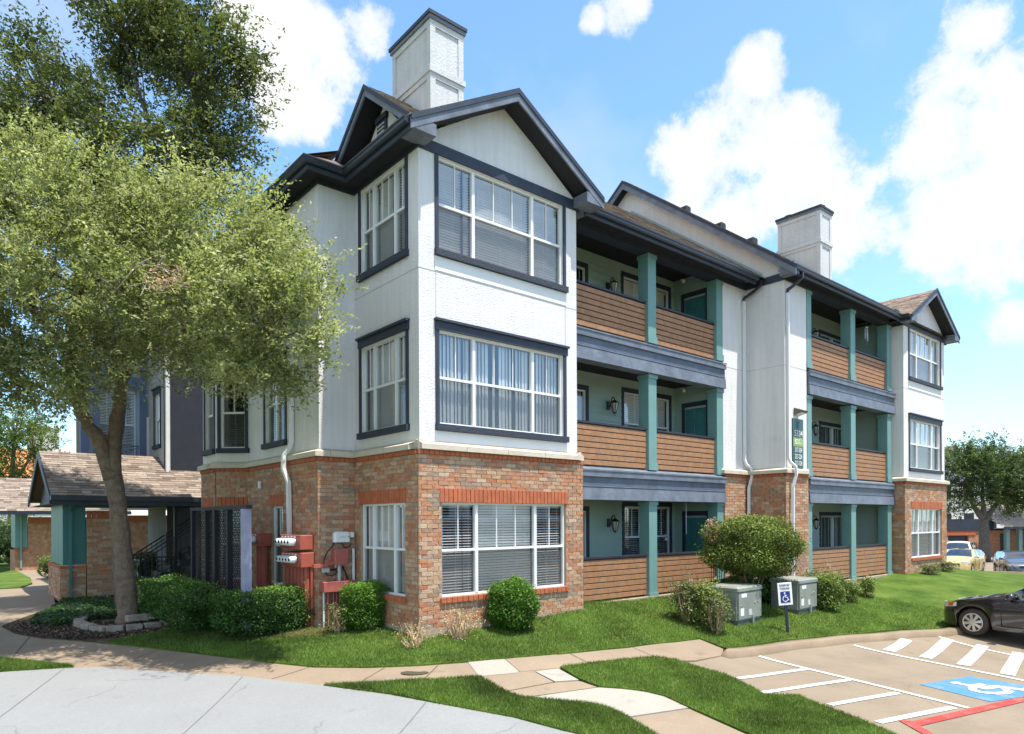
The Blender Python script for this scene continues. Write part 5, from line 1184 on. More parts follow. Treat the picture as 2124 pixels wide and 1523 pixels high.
for (p, ang, z) in (((318,1284), .3, .08), ((345,1277), -.4, .1), ((372,1285), .2, .0), ((402,1296), .1, .0), ((425,1292), -.2, 0)):
    q = G(*p); mb = MB(frame((q[0] - pc[0], q[1] - pc[1]), ang)); zb = h1(q[0], q[1]) - pc[2] + z; mb.bbox(-.19, .19, -.10, .10, zb - .03, zb + .13, .014); mb.build('block', M['block'], pr_)
wire = thing('wire_trellis', 'low black wire trellis against the ground floor balcony planks', 'trellis', (9.0, .25, 0)); mb = MB()
for i in range(6): mb.tube([(i * .09, 0, 0), (i * .09, 0, .75)], .008, 4)
mb.tube([(0, 0, .7), (.45, 0, .7)], .007, 4); mb.tube([(0, 0, .4), (.45, 0, .4)], .007, 4); mb.build('wires', M['black'], wire)
spk = thing('sprinkler_pipe', 'short dark pipe stub standing by the far brick bay', 'pipe', (20.3, -1.45, -.05)); mb = MB(); mb.tube([(0, 0, 0), (0, 0, .38)], .035, 8); mb.build('pipe', M['plankdark'], spk)
# ------------------------------------------------------------------ buildings to the left and far away
def brickbox(mb, seedv=0): pass
EV = 11.594; EU0 = -3.724; EU1 = -1.45
M['tealshade'] = mat('shaded_teal_paint', (.055, .17, .165), .5, .1, 3)  # teal paint made darker so its colour holds the tree's shade
ent = thing('covered_entry', 'shingled entry porch with teal corner panel over low brick walls', 'porch', (EU0, EV, -.2))
oe = Vector(ent.location)
fe = frame((EU0 - oe.x, EV - oe.y, 0), FA); feL = frame((EU0 - oe.x, EV - oe.y + 2.4, 0), LA)
eb = MB(); em = MB(); erd = MB()
def ebr(fr, x0, x1, z0, z1, y=-.02, seed=0):
    global bk
    em.fr = fr; em.box(x0, x1, .0, .18, z0, z1); em.fr = ID
    sv = bk; bk = eb; bricks(fr, 0, 0, x0, x1, z0 + .01, z1 - .005, y=y, seed=seed); bk = sv
zb = -.05; lw = .87; tp = 2.42
ebr(fe, 0, .55, zb, lw, seed=21); ebr(feL, 0, 2.38, zb, lw, seed=22); ebr(fe, .58, 1.36, zb, 2.18, seed=23)
for fr_, a, b, z0, z1 in ((fe, -.03, .57, lw, lw + .075), (feL, 0, 2.42, lw, lw + .075), (fe, .58, 1.36, 2.185, 2.41)):
    n = max(3, int((b - a) / .10)); sv = rb; rb = erd; soldier(fr_, a, b, z0, z1, n, y=-.03); rb = sv
eb.build('brick', BRM, ent, kind='stuff'); em.build('brick_wall', M['mortar'], ent); erd.build('accent_brick', M['redbrick'], ent, kind='stuff')
mb = MB(fe); mb.box(.04, .56, .05, .12, lw + .08, tp + .2); mb.build('teal_panel', M['tealshade'], ent); mb = MB(feL); mb.box(.02, 2.32, .05, .12, lw + .08, tp + .2); mb.build('teal_panel', M['tealshade'], ent)
mb = MB(fe); mb.tube([(.20, -.30, 2.62), (.20, -.18, 2.5), (.20, -.05, 2.38), (.20, -.05, .1)], .045, 4); mb.build('downspout', M['tealshade'], ent)
mb = MB(fe); mb.cut(); mb.box(2.78, 2.86, .05, .14, 0, tp + .2); mb.cut(); mb.box(3.4, 3.52, .0, .14, 0, tp + .2); mb.build_all('steel_post', M['black'], ent)
EVe = EV - .45 - oe.y; ex0 = -4.0 - oe.x; ex1 = .5 - oe.x; ez = 2.56 + .2
em2 = MB(); kr = .53; rd = 2.55; er = MB()
def rp(pts): er.poly(pts); er.poly([(x, y, z - .06) for x, y, z in pts][::-1])
rp([(ex0, EVe, ez), (ex1, EVe, ez), (ex1, EVe + rd, ez + kr * rd), (ex0, EVe + rd, ez + kr * rd)]); rp([(ex1, EVe + 2 * rd, ez), (ex0, EVe + 2 * rd, ez), (ex0, EVe + rd, ez + kr * rd), (ex1, EVe + rd, ez + kr * rd)])
er.build('roof', M['roofbase'], ent); sv = shg; shg = MB(); qk = math.hypot(1, kr); roofplane((ex0, EVe, ez), (1, 0, 0), (0, 1 / qk, kr / qk), ex1 - ex0, rd * qk, ex=.15, wd=.32); shg.build('shingles', SH, ent, kind='stuff'); shg = sv
mb = MB(); mb.box(ex0 - .02, ex1, EVe - .13, EVe - .005, ez - .10, ez + .015); mb.box(ex0, ex1, EVe + .0, EVe + .03, ez - .22, ez - .01); mb.build('gutter', M['gutter'], ent)
mb = MB(); mb.box(ex0 + .02, ex1, EVe + .03, EVe + 2 * rd - .03, ez - .20, ez - .18); mb.build('ceiling', M['brown'], ent)
bg2 = MB()
for sgn in (1, -1):
    y0 = EVe + rd; y1 = EVe + rd - sgn * rd
    bg2.add([(ex0 - .03, y0, ez + kr * rd), (ex0 - .03, y1, ez), (ex0 - .03, y1, ez - .2), (ex0 - .03, y0, ez + kr * rd - .2), (ex0 + .01, y0, ez + kr * rd), (ex0 + .01, y1, ez), (ex0 + .01, y1, ez - .2), (ex0 + .01, y0, ez + kr * rd - .2)], [(0, 1, 2, 3), (7, 6, 5, 4), (0, 4, 5, 1), (2, 6, 7, 3)])
bg2.build('bargeboard', M['navy'], ent)
mb = MB(); mb.poly([(ex0 + .25, EVe + .25, ez - .15), (ex0 + .25, EVe + 2 * rd - .25, ez - .15), (ex0 + .25, EVe + rd, ez + kr * rd - .15)]); mb.build('gable_board', M['navy'], ent)
# stair with black railings
st = thing('outdoor_stair', 'dark concrete stair with black metal railings beside the porch', 'stair', (-2.0, 11.2, -.1))
for i in range(9): mb = MB(); mb.box(.2 + i * .26, .2 + (i + 1) * .26 + .04, .6, 1.7, .17 * i, .17 * i + .19); mb.build('step', M['plankdark'], st)
def rails(p0, p1, hgt, name, n):
    mb = MB(); a, b = Vector(p0), Vector(p1); u = Vector((0, 0, 1))
    for hh, r in ((hgt, .022), (hgt - .12, .016), (.10, .016)): mb.tube([a + u * hh, b + u * hh], r, 5)
    for i in range(n + 1): q = a + (b - a) * i / n; mb.tube([q + u * .1, q + u * hgt], .010, 4)
    for q in (a, b): mb.tube([q, q + u * hgt], .022, 5)
    mb.build(name, M['black'], st)
rails((-.35, .1, .05), (.95, .1, .05), .95, 'railing', 12); rails((.2, .55, .05), (2.4, .55, 1.55), .92, 'railing', 16); rails((.2, 1.75, .05), (2.4, 1.75, 1.55), .92, 'railing', 16); rails((-.35, .1, .05), (-.35, 1.6, .05), .95, 'railing', 10)
mb = MB(); mb.box(-.8, 3.4, -.1, 2.6, -.2, .0); mb.build('landing', M['conc'], st)
# blue-grey stair hall building
hallx = None
hall = thing('stair_hall_building', 'tall blue grey apartment wing with shade-darkened navy end wall behind the porch', 'building', (-1, 12.8, 0)); ho = Vector(hall.location)
NV = 12.75; NU = -.90
mb = MB(); mb.box(NU - ho.x, 2.2 - ho.x, NV - ho.y, NV + .2 - ho.y, 2.6, 9.6); mb.build('shaded_navy_wall', mat('shaded_navy_stucco', (.030, .033, .047), .9, .15, 3, .8, 40), hall)  # dark navy colour holds the shade of the breezeway recess
mb = MB(frame((NU - ho.x, 15.0 - ho.y), LA)); wall(mb, 0, 2.25, -.3, 9.6, [(.95, 1.65, 4.3, 5.9)]); mb.build('side_wall', mat('grey_stucco', (.30, .30, .31), .9, .1, 2, .8, 40), hall)
mb = MB(); mb.box(NU - .02 - ho.x, NU + .12 - ho.x, NV - .03 - ho.y, NV - ho.y - .001, 2.7, 9.6); mb.build('corner_trim', M['stucco'], hall)
window(frame((NU - ho.x, 14.6 - ho.y), LA), LA, .55, 1.25, 4.3, 5.9, cols=(1,), mid=(1,), parent=hall, seedw=60)
mb = MB(); mb.tube([(NU + .02 - ho.x, NV - .10 - ho.y, 9), (NU + .02 - ho.x, NV - .10 - ho.y, 3.2), (NU - .05 - ho.x, NV - .25 - ho.y, 3.08)], .05, 4); mb.build('downspout', M['pipe'], hall)
RU0, RU1, RV = -2.82, NU - .0, 14.9
M['bluewall'] = mat('blue_board', (.30, .38, .50), .6, .1, 2); M['bluetrim'] = mat('blue_trim', (.12, .16, .27), .5, .1)
mb = MB(frame((RU0 - ho.x, RV - ho.y), FA)); wall(mb, 0, RU1 - RU0, 2.55, 9.6, [(.55, 1.65, 3.2, 6.2)], rev=.5); mb.build('blue_wall', M['bluewall'], hall)
mb = MB(frame((RU0 - ho.x, RV - ho.y), FA)); mb.box(.0, .22, -.10, .02, 3, 9.5); mb.cut(); mb.box(.36, .54, -.06, .02, 3, 9.5); mb.cut(); mb.box(1.66, 1.84, -.06, .02, 3, 9.5); mb.cut(); mb.box(.54, 1.66, -.06, .02, 6.2, 6.55); mb.build_all('trim', M['bluetrim'], hall)
mb = MB(frame((RU0 - ho.x, RV - ho.y), FA)); mb.box(1.86, 2.10, -.12, .02, 3, 5.3); mb.build('pilaster', M['stucco'], hall)
w_ = window(frame((RU0 - ho.x, RV - ho.y + .5), FA), FA, .55, 1.65, 3.2, 6.2, cols=(1, 1), mid=(1, 1), rail=.62, casing=False, depth=.0, parent=hall, seedw=61)
mb = MB(frame((RU0 - ho.x, RV - ho.y), FA))
for i in range(11): mb.tube([(.58 + i * .10, .05, 3.3), (.58 + i * .10, .05, 4.35)], .010, 4)
mb.tube([(.55, .05, 4.35), (1.65, .05, 4.35)], .022, 5); mb.tube([(.55, .05, 3.9), (1.65, .05, 4.3)], .02, 5); mb.build('railing', M['bluetrim'], hall)
mb = MB(); mb.box(RU0 - .1 - ho.x, 2.4 - ho.x, NV - .35 - ho.y, 16.6 - ho.y, 9.6, 9.75); mb.cut(); mb.box(RU0 - ho.x, RU0 + .1 - ho.x, RV + .1 - ho.y, 15.6 - ho.y, 2.55, 9.6); mb.build_all('roof_deck', M['roofbase'], hall)
hr = MB(); zr = 9.75
for pts in ([(-1.2, NV - .7, zr), (3, NV - .7, zr), (3, 15, 11.1), (-1.2, 15, 11.1)], [(3, 17.3, zr), (-1.2, 17.3, zr), (-1.2, 15, 11.1), (3, 15, 11.1)]): hr.poly([(x - ho.x, y - ho.y, z) for x, y, z in pts])
hr.build('roof', SH[0], hall); mb = MB(); mb.box(-1.2 - ho.x, 3 - ho.x, NV - .78 - ho.y, NV - .7 - ho.y, zr - .2, zr + .02); mb.build('fascia', M['navy'], hall)
mb = MB(); mb.box(-.5 - ho.x, 2.2 - ho.x, 14.2 - ho.y, 14.3 - ho.y, -.3, 2.6); mb.build('passage_wall', mat('passage_grey', (.10, .10, .105), .9), hall)
# brick court wall and condenser seen through the porch
cw = at(300, 1152, 27); bw = thing('brick_court_wall', 'orange brick wall glimpsed beyond the stair railing', 'wall', (cw[0], cw[1], -.1), 0)
mb = MB(); mb.box(-1.6, 1.0, 0, .2, -.1, 2.0); mb.build('wall', M['brickfar'], bw); mb = MB(); mb.box(-1.6, 1.0, -.02, .0, 2.0, 2.25); mb.build('accent_brick', M['redbrick'], bw); mb = MB(); mb.box(1.0, 1.5, -.02, .22, -.1, 2.4); mb.build('post', M['navy'], bw); mb = MB(); mb.box(-2.2, 2.2, -.5, .5, 2.45, 2.6); mb.build('eave', M['accream'], bw)
c2 = at(284, 1152, 24); condenser((c2[0], c2[1], -.1), .62, .72, 'white condenser glimpsed behind the stair railing')
# far pavilion with the same shingled roof
def local(o, px_, py_, d): p = at(px_, py_, d); return Vector(p) - Vector(o)
po = at(75, 1172, 29.5); po[2] = h1(po[0], po[1]); pav = thing('brick_pavilion', 'smaller brick porch with teal panel and shingled roof far down the path', 'porch', tuple(po), 0)
mb = MB(); mb.box(-.30, 2.3, 0, .2, -.1, 2.0); mb.box(-.75, -.301, -.0, .2, -.1, .85); mb.box(-.75, -.55, .2, 2.3, -.1, .85); mb.build('wall', M['brickfar'], pav); mb = MB(); mb.box(-.30, 2.3, -.02, -.001, 2.0, 2.28); mb.box(-.78, -.30, -.03, .22, .86, .95); mb.build('accent_brick', M['redbrick'], pav)
mb = MB(); mb.box(-.74, -.31, .02, .12, .96, 2.5); mb.box(-.72, -.65, .15, 2.2, .96, 2.5); mb.build('teal_panel', M['teal'], pav); mb = MB(); mb.tube([(-.55, -.06, 2.45), (-.55, -.06, .1)], .05, 4); mb.build('downspout', M['teal'], pav)
pr2 = MB(); pr2.poly([(-1.3, -.6, 2.5), (3.5, -.6, 2.5), (3.5, 1.9, 4.0), (-1.3, 1.9, 4.0)]); pr2.poly([(3.5, 4.4, 2.5), (-1.3, 4.4, 2.5), (-1.3, 1.9, 4.0), (3.5, 1.9, 4.0)]); pr2.build('roof', M['roofbase'], pav)
sv = shg; shg = MB(); roofplane((-1.3, -.6, 2.5), (1, 0, 0), (0, 2.5, 1.5), 4.8, 2.91, ex=.16, wd=.34); shg.build('shingles', SH, pav, kind='stuff'); shg = sv
mb = MB(); mb.box(-1.32, 3.5, -.72, -.6, 2.38, 2.52); mb.build('gutter', M['gutter'], pav)
# tiled house beyond
to = at(60, 1100, 44); to[2] = -.2; th_ = thing('tile_roof_house', 'house with orange clay tile roof and white chimney beyond the pavilion', 'house', tuple(to), .25)
M['tile'] = mat('clay_tile', (.52, .22, .085), .85, .25, 3, fine=.1, fscale=12)
mb = MB(); mb.box(-5, 5, 0, 6, 0, 4.95); mb.build('wall', M['stucco'], th_)
rt = MB(); rt.poly([(-5.6, -.6, 4.85), (5.6, -.6, 4.85), (3.6, 3, 7.0), (-3.6, 3, 7.0)]); rt.poly([(5.6, -.6, 4.85), (5.6, 6.6, 4.85), (3.6, 3, 7.0)]); rt.poly([(-5.6, 6.6, 4.85), (-5.6, -.6, 4.85), (-3.6, 3, 7.0)]); rt.poly([(5.6, 6.6, 4.85), (-5.6, 6.6, 4.85), (-3.6, 3, 7.0), (3.6, 3, 7.0)])
rt.build('roof', M['tile'], th_)
tl = MB()
for r in range(16):
    for k in range(36):
        f0 = r / 16; x = -5.4 + k * .31
        if abs(x) > 5.5 - 2 * f0: continue
        y = -.6 + 3.6 * f0; z = 4.85 + 2.15 * f0; tl.tube([(x, y, z + .05), (x, y + .24, z + .2)], [.09, .075], 5, cap=False)
tl.build('roof_tile', M['tile'], th_, kind='stuff')
mb = MB(); mb.box(1.1, 2.6, 2.2, 3.4, 5.0, 8.5); ch_ = mb.build('chimney', M['stucco'], th_); mb = MB(); mb.box(1.0, 2.7, 2.1, 3.5, 8.5, 8.72); mb.build('cap', M['whitebox'], ch_)
mb = MB(); mb.box(-5.65, 5.65, -.72, -.6, 4.7, 4.87); mb.build('gutter', M['whitebox'], th_)
# garage block on the right and rooflines behind
go = at(1990, 1140, 60); go[2] = h1(go[0], go[1]); RA = -YAW + .12
gar = thing('garage_building', 'low brick garage block with dark roller door and teal posts across the lot', 'building', tuple(go), RA)
mb = MB(); wall(mb, -4, 14, -.5, 2.3, [(-1.1, .85, -.5, 1.85)], rev=.25); mb.build('wall', M['brickfar'], gar)
mb = MB(); mb.box(-4, 1.5, -.06, -.003, 1.9, 2.28); mb.box(1.6, 3.0, -.05, -.003, .9, 1.1); mb.build('accent_brick', M['redbrick'], gar)
mb = MB(); mb.box(-1.1, .85, .2, .25, -.5, 1.85); dr_ = mb.build('roller_door', M['navy'], gar)
for i in range(7): p = MB(); p.box(-1.08, .83, .17, .2, -.45 + i * .325, -.45 + i * .325 + .30); p.build('door_slat', M['navy'], dr_)
mb = MB(); mb.box(-4, 3.2, -.10, .0, 2.285, 3.3); mb.build('navy_parapet', M['navy'], gar)
for i, x in enumerate((3.4, 4.6, 5.7, 7.2, 8.6)): mb = MB(); mb.box(x, x + .32, -1.2, -.9, -.5, 2.5); mb.build('post', M['teal'], gar)
for i, x in enumerate((3.9, 6.2)): mb = MB(); mb.box(x, x + .55, -.04, -.003, -.3, 2.0); mb.build('door', M['navy'], gar)
mb = MB(); mb.poly([(2.9, -1.5, 2.6), (14.3, -1.5, 2.6), (14.3, 3, 4.6), (2.9, 3, 4.6)]); mb.build('roof', SH[2], gar); mb = MB(); mb.box(2.9, 14.3, -1.55, -1.45, 2.4, 2.62); mb.build('fascia', M['navy'], gar)
mb = MB(); mb.box(-4, 14, .3, 6, -.5, 2.4); mb.build('core', M['dark'], gar)
fo = at(2030, 1060, 78); fo[2] = -.8; ft_ = thing('distant_apartments', 'distant three gabled apartment roofline rising behind the lot tree', 'building', tuple(fo), RA)
mb = MB(); mb.box(-6, 12, 0, 9, 0, 8.6); mb.build('wall', M['stucco'], ft_)
for x0, pk, w_ in ((-3.1, 10.7, 1.55), (1.3, 9.6, 2.2), (3.9, 9.5, 1.9)):
    mb = MB(); mb.prism([(x0 - w_, 8.3), (x0 + w_, 8.3), (x0, pk)], -.05, .1); mb.build('gable', M['stucco'], ft_)
    mb = MB(); mb.add([(x0, -.5, pk + .15), (x0 + w_ + .3, -.5, 8.1), (x0 + w_ + .3, 6, 8.1), (x0, 6, pk + .15)], [(0, 1, 2, 3)]); mb.add([(x0, -.5, pk + .15), (x0 - w_ - .3, -.5, 8.1), (x0 - w_ - .3, 6, 8.1), (x0, 6, pk + .15)], [(3, 2, 1, 0)]); mb.build('roof', SH[0], ft_)
    mb = MB()
    for sgn in (1, -1): mb.add([(x0, -.52, pk + .18), (x0 + sgn * (w_ + .3), -.52, 8.13), (x0 + sgn * (w_ + .3), -.52, 7.9), (x0, -.52, pk - .1)], [(0, 1, 2, 3)])
    mb.build('bargeboard', M['navy'], ft_)
mb = MB(); mb.poly([(-6.5, -.5, 8.5), (12.5, -.5, 8.5), (12.5, 4.5, 10.2), (-6.5, 4.5, 10.2)]); mb.build('main_roof', SH[0], ft_)
for i in range(5):
    for j in range(2): mb = MB(); mb.box(-4.6 + i * 2.8, -3.4 + i * 2.8, -.05, -.003, 1.4 + j * 3.4, 3.2 + j * 3.4); mb.build('window', M['dark'], ft_)

# the block across the lot, behind the viewer, that the front windows mirror
opp = thing('facing_apartments', 'cream gabled apartment block across the lot mirrored in the windows', 'building', (34, -52, -1.4), math.pi)
mb = MB(); wall(mb, -24, 34, 0, 8.6); mb.box(-24, 34, .01, 10, 0, 8.6); mb.build('wall', M['stucco'], opp)
mb = MB(); mb.poly([(-25, -.8, 8.5), (35, -.8, 8.5), (35, 5, 12.2), (-25, 5, 12.2)]); mb.poly([(35, 10.8, 8.5), (-25, 10.8, 8.5), (-25, 5, 12.2), (35, 5, 12.2)]); mb.build('roof', SH[1], opp)
mb = MB(); mb.box(-24.05, 34.05, -.06, -.003, 0, 3.1); mb.build('brick_storey', M['brickfar'], opp)
for i in range(9):
    for z in (.6, 3.7, 6.6): mb = MB(); mb.box(-21 + i * 6, -18.2 + i * 6, -.10, -.062, z, z + 1.7); mb.build('window', M['dark'], opp)
# ------------------------------------------------------------------ trees and shrubs
def ell_points(n, c, r, p=2.0, shell=.55, rng=RNG):
    """points in a super-ellipsoid, more of them near its skin"""
    d = rng.normal(size=(n, 3)); d /= np.linalg.norm(d, axis=1)[:, None]
    s = (np.abs(d) ** p).sum(1) ** (1 / p); d = d / s[:, None]; k = shell + (1 - shell) * rng.random(n) ** .7
    return np.array(c) + d * np.array(r) * k[:, None]
def clumpy(cells, n_leaf, sig, rng=RNG, droop=0.0):
    """cells: clump centres; spread n_leaf leaves round each"""
    K = len(cells); P = np.repeat(cells, n_leaf, 0); sg_ = np.repeat(rng.uniform(.6, 1.25, K), n_leaf)[:, None]
    off = rng.normal(size=P.shape) * sig * sg_; off[:, 2] *= .62
    return P + off, np.repeat(rng.normal(0, .13, K), n_leaf)
def cam_axes_point(p): return Vector(tuple(p))
def tree(name, label, base, limbs, ells, leafm, barkm, n_clump, n_leaf, sig, leaf, group=None, gap=.35, shell=.5, asp=.45, cat='tree', bright=0.5):
    """limbs: lists of ((x,y,z), radius); ells: (centre, radii, weight)"""
    t = thing(name, label, cat, tuple(base), 0, group); o = np.array(base)
    mb = MB(); mb.smooth = True
    for L in limbs:
        P = [np.array(p) - o for p, r in L]; rs = [r for p, r in L]; PP, RR = [], []
        for i in range(len(P) - 1):
            for k in range(4): f = k / 4; PP.append(P[i] * (1 - f) + P[i + 1] * f + RNG.normal(0, .012, 3) * (1 if (i or k) else 0)); RR.append((rs[i] * (1 - f) + rs[i + 1] * f) * RNG.uniform(.95, 1.06))
        PP.append(P[-1]); RR.append(rs[-1]); mb.tube([tuple(p) for p in PP], RR, 10)
    W_ = sum(e[2] for e in ells); cells = []; ends = [np.array(L[-1][0]) for L in limbs]
    for c, r, w in ells:
        k = int(n_clump * w / W_); q = ell_points(int(k * 1.6), c, r, 2.2, shell)
        h = np.sin(q[:, 0] * 2.3 + 1.3 * np.sin(q[:, 2] * 2.1)) * np.sin(q[:, 1] * 2.0 + .7) * np.sin(q[:, 2] * 2.7 + q[:, 0]) + RNG.normal(0, .25, len(q)); q = q[np.argsort(h)[int(len(q) * gap * .5):]][:k]; cells.append(q)
    cells = np.vstack(cells)
    # twigs from limb ends to some clumps
    sub = cells[RNG.choice(len(cells), min(len(cells), 170), False)]
    nodes = np.array([np.array(p) for L in limbs for p, r in L[1:]])
    for q in sub:
        j = np.argmin(((nodes - q) ** 2).sum(1)); a = nodes[j] - o; b = q - o; m_ = (a + b) / 2 + np.array([0, 0, -.08 * np.linalg.norm(b - a)]) + RNG.normal(0, .06, 3)
        mb.tube([tuple(a), tuple(m_), tuple(b)], [.035, .02, .006], 4, cap=False)
    mb.build('trunk', barkm, t)
    # leafy sprigs: every clump is a spray of shoots, leaves set along each shoot
    cc = cells.mean(0); K = len(cells); ns = max(3, n_leaf // 13); out = cells - cc; out /= np.linalg.norm(out, axis=1)[:, None]
    d = np.repeat(out, ns, 0) * .55 + np.array([0, 0, .42]) + RNG.normal(0, .55, (K * ns, 3)); d /= np.linalg.norm(d, axis=1)[:, None]
    big = np.repeat(RNG.uniform(.55, 1.35, K), ns)[:, None]; s0 = np.repeat(cells - o, ns, 0) + RNG.normal(0, sig * .75, (K * ns, 3)) * big; ln = RNG.uniform(1.0, 2.1, (K * ns, 1)) * sig * 1.25 * big
    tw = np.repeat(RNG.normal(0, .17, K), ns) + RNG.normal(0, .10, K * ns); nl = 13
    f_ = np.tile(np.linspace(.08, 1, nl), K * ns)[:, None]; P = np.repeat(s0, nl, 0) + np.repeat(d * ln, nl, 0) * f_ + RNG.normal(0, leaf * .38, (K * ns * nl, 3)); P[:, 2] -= (f_[:, 0] ** 2) * leaf * .6
    tint = np.clip(RNG.beta(2.4, 2.4, len(P)) * .6 + .2 + np.repeat(tw, nl), 0, 1)
    ob = link('crown', leaves_mesh('crown', P, leaf, leafm, tint, asp, axis=np.repeat(d, nl, 0)), t, kind='stuff'); return t
rgt, fw = np.array([CS, -SN, 0]), np.array([SN, CS, 0])
def E_(px_, py_, d, rx, rz, ry, w=None):
    """ellipsoid standing at a place seen in the photograph, radii in metres (across, up, along the view)"""
    c = at(px_, py_, d); r = np.sqrt((rgt * rx) ** 2 + (fw * ry) ** 2); return (c, np.array([r[0], r[1], rz]), w or (rx * rz * ry) ** .75)
b1 = onz(262, 1287, -.2); D1 = float((b1 - CAM) @ fw)
A_ = lambda x, y, d: tuple(at(x, y, d))
tree('shade_tree', 'sage green oak with forked trunk leaning over the path from its stone ring', tuple(b1),
     [[(A_(262, 1300, D1), .25), (A_(262, 1268, D1), .19), (A_(257, 1150, D1), .17), (A_(245, 1040, D1 - .1), .16), (A_(230, 968, D1 - .15), .165)],
      [(A_(232, 985, D1 - .15), .15), (A_(205, 900, D1 - .3), .13), (A_(172, 850, D1 - .6), .112), (A_(148, 790, D1 - 1.0), .092), (A_(150, 720, D1 - 1.5), .08), (A_(170, 600, D1 - 1.6), .045)],
      [(A_(236, 980, D1 - .15), .135), (A_(236, 900, D1 - .1), .11), (A_(243, 850, D1 - .1), .105), (A_(256, 790, D1 - .4), .09), (A_(300, 700, D1 - 1.0), .07), (A_(380, 600, D1 - 1.8), .04)],
      [(A_(222, 905, D1 - .2), .06), (A_(200, 880, D1 - .3), .055), (A_(180, 862, D1 - .5), .05)],
      [(A_(150, 800, D1 - 1.0), .06), (A_(120, 812, D1 - 1.2), .045), (A_(70, 785, D1 - 1.5), .03), (A_(20, 740, D1 - 2.0), .02)],
      [(A_(300, 700, D1 - 1.0), .05), (A_(430, 700, D1 - 2.2), .04), (A_(560, 690, D1 - 3.0), .025)],
      [(A_(150, 720, D1 - 1.5), .05), (A_(60, 620, D1 - 2.6), .04), (A_(-60, 560, D1 - 3), .02)]],
     [E_(330, 610, 12.0, 2.45, 1.5, 1.75), E_(90, 600, 12.1, 2.3, 1.85, 1.7), E_(535, 650, 10.7, 1.12, 1.3, 1.0), E_(420, 470, 11.8, 1.35, .70, 1.5), E_(150, 420, 11.6, 1.35, .72, 1.6), E_(600, 590, 10.3, .58, .66, .6), E_(-150, 560, 11.8, 1.6, 1.9, 1.6),
      E_(575, 745, 10.6, .55, .48, .6), E_(60, 770, 11.4, 1.1, .48, 1.1), E_(655, 690, 10.2, .38, .42, .35), E_(450, 750, 11.0, .6, .34, .6), E_(500, 540, 11.0, 1.0, .78, .9), E_(-60, 740, 11.0, 1.1, .6, 1.0), E_(-330, 600, 12, 1.8, 1.6, 1.6)],
     M['leaf_oak'], M['bark'], 1550, 156, .19, .068, gap=.6)
db = bpy.data.objects['shade_tree']; do_ = Vector(db.location); mb = MB()
for (pts_, r_) in (([(240, 600, 10.55), (268, 568, 10.25), (292, 540, 10.05), (318, 528, 9.95)], .011), ([(292, 540, 10.05), (330, 545, 9.90), (372, 560, 9.85)], .008), ([(262, 588, 10.35), (310, 578, 10.05), (352, 576, 9.85), (396, 590, 9.75)], .010), ([(352, 576, 9.85), (366, 600, 9.80)], .007), ([(330, 545, 9.90), (346, 524, 9.85)], .006), ([(352, 576, 9.85), (340, 600, 9.85)], .006), ([(310, 578, 10.05), (296, 606, 9.95)], .007), ([(372, 560, 9.85), (390, 545, 9.80)], .006)):
    r_ *= .7; mb.tube([tuple(Vector(tuple(at(*p))) - do_) for p in pts_], r_, 4)
mb.v = mb.v; DP = np.array([at(345 + RNG.normal(0, 28), 575 + RNG.normal(0, 14), 9.75 + RNG.normal(0, .12)) for _ in range(240)]) - np.array(do_)
link('dead_leaves', leaves_mesh('dead_leaves', DP, .055, leaf_mat('dead_leaf', [(0, (.34, .20, .13)), (1, (.58, .42, .32))], .2, .7), RNG.random(240)), db, kind='stuff')
mb.build('dead_branch', mat('bleached_wood', (.52, .42, .35), .9, .15), db)
b2 = onz(259, 1255, -.2); D2 = 15.6; b2 = at(258, 1260, D2); b2[2] = h1(b2[0], b2[1])
tree('tall_oak', 'taller dark green oak rising behind the sage tree against the sky', tuple(b2),
     [[((b2[0], b2[1], b2[2]), .2), (A_(246, 1040, D2), .17), (A_(238, 950, D2), .15), (A_(252, 800, D2), .13), (A_(275, 560, D2), .10), (A_(300, 400, D2), .075)],
      [(A_(285, 500, D2), .09), (A_(360, 350, D2), .07), (A_(420, 180, D2 + .3), .03)], [(A_(290, 450, D2), .09), (A_(200, 300, D2), .07), (A_(120, 200, D2), .03)], [(A_(300, 400, D2), .07), (A_(318, 250, D2), .045), (A_(262, 60, D2), .02)]],
     [E_(425, 175, D2 + .3, 1.25, 1.45, 1.6), E_(290, 40, D2, 1.35, .85, 1.4), E_(120, 215, D2, 1.30, 1.25, 1.5), E_(320, 335, D2, 1.9, 1.05, 1.8), E_(50, 300, D2, .9, .65, 1.2), E_(445, 340, D2, .55, .85, 1.0), E_(200, 390, D2, 2.0, .8, 1.5), E_(480, 130, D2, .75, .7, .9), E_(360, 90, D2 + .5, .9, .9, 1.1), E_(230, 150, D2 + .6, .7, .5, .8), E_(100, 120, D2, .6, .5, .8)],
     M['leaf_dark'], M['barkgrey'], 900, 117, .24, .095, gap=.95, shell=.3)
b3 = at(25, 1100, 36); b3[2] = h1(b3[0], b3[1])
tree('lime_tree', 'bright lime green tree at the end of the garden path', tuple(b3), [[(tuple(b3), .2), (A_(25, 1000, 36), .15), (A_(30, 900, 36), .07)], [(A_(25, 1000, 36), .1), (A_(70, 930, 36), .05)], [(A_(25, 1000, 36), .1), (A_(-30, 930, 36), .05)]],
     [E_(30, 880, 36, 1.6, 1.4, 1.6), E_(75, 900, 36, 1.0, 1.1, 1.2), E_(-20, 930, 36, 1.4, 1.4, 1.4), E_(60, 960, 36, 1.0, .7, 1.1), E_(20, 990, 36, 1.1, .6, 1.0)], M['leaf_lime'], M['bark'], 420, 50, .26, .13, shell=.4)
DL = 52.0; b4 = at(2042, 1140, DL); b4[2] = h1(b4[0], b4[1])
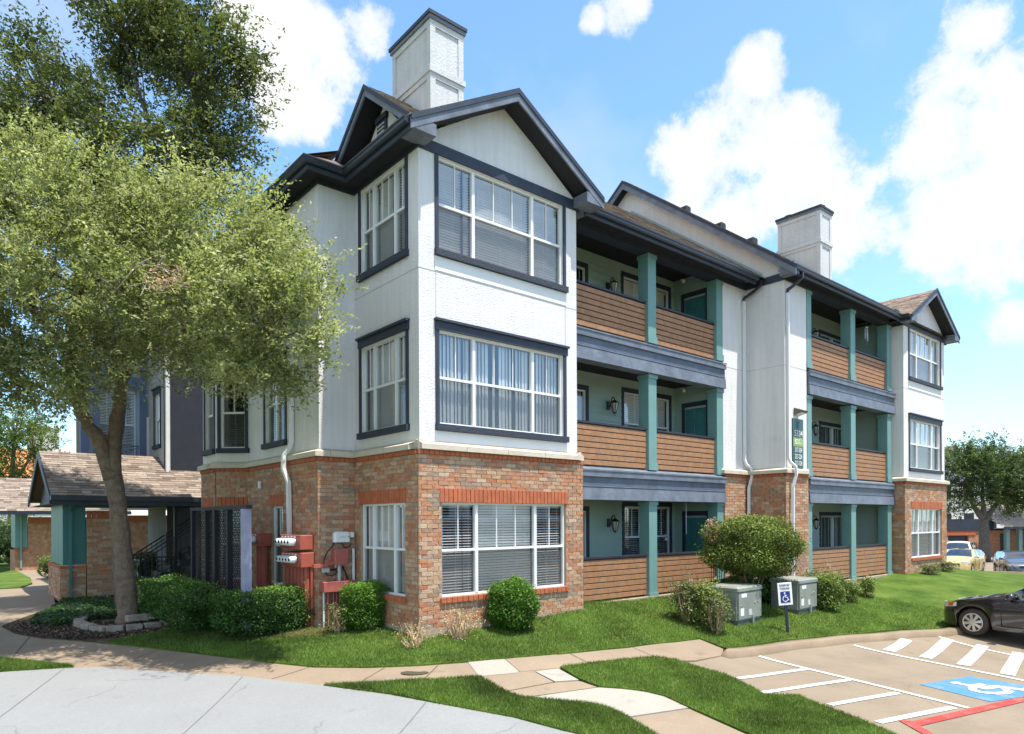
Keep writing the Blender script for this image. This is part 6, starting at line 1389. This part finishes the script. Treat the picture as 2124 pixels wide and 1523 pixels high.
tree('lot_tree', 'broad dark green tree with spreading forks beside the garage block', tuple(b4), [[(tuple(b4), .42), (A_(2041, 1110, DL), .34), (A_(2041, 1085, DL), .30)], [(A_(2041, 1090, DL), .24), (A_(2020, 1060, DL), .17), (A_(2005, 1020, DL), .08)], [(A_(2042, 1090, DL), .24), (A_(2062, 1062, DL), .16), (A_(2085, 1030, DL), .08)], [(A_(2041, 1085, DL), .2), (A_(2038, 1040, DL), .12), (A_(2040, 990, DL), .06)]],
     [E_(2000, 985, DL, 1.6, 1.9, 2.2), E_(2045, 1000, DL, 2.2, 2.0, 2.4), E_(2030, 955, DL, 1.8, 1.1, 2.0), E_(2100, 1010, DL, 2.2, 1.8, 2.3), E_(1995, 1050, DL, 1.4, 1.1, 1.6), E_(2140, 1030, DL, 2, 1.9, 2), E_(2085, 1050, DL, 1.6, .9, 1.6), E_(2085, 965, DL, 1.3, .9, 1.5)], M['leaf_far'], M['barkgrey'], 900, 48, .34, .19, shell=.35)
b5 = at(2155, 1120, 60); b5[2] = h1(b5[0], b5[1])
tree('lot_tree', 'darker tree crown entering the frame beyond the broad lot tree', tuple(b5), [[(tuple(b5), .3), (A_(2155, 1050, 60), .2), (A_(2150, 1000, 60), .1)]], [E_(2140, 985, 60, 2.6, 1.9, 2.4), E_(2110, 1000, 60, 1.6, 1.5, 1.6)], M['leaf_dark'], M['barkgrey'], 240, 45, .36, .2)

M['shrubcore'] = mat('shaded_leaf_core', (.022, .036, .014), .95, .3, 9)  # solid core, coloured dark for the shade inside the leaf mass
def shrub(name, label, c, r, leafm, n, leaf, p=2.6, stems=6, core=True, cat='shrub', group=None, asp=.5, lump=.10, base=None, stemm='twig', shell=.72, stemh=.6, flat=0.0):
    """c: centre of the leaf mass, r: its radii; stems grow from the ground under it"""
    c = np.array(c, float); r = np.array(r, float); gz = h1(c[0], c[1]) + .04 if base is None else base
    t = thing(name, label, cat, (c[0], c[1], gz), 0, group); o = np.array([c[0], c[1], gz])
    P = ell_points(n, (0, 0, 0), (1, 1, 1), p, shell); ln = 1 + lump * (np.sin(P[:, 0] * 5.1 + c[0] * 3) * np.sin(P[:, 1] * 4.7 + c[1]) + np.sin(P[:, 2] * 6.3 + P[:, 0] * 3)) + RNG.normal(0, .035, n)
    ln = np.where(RNG.random(n) < .035, ln * RNG.uniform(1.05, 1.22, n), ln); P = P * ln[:, None] * r + (c - o); P = P[P[:, 2] > .01]; n = len(P)
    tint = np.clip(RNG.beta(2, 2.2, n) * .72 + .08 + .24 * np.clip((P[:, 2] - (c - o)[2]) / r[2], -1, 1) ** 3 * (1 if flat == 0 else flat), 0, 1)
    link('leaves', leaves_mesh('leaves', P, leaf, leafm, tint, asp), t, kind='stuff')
    mb = MB()
    for k in range(stems):
        a = RNG.uniform(0, 6.28); e = np.array([math.cos(a) * r[0] * RNG.uniform(.2, .75), math.sin(a) * r[1] * RNG.uniform(.2, .75), (c - o)[2] + r[2] * RNG.uniform(-.3, stemh)]); s0 = np.array([math.cos(a) * .06, math.sin(a) * .06, -.05])
        mb.tube([tuple(s0), tuple((s0 + e) / 2 + RNG.normal(0, .04, 3)), tuple(e)], [.02, .013, .005], 5)
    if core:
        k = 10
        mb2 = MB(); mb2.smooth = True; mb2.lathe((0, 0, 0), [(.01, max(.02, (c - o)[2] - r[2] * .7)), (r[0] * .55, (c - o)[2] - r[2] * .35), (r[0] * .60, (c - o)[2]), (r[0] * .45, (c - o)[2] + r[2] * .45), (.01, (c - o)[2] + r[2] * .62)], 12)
        m2 = mb2.build('dark_core', M['shrubcore'], t); m2.scale = (1, r[1] / r[0], 1)
    mb.build('stem', M[stemm], t); return t
def gz(x, y): return h1(x, y) + .045
shrub('boxed_hedge', 'clipped boxy green hedge in front of the red meter bank', (-1.62, 2.85, gz(-1.6, 2.85) + .40), (.86, .50, .42), M['leaf_hedge'], 27000, .044, p=5, lump=.05, cat='hedge')
shrub('boxed_hedge', 'darker loose hedge along the foot of the lattice screen', (-2.55, 4.9, gz(-2.5, 4.9) + .42), (.48, 1.6, .44), M['leaf_hedge'], 26000, .046, p=3.2, lump=.12, cat='hedge')
shrub('round_bush', 'low rounded bush at the far end of the dark hedge', (-2.25, 7.4, gz(-2.3, 7.4) + .36), (.55, .6, .40), M['leaf_hedge'], 5000, .045, p=2.4)
shrub('cube_shrub', 'clipped cube shaped shrub under the shaded brick window', (-.30, 1.42, gz(-.3, 1.42) + .40), (.39, .40, .43), M['leaf_lush'], 13000, .042, p=5, lump=.05)
shrub('globe_shrub', 'glossy bright green globe shrub in front of the wide ground floor window', (1.72, -.42, gz(1.7, -.4) + .47), (.45, .43, .48), M['leaf_lush'], 14000, .043, p=2.3, lump=.06)
shrub('sparse_shrub', 'thin pale variegated shrub below the red wiring trough', (-.72, 1.55, gz(-.7, 1.5) + .26), (.30, .28, .30), M['leaf_dry'], 1500, .040, core=False, stems=18, shell=.3, lump=.2)
for (x, y, d, rr_, hh, lab) in ((855, 1345, 11.3, .26, .23, 'small dead straw coloured shrub at the brick corner'), (952, 1328, 11.0, .35, .29, 'larger dead straw coloured shrub under the wide window sill')):
    q = G(x, y); shrub('dead_shrub', lab, (q[0], q[1], gz(q[0], q[1]) + hh * .95), (rr_ * 1.25, rr_ * 1.25, hh), M['leaf_straw'], 520, .030, core=False, stems=22, shell=.35, lump=.2, stemh=1.0)
q = at(1557, 1138, 16.2); Gz = h1(q[0], q[1])
shrub('photinia', 'large domed red tip shrub on bare stems before the brick pier', (q[0], q[1], q[2] + .02), (1.02, 1.02, .70), M['leaf_photinia'], 30000, .058, p=2.6, stems=16, lump=.09, stemm='bark', stemh=-.2)
q = at(1478, 1105, 16.0); shrub('blossom_spray', 'spray of faded pink blossom on the left edge of the domed shrub', (q[0], q[1], q[2]), (.16, .16, .30), M['petal'], 260, .06, core=False, stems=0, base=q[2] - .4, cat='blossom')
q = at(1530, 1222, 16.6); shrub('under_shrub', 'dark leafy undergrowth filling in below the domed shrub stems', (q[0], q[1], gz(q[0], q[1]) + .34), (.75, .5, .36), M['leaf_hedge'], 8000, .05)
q = G(1425, 1302); shrub('leggy_shrub', 'tall leggy shrub left of the nearer transformer', (q[0] + .1, q[1] + .1, gz(q[0], q[1]) + .50), (.38, .38, .52), M['leaf_dry'], 3600, .055, core=False, stems=20, shell=.25, lump=.22)
q = at(1462, 1215, 14.6); shrub('leggy_shrub', 'leafy shrub behind the leggy one by the balcony planks', (q[0], q[1], gz(q[0], q[1]) + .46), (.42, .36, .5), M['leaf_photinia'], 4200, .055, core=False, stems=16, shell=.3, lump=.2)
q = G(1484, 1322); shrub('leggy_shrub', 'small open shrub standing at the corner of the nearer transformer', (q[0], q[1], gz(q[0], q[1]) + .42), (.30, .30, .44), M['leaf_dry'], 1900, .05, core=False, stems=16, shell=.25, lump=.22)
q = G(1722, 1280); shrub('round_bush', 'rounded bush hugging the side of the second transformer', (q[0] + .1, q[1] + .2, gz(q[0], q[1]) + .45), (.36, .4, .48), M['leaf_photinia'], 5200, .055, lump=.15)
q = at(1594, 1240, 17.0); shrub('round_bush', 'dark bush squeezed between the two transformers', (q[0], q[1], gz(q[0], q[1]) + .4), (.2, .3, .40), M['leaf_hedge'], 3600, .055)
q = at(1700, 1200, 17.6); shrub('flowering_bush', 'bush with pale flowers over the half hidden condenser', (q[0], q[1], gz(q[0], q[1]) + .5), (.55, .4, .48), M['leaf_dry'], 3000, .055, core=False, stems=14, shell=.3, lump=.2)
for (x, y, d, hh, lab) in ((1738, 1226, 18.2, .85, 'tallest lime green upright plant by the far planks'), (1762, 1243, 18.6, .6, 'middle upright plant before the far teal post'), (1797, 1233, 19.4, .62, 'small upright plant standing alone before the far planks')):
    q = at(x, y, d); b_ = gz(q[0], q[1]); shrub('upright_plant', lab, (q[0], q[1], b_ + hh * .5), (.26, .26, hh * .5), M['leaf_lime'] if hh > .7 else M['leaf_photinia'], 1500, .06, core=False, stems=12, shell=.2, lump=.2, group=None)
for (x, y, lab) in ((1928, 1198, 'low scrubby plant under the far bay window'), (1960, 1192, 'low reddish plant at the far end of the bay'), (1985, 1191, 'low reddish plant just past the end of the building')):
    q = G(x, y + 4); shrub('low_plant', lab, (q[0], q[1], gz(q[0], q[1]) + .17), (.42, .3, .2), M['leaf_dry'], 900, .07, core=False, stems=10, shell=.2, lump=.2)
q = at(20, 1110, 34); shrub('round_bush', 'big green bush beside the far pavilion', (q[0], q[1], gz(q[0], q[1]) + 1.1), (1.6, 1.2, 1.25), M['leaf_far'], 6000, .13)
q = at(101, 1160, 25); shrub('round_bush', 'small bush against the pavilion corner', (q[0], q[1], gz(q[0], q[1]) + .4), (.35, .35, .42), M['leaf_lime'], 1200, .07)
q = at(318, 1190, 22); shrub('round_bush', 'lime green bush seen through the stair railing', (q[0], q[1], gz(q[0], q[1]) + .5), (.8, .5, .55), M['leaf_lime'], 4000, .07)
# ivy mat
IV = np.array(px([(70,1278),(120,1251),(126,1242),(245,1237),(380,1240),(440,1258),(300,1272),(190,1282),(110,1296),(60,1290)])); lo, hi = IV.min(0), IV.max(0)
Q = RNG.uniform(lo, hi, (26000, 2)); Q = Q[inside(Q, IV)]; Z = np.concatenate([H(c) for c in np.array_split(Q, 4)]) + .05 + RNG.random(len(Q)) * .10
link('ivy', leaves_mesh('ivy', np.c_[Q, Z], .06, M['ivy'], RNG.beta(2, 2.2, len(Q)), .8, 1.2), kind='stuff')
# mulch chips and dropped leaves
MP = np.array(px([(10,1297),(30,1307),(85,1317),(160,1322),(250,1318),(330,1308),(300,1290),(160,1280),(70,1276)])); lo, hi = MP.min(0), MP.max(0)
Q = RNG.uniform(lo, hi, (5200, 2)); Q = Q[inside(Q, MP)]; Z = H(Q) + .045
link('mulch', leaves_mesh('mulch', np.c_[Q, Z], .07, leaf_mat('mulch_chips', [(0, (.03, .02, .015)), (.6, (.10, .07, .05)), (1, (.26, .20, .14))], 0, .9), RNG.beta(2, 2, len(Q)), .4, 1.0), kind='stuff')
# ------------------------------------------------------------------ vehicles
def paint(name, col, rough=.25, metal=.0, coat=1.0):
    m, q, b = new_mat(name); b.inputs['Base Color'].default_value = (*col, 1); b.inputs['Roughness'].default_value = rough; b.inputs['Metallic'].default_value = metal; b.inputs['Coat Weight'].default_value = coat; b.inputs['Coat Roughness'].default_value = .04; return m
M['tyre'] = mat('tyre_rubber', (.05, .038, .028), .85, .2, 6); M['rim'] = mat('wheel_alloy', (.55, .54, .52), .35, .05, metal=.6); M['chrome'] = mat('chrome', (.7, .7, .7), .15, .02, metal=1.0)
M['amber'] = mat('amber_lens', (.75, .20, .02), .15, .05, spec=.7); M['lens'] = mat('headlamp_lens', (.62, .64, .66), .08, .03, spec=.9); M['trimblack'] = mat('black_plastic', (.02, .02, .021), .55)
def lerp(tab, x):
    if x <= tab[0][0]: return tab[0][1]
    for (a, va), (b, vb) in zip(tab[:-1], tab[1:]):
        if x <= b: t = (x - a) / (b - a); t = t * t * (3 - 2 * t) * .5 + t * .5; return va + (vb - va) * t
    return tab[-1][1]
def car(label, loc, rz, pm, spec, group=None, detail=True):
    """nose at x=0 pointing -x, tail at x=L; y across; z up from the road"""
    L, Wd = spec['L'], spec['W']; t = thing('parked_car', label, 'car', loc, rz, group)
    top, belt, sill, hw = spec['top'], spec['belt'], .20, Wd / 2
    ax, rw = spec['axles'], spec['rw']; ar = rw + .055
    glass_a, glass_b = spec['glass']                       # x range of the greenhouse base
    xs = sorted(set([round(i * .06, 3) for i in range(int(L / .06) + 1)] + [L] + [round(a + s_ * ar, 3) for a in ax for s_ in (-1, 1)]))
    def hwid(x): return hw * lerp(spec['plan'], x / L)
    rows = []
    for x in xs:
        w = hwid(x); zb = lerp(belt, x); zt = max(lerp(top, x), zb + .005); bot = sill + lerp(spec['nose'], x)
        for a in ax:
            if abs(x - a) < ar: bot = max(bot, rw + math.sqrt(max(0, ar * ar - (x - a) ** 2)))
        g_ = zt - zb; ins = w - min(.32, g_ * .48) if g_ > .03 else w - .10
        zm = bot + (zb - bot) * .52
        sec = [(w * .955, bot), (w * 1.0, max(bot + .02, min(zm, zb - .06))), (w * .985, zb - .03), (w * .955, zb), ((w * .94 + ins) / 2 + .012, zb + g_ * .55), (ins + .015, zb + g_ * .92), (ins - .10, zt), (ins * .45, zt + .018 * (g_ > .03) + .012), (0, zt + .026 * (g_ > .03) + .014)]
        rows.append(sec)
    n = len(rows[0]); mb = MB(); mb.smooth = True; pts = []; ids = {}
    for i, (x, sec) in enumerate(zip(xs, rows)):
        for k, (y, z) in enumerate(sec):
            ids[(i, k, 1)] = len(pts); pts.append((x, y, z)); ids[(i, k, -1)] = len(pts); pts.append((x, -y, z))
    body, gls = [], []
    def isglass(i, k):
        xm = (xs[i] + xs[i + 1]) / 2; g0 = lerp(top, xs[i]) - lerp(belt, xs[i]); g1 = lerp(top, xs[i + 1]) - lerp(belt, xs[i + 1])
        if min(g0, g1) < .06 and k >= 6 and not (max(g0, g1) > .12): return False
        if 3 <= k <= 4:
            if not (spec['side'][0] < xm < spec['side'][1]): return False
            return all(abs(xm - p) > .04 for p in spec['pillars']) and min(g0, g1) > .10
        if k >= 5:
            slope = abs(lerp(top, xs[i + 1]) - lerp(top, xs[i])) / max(.001, xs[i + 1] - xs[i])
            return k >= 6 and (spec['ws'][0] < xm < spec['ws'][1] or spec['rs'][0] < xm < spec['rs'][1])
        return False
    for i in range(len(xs) - 1):
        for k in range(n - 1):
            for sgn in (1, -1):
                f = (ids[(i, k, sgn)], ids[(i + 1, k, sgn)], ids[(i + 1, k + 1, sgn)], ids[(i, k + 1, sgn)])
                (gls if isglass(i, k) else body).append(f if sgn > 0 else f[::-1])
    for i in (0, len(xs) - 1):
        loop = [ids[(i, k, 1)] for k in range(n)] + [ids[(i, k, -1)] for k in range(n - 2, -1, -1)]; body.append(tuple(loop))
    mb.add(pts, body); bo = mb.build('body', pm, t); m2 = MB(); m2.smooth = True; m2.add(pts, gls); m2.build('window_glass', M['carglass'], t)
    ub = MB(); ub.box(.25, L - .25, -hw * .86, hw * .86, .17, .62); 
    fl = MB(); fl.box(ax[0] + .45, ax[1] - .45, -hw * .80, hw * .80, .16, .58); fl.box(.3, L - .3, -hw * .55, hw * .55, .18, .60); fl.build('underbody', M['trimblack'], t)
    seat = MB()
    for x in (glass_a + .95, glass_a + 1.75):
        for y in (-.36, .36): seat.bbox(x, x + .16, y - .22, y + .22, .5, 1.02, .04); seat.bbox(x + .02, x + .12, y - .11, y + .11, 1.03, 1.2, .03)
    seat.box(glass_a + .25, glass_a + .5, -.6, .6, .7, .90); seat.build('seat', M['trimblack'], t)
    sw = MB(); c = (glass_a + .72, .36 * spec.get('drv', 1), .92)
    sw.tube([(c[0] + .05 * math.sin(a * .4488), c[1] + .17 * math.cos(a * .4488), c[2] + .16 * math.sin(a * .4488)) for a in range(15)], .014, 5); sw.tube([(c[0], c[1] - .16, c[2]), (c[0], c[1] + .16, c[2])], .016, 4); sw.build('steering_wheel', M['trimblack'], t)
    for a in ax:
        for sgn in (1, -1):
            wy = hwid(a) * .975 * sgn; wm = MB(); wm.smooth = True; d = -sgn * .20
            wm.lathe((0, 0, 0), [(rw * .66, -.10), (rw * .90, -.10), (rw * .985, -.075), (rw, -.03), (rw, .03), (rw * .985, .075), (rw * .90, .10), (rw * .66, .10)], 32)
            wm.v = [(p[0], p[2] * 1.0, p[1]) for p in wm.v]; w_ = wm.build('wheel', M['tyre'], t, loc=(a, wy - sgn * .10, rw))
            rm = MB(); rr_ = rw * .67; yo = .106 * sgn
            rm.tube([(rr_ * .95 * math.cos(k * .19635), yo, rr_ * .95 * math.sin(k * .19635)) for k in range(33)], rr_ * .065, 6)
            ns = spec.get('spokes', 8)
            for k in range(ns):
                an = k * 2 * math.pi / ns + .2; ca_, sa_ = math.cos(an), math.sin(an); pa, pb = rr_ * .14, rr_ * .95; wa, wb = rr_ * .10, rr_ * .17
                rm.add([(ca_ * pa - sa_ * wa, yo + .012 * sgn, sa_ * pa + ca_ * wa), (ca_ * pa + sa_ * wa, yo + .012 * sgn, sa_ * pa - ca_ * wa), (ca_ * pb + sa_ * wb, yo - .004 * sgn, sa_ * pb - ca_ * wb), (ca_ * pb - sa_ * wb, yo - .004 * sgn, sa_ * pb + ca_ * wb)], [(0, 1, 2, 3)])
            rm.cyl((0, yo - .01, 0), rr_ * .24, .026 * sgn, 'y', 14); rm.build('rim', M['rim'], w_)
            dk_ = MB(); dk_.cyl((0, yo - .045 * sgn, 0), rr_, .006, 'y', 24); dk_.build('brake_disc', M['trimblack'], w_)
            wl = MB(); wl.smooth = True; r0 = ar - .004; prof = [(math.cos(k * math.pi / 14), math.sin(k * math.pi / 14)) for k in range(15)]
            yy0, yy1 = (hwid(a) - .03) * sgn, (hwid(a) - .34) * sgn
            for k in range(14): (c0, s0), (c1, s1) = prof[k], prof[k + 1]; wl.quad((a + r0 * c0, yy0, rw + r0 * s0), (a + r0 * c1, yy0, rw + r0 * s1), (a + r0 * c1, yy1, rw + r0 * s1), (a + r0 * c0, yy1, rw + r0 * s0))
            wl.quad((a - r0, yy1, .2), (a + r0, yy1, .2), (a + r0, yy1, rw + r0), (a - r0, yy1, rw + r0)); wl.build('wheel_arch', M['trimblack'], t)
    for sgn in (1, -1):
        y = lambda x, z: (hwid(x) * (1.0 - .03 * abs(z - .55)) + .004) * sgn
        for (xa, xb) in spec['doors']:
            dm = MB(); zb = lerp(belt, (xa + xb) / 2)
            def ln(x, z0, z1): dm.box(x - .006, x + .006, y(x, z0) - .012 * sgn - .004, y(x, z0) - .012 * sgn + .010, z0, z1)
            pts_ = []
            for x in (xa, xb): dm.tube([(x, y(x, z) - .003 * sgn, z) for z in (.30, .45, .6, zb - .04)], .0075, 4)
            dm.tube([(x, y(x, .30) - .003 * sgn, .30) for x in (xa, (xa + xb) / 2, xb)], .0075, 4); do_ = dm.build('door_seam', M['trimblack'], t)
            hm = MB(); hx = xb - .22; hz_ = zb - .13; hm.tube([(hx - .09, y(hx, hz_) + .0 * sgn, hz_), (hx - .07, y(hx, hz_) + .028 * sgn, hz_), (hx + .07, y(hx, hz_) + .028 * sgn, hz_), (hx + .09, y(hx, hz_), hz_)], .014, 5); hm.build('door_handle', pm, do_)
        mm_ = MB(); mx = spec['side'][0] + .18; mz = lerp(belt, mx) + .07; mm_.smooth = True; mm_.lathe((mx, (hwid(mx) + .09) * sgn, mz), [(.02, -.075), (.085, -.05), (.10, .0), (.085, .05), (.02, .075)], 10); mm_.tube([(mx, hwid(mx) * .93 * sgn, mz - .05), (mx, (hwid(mx) + .08) * sgn, mz - .02)], .025, 5); mm_.build('mirror', pm, t)
        hd_ = MB(); hd_.smooth = True; zl = spec['lampz']; la = spec.get('lamp', .40)
        P_ = []
        for k in range(6):
            x = .045 + la * k / 5; yy = hwid(x) * 1.012 + .006; P_ += [(x - .012, (yy if k else yy * .86) * sgn, zl - .075 + .055 * k / 5), (x - .012, (yy if k else yy * .86) * sgn * .992, zl + .06 + .02 * k / 5)]
        x0_ = .0 - .012; P_ = [(x0_, hwid(0) * .62 * sgn, zl - .05), (x0_, hwid(0) * .62 * sgn, zl + .05)] + P_
        hd_.add(P_, [(2 * k, 2 * k + 1, 2 * k + 3, 2 * k + 2) for k in range(6)]); h_ = hd_.build('headlight', M['lens'], t)
        am = MB(); x = la * .86; am.box(x - .10, x + .06, (hwid(x) * 1.012 + .004) * sgn - .003, (hwid(x) * 1.012 + .010) * sgn + .003, zl - .02, zl + .07); am.build('indicator', M['amber'], h_)
        tl_ = MB(); tl_.box(L - .22, L + .008, hwid(L) * .62 * sgn, hwid(L - .2) * .99 * sgn + .006 * sgn, .82, 1.0); tl_.build('tail_light', mat('tail_red', (.4, .02, .02), .2) if 'tail_red' not in bpy.data.materials else bpy.data.materials['tail_red'], t)
    gm = MB(); w0 = hwid(0); gm.box(-.015, .02, -w0 * .58, w0 * .58, .30, .40); gm.box(-.012, .02, -w0 * .55, w0 * .55, spec['lampz'] - .16, spec['lampz'] - .06); gm.build('grille', M['trimblack'], t)
    pl_ = MB(); pl_.box(-.03, -.016, -.16, .16, .41, .50); pl_.build('number_plate', M['whitebox'], t)
    return t
SED = dict(L=4.8, W=1.80, top=[(0, .62), (.12, .72), (.5, .84), (1.15, .955), (1.3, .985), (2.15, 1.40), (2.6, 1.465), (3.1, 1.44), (3.9, 1.12), (4.1, 1.06), (4.75, 1.02), (4.8, .9)], belt=[(0, .56), (.12, .66), (.5, .78), (1.2, .92), (2.2, .96), (3.6, 1.0), (4.1, 1.02), (4.75, .98), (4.8, .85)],
           plan=[(0, .60), (.012, .74), (.035, .87), (.075, .95), (.14, .99), (.25, 1.0), (.7, 1.0), (.9, .97), (.97, .90), (1, .80)], nose=[(0, .06), (.25, .0), (4.4, 0), (4.8, .08)], axles=(.78, 3.58), rw=.325, glass=(1.2, 4.0), side=(1.42, 3.75), pillars=(2.42, 3.2), ws=(1.3, 2.12), rs=(3.2, 4.0), doors=((1.38, 2.42), (2.44, 3.35)), lampz=.70, spokes=8)
HAT = dict(L=4.05, W=1.72, top=[(0, .66), (.1, .78), (.5, .92), (.85, 1.0), (1.0, 1.04), (1.75, 1.42), (2.2, 1.465), (3.2, 1.42), (3.7, 1.30), (3.98, 1.0), (4.05, .9)], belt=[(0, .6), (.1, .72), (.5, .86), (.95, .98), (2, 1.0), (3.4, 1.06), (3.9, 1.02), (4.05, .86)],
           plan=[(0, .74), (.03, .86), (.10, .95), (.22, 1.0), (.8, 1.0), (.95, .93), (1, .84)], nose=[(0, .08), (.25, 0), (3.8, 0), (4.05, .1)], axles=(.80, 3.37), rw=.31, glass=(.95, 3.8), side=(1.12, 3.5), pillars=(2.1, 2.95), ws=(.98, 1.72), rs=(3.45, 3.96), doors=((1.12, 2.1), (2.12, 2.95)), lampz=.76, spokes=7, lamp=.5)
SUVS = dict(L=4.6, W=1.86, top=[(0, .8), (.1, .92), (.6, 1.04), (1.1, 1.12), (1.2, 1.14), (1.85, 1.60), (2.3, 1.68), (3.7, 1.64), (4.3, 1.5), (4.55, 1.1), (4.6, 1.0)], belt=[(0, .72), (.1, .86), (.6, .98), (1.15, 1.06), (2, 1.08), (4.2, 1.14), (4.6, .95)],
            plan=[(0, .8), (.04, .9), (.12, .97), (.25, 1.0), (.85, 1.0), (.96, .94), (1, .88)], nose=[(0, .1), (.25, 0), (4.3, 0), (4.6, .1)], axles=(.9, 3.6), rw=.35, glass=(1.15, 4.4), side=(1.32, 4.2), pillars=(2.3, 3.2), ws=(1.18, 1.83), rs=(4.2, 4.56), doors=((1.3, 2.3), (2.32, 3.2)), lampz=.86, spokes=6)
# black saloon nosed up to the kerb
wp_ = onz(2015, 1335, -1.0); aw = math.pi / 2 + math.pi + math.atan2(.35, 3.5) * 0
cdir = np.array([.10, 1.0]); cdir /= np.linalg.norm(cdir)            # the way the nose points
rzc = math.atan2(-cdir[1], -cdir[0])                                 # +x runs towards the tail
tailv = -cdir; leftv = np.array([math.cos(rzc + math.pi / 2), math.sin(rzc + math.pi / 2)])
sidev = -1 if (leftv @ np.array([-1, 0])) < 0 else 1                   # which local y faces the camera
wc_ = np.array(wp_[:2]) - leftv * sidev * (.90 * .975)
no = wc_ - tailv * .78
bc = car('black saloon parked nose in beside the striped bay', (no[0], no[1], h1(*wc_) - .0), rzc, paint('black_car_paint', (.012, .009, .012)), dict(SED, drv=sidev))
ch = math.atan2(.94, .35)
def facing(px_, py_, d, ax_, ay_): 
    p = at(px_, py_, d); dv = rgt[:2] * ax_ + fw[:2] * ay_; dv /= np.linalg.norm(dv); return p, math.atan2(-dv[1], -dv[0]), dv
def put(label, px_, py_, d, ax_, ay_, pm, spec, **kw):
    p, rz_, dv = facing(px_, py_, d, ax_, ay_); z = h1(p[0], p[1]); return car(label, (p[0], p[1], z), rz_, pm, spec, **kw)
GRP = 'cars in the far row of the lot'
yl = put('yellow hatchback with black bonnet stripe seen over the lawn crest', 1975, 1195, 40.0, -.72, -.69, paint('yellow_car_paint', (.60, .46, .17), .3), HAT, group=GRP)
mb = MB(); 
for k in range(10):
    x0, x1 = .12 + k * .085, .12 + (k + 1) * .085; mb.quad((x0, -.16, lerp(HAT['top'], x0) + .034), (x1, -.16, lerp(HAT['top'], x1) + .034), (x1, .16, lerp(HAT['top'], x1) + .034), (x0, .16, lerp(HAT['top'], x0) + .034))
for k in range(8):
    x0, x1 = 1.9 + k * .17, 1.9 + (k + 1) * .17; mb.quad((x0, -.16, lerp(HAT['top'], x0) + .046), (x1, -.16, lerp(HAT['top'], x1) + .046), (x1, .16, lerp(HAT['top'], x1) + .046), (x0, .16, lerp(HAT['top'], x0) + .046))
mb.build('stripe', M['trimblack'], yl)
put('white sport utility car behind the yellow hatchback', 1976, 1180, 46.0, -.66, -.75, paint('white_car_paint', (.72, .72, .72), .3), SUVS, group=GRP)
put('pale blue car mostly hidden at the end of the brick bay', 1945, 1165, 53.0, -.60, -.80, paint('pale_blue_car_paint', (.30, .38, .46), .3), SED, group=GRP)
gy = put('dark grey hatchback with round badge at the edge of the lot', 2130, 1203, 38.0, -.40, -.92, paint('grey_car_paint', (.085, .10, .125), .25, .4), HAT, group=GRP)
mb = MB(); mb.tube([(-.03, .09 * math.cos(a * .5236), .62 + .07 * math.sin(a * .5236)) for a in range(13)], .012, 5); mb.tube([(-.03, -.085, .645), (-.035, -.035, .625), (-.035, 0, .60), (-.035, .035, .625), (-.03, .085, .645)], .010, 5); mb.build('badge', M['chrome'], gy)
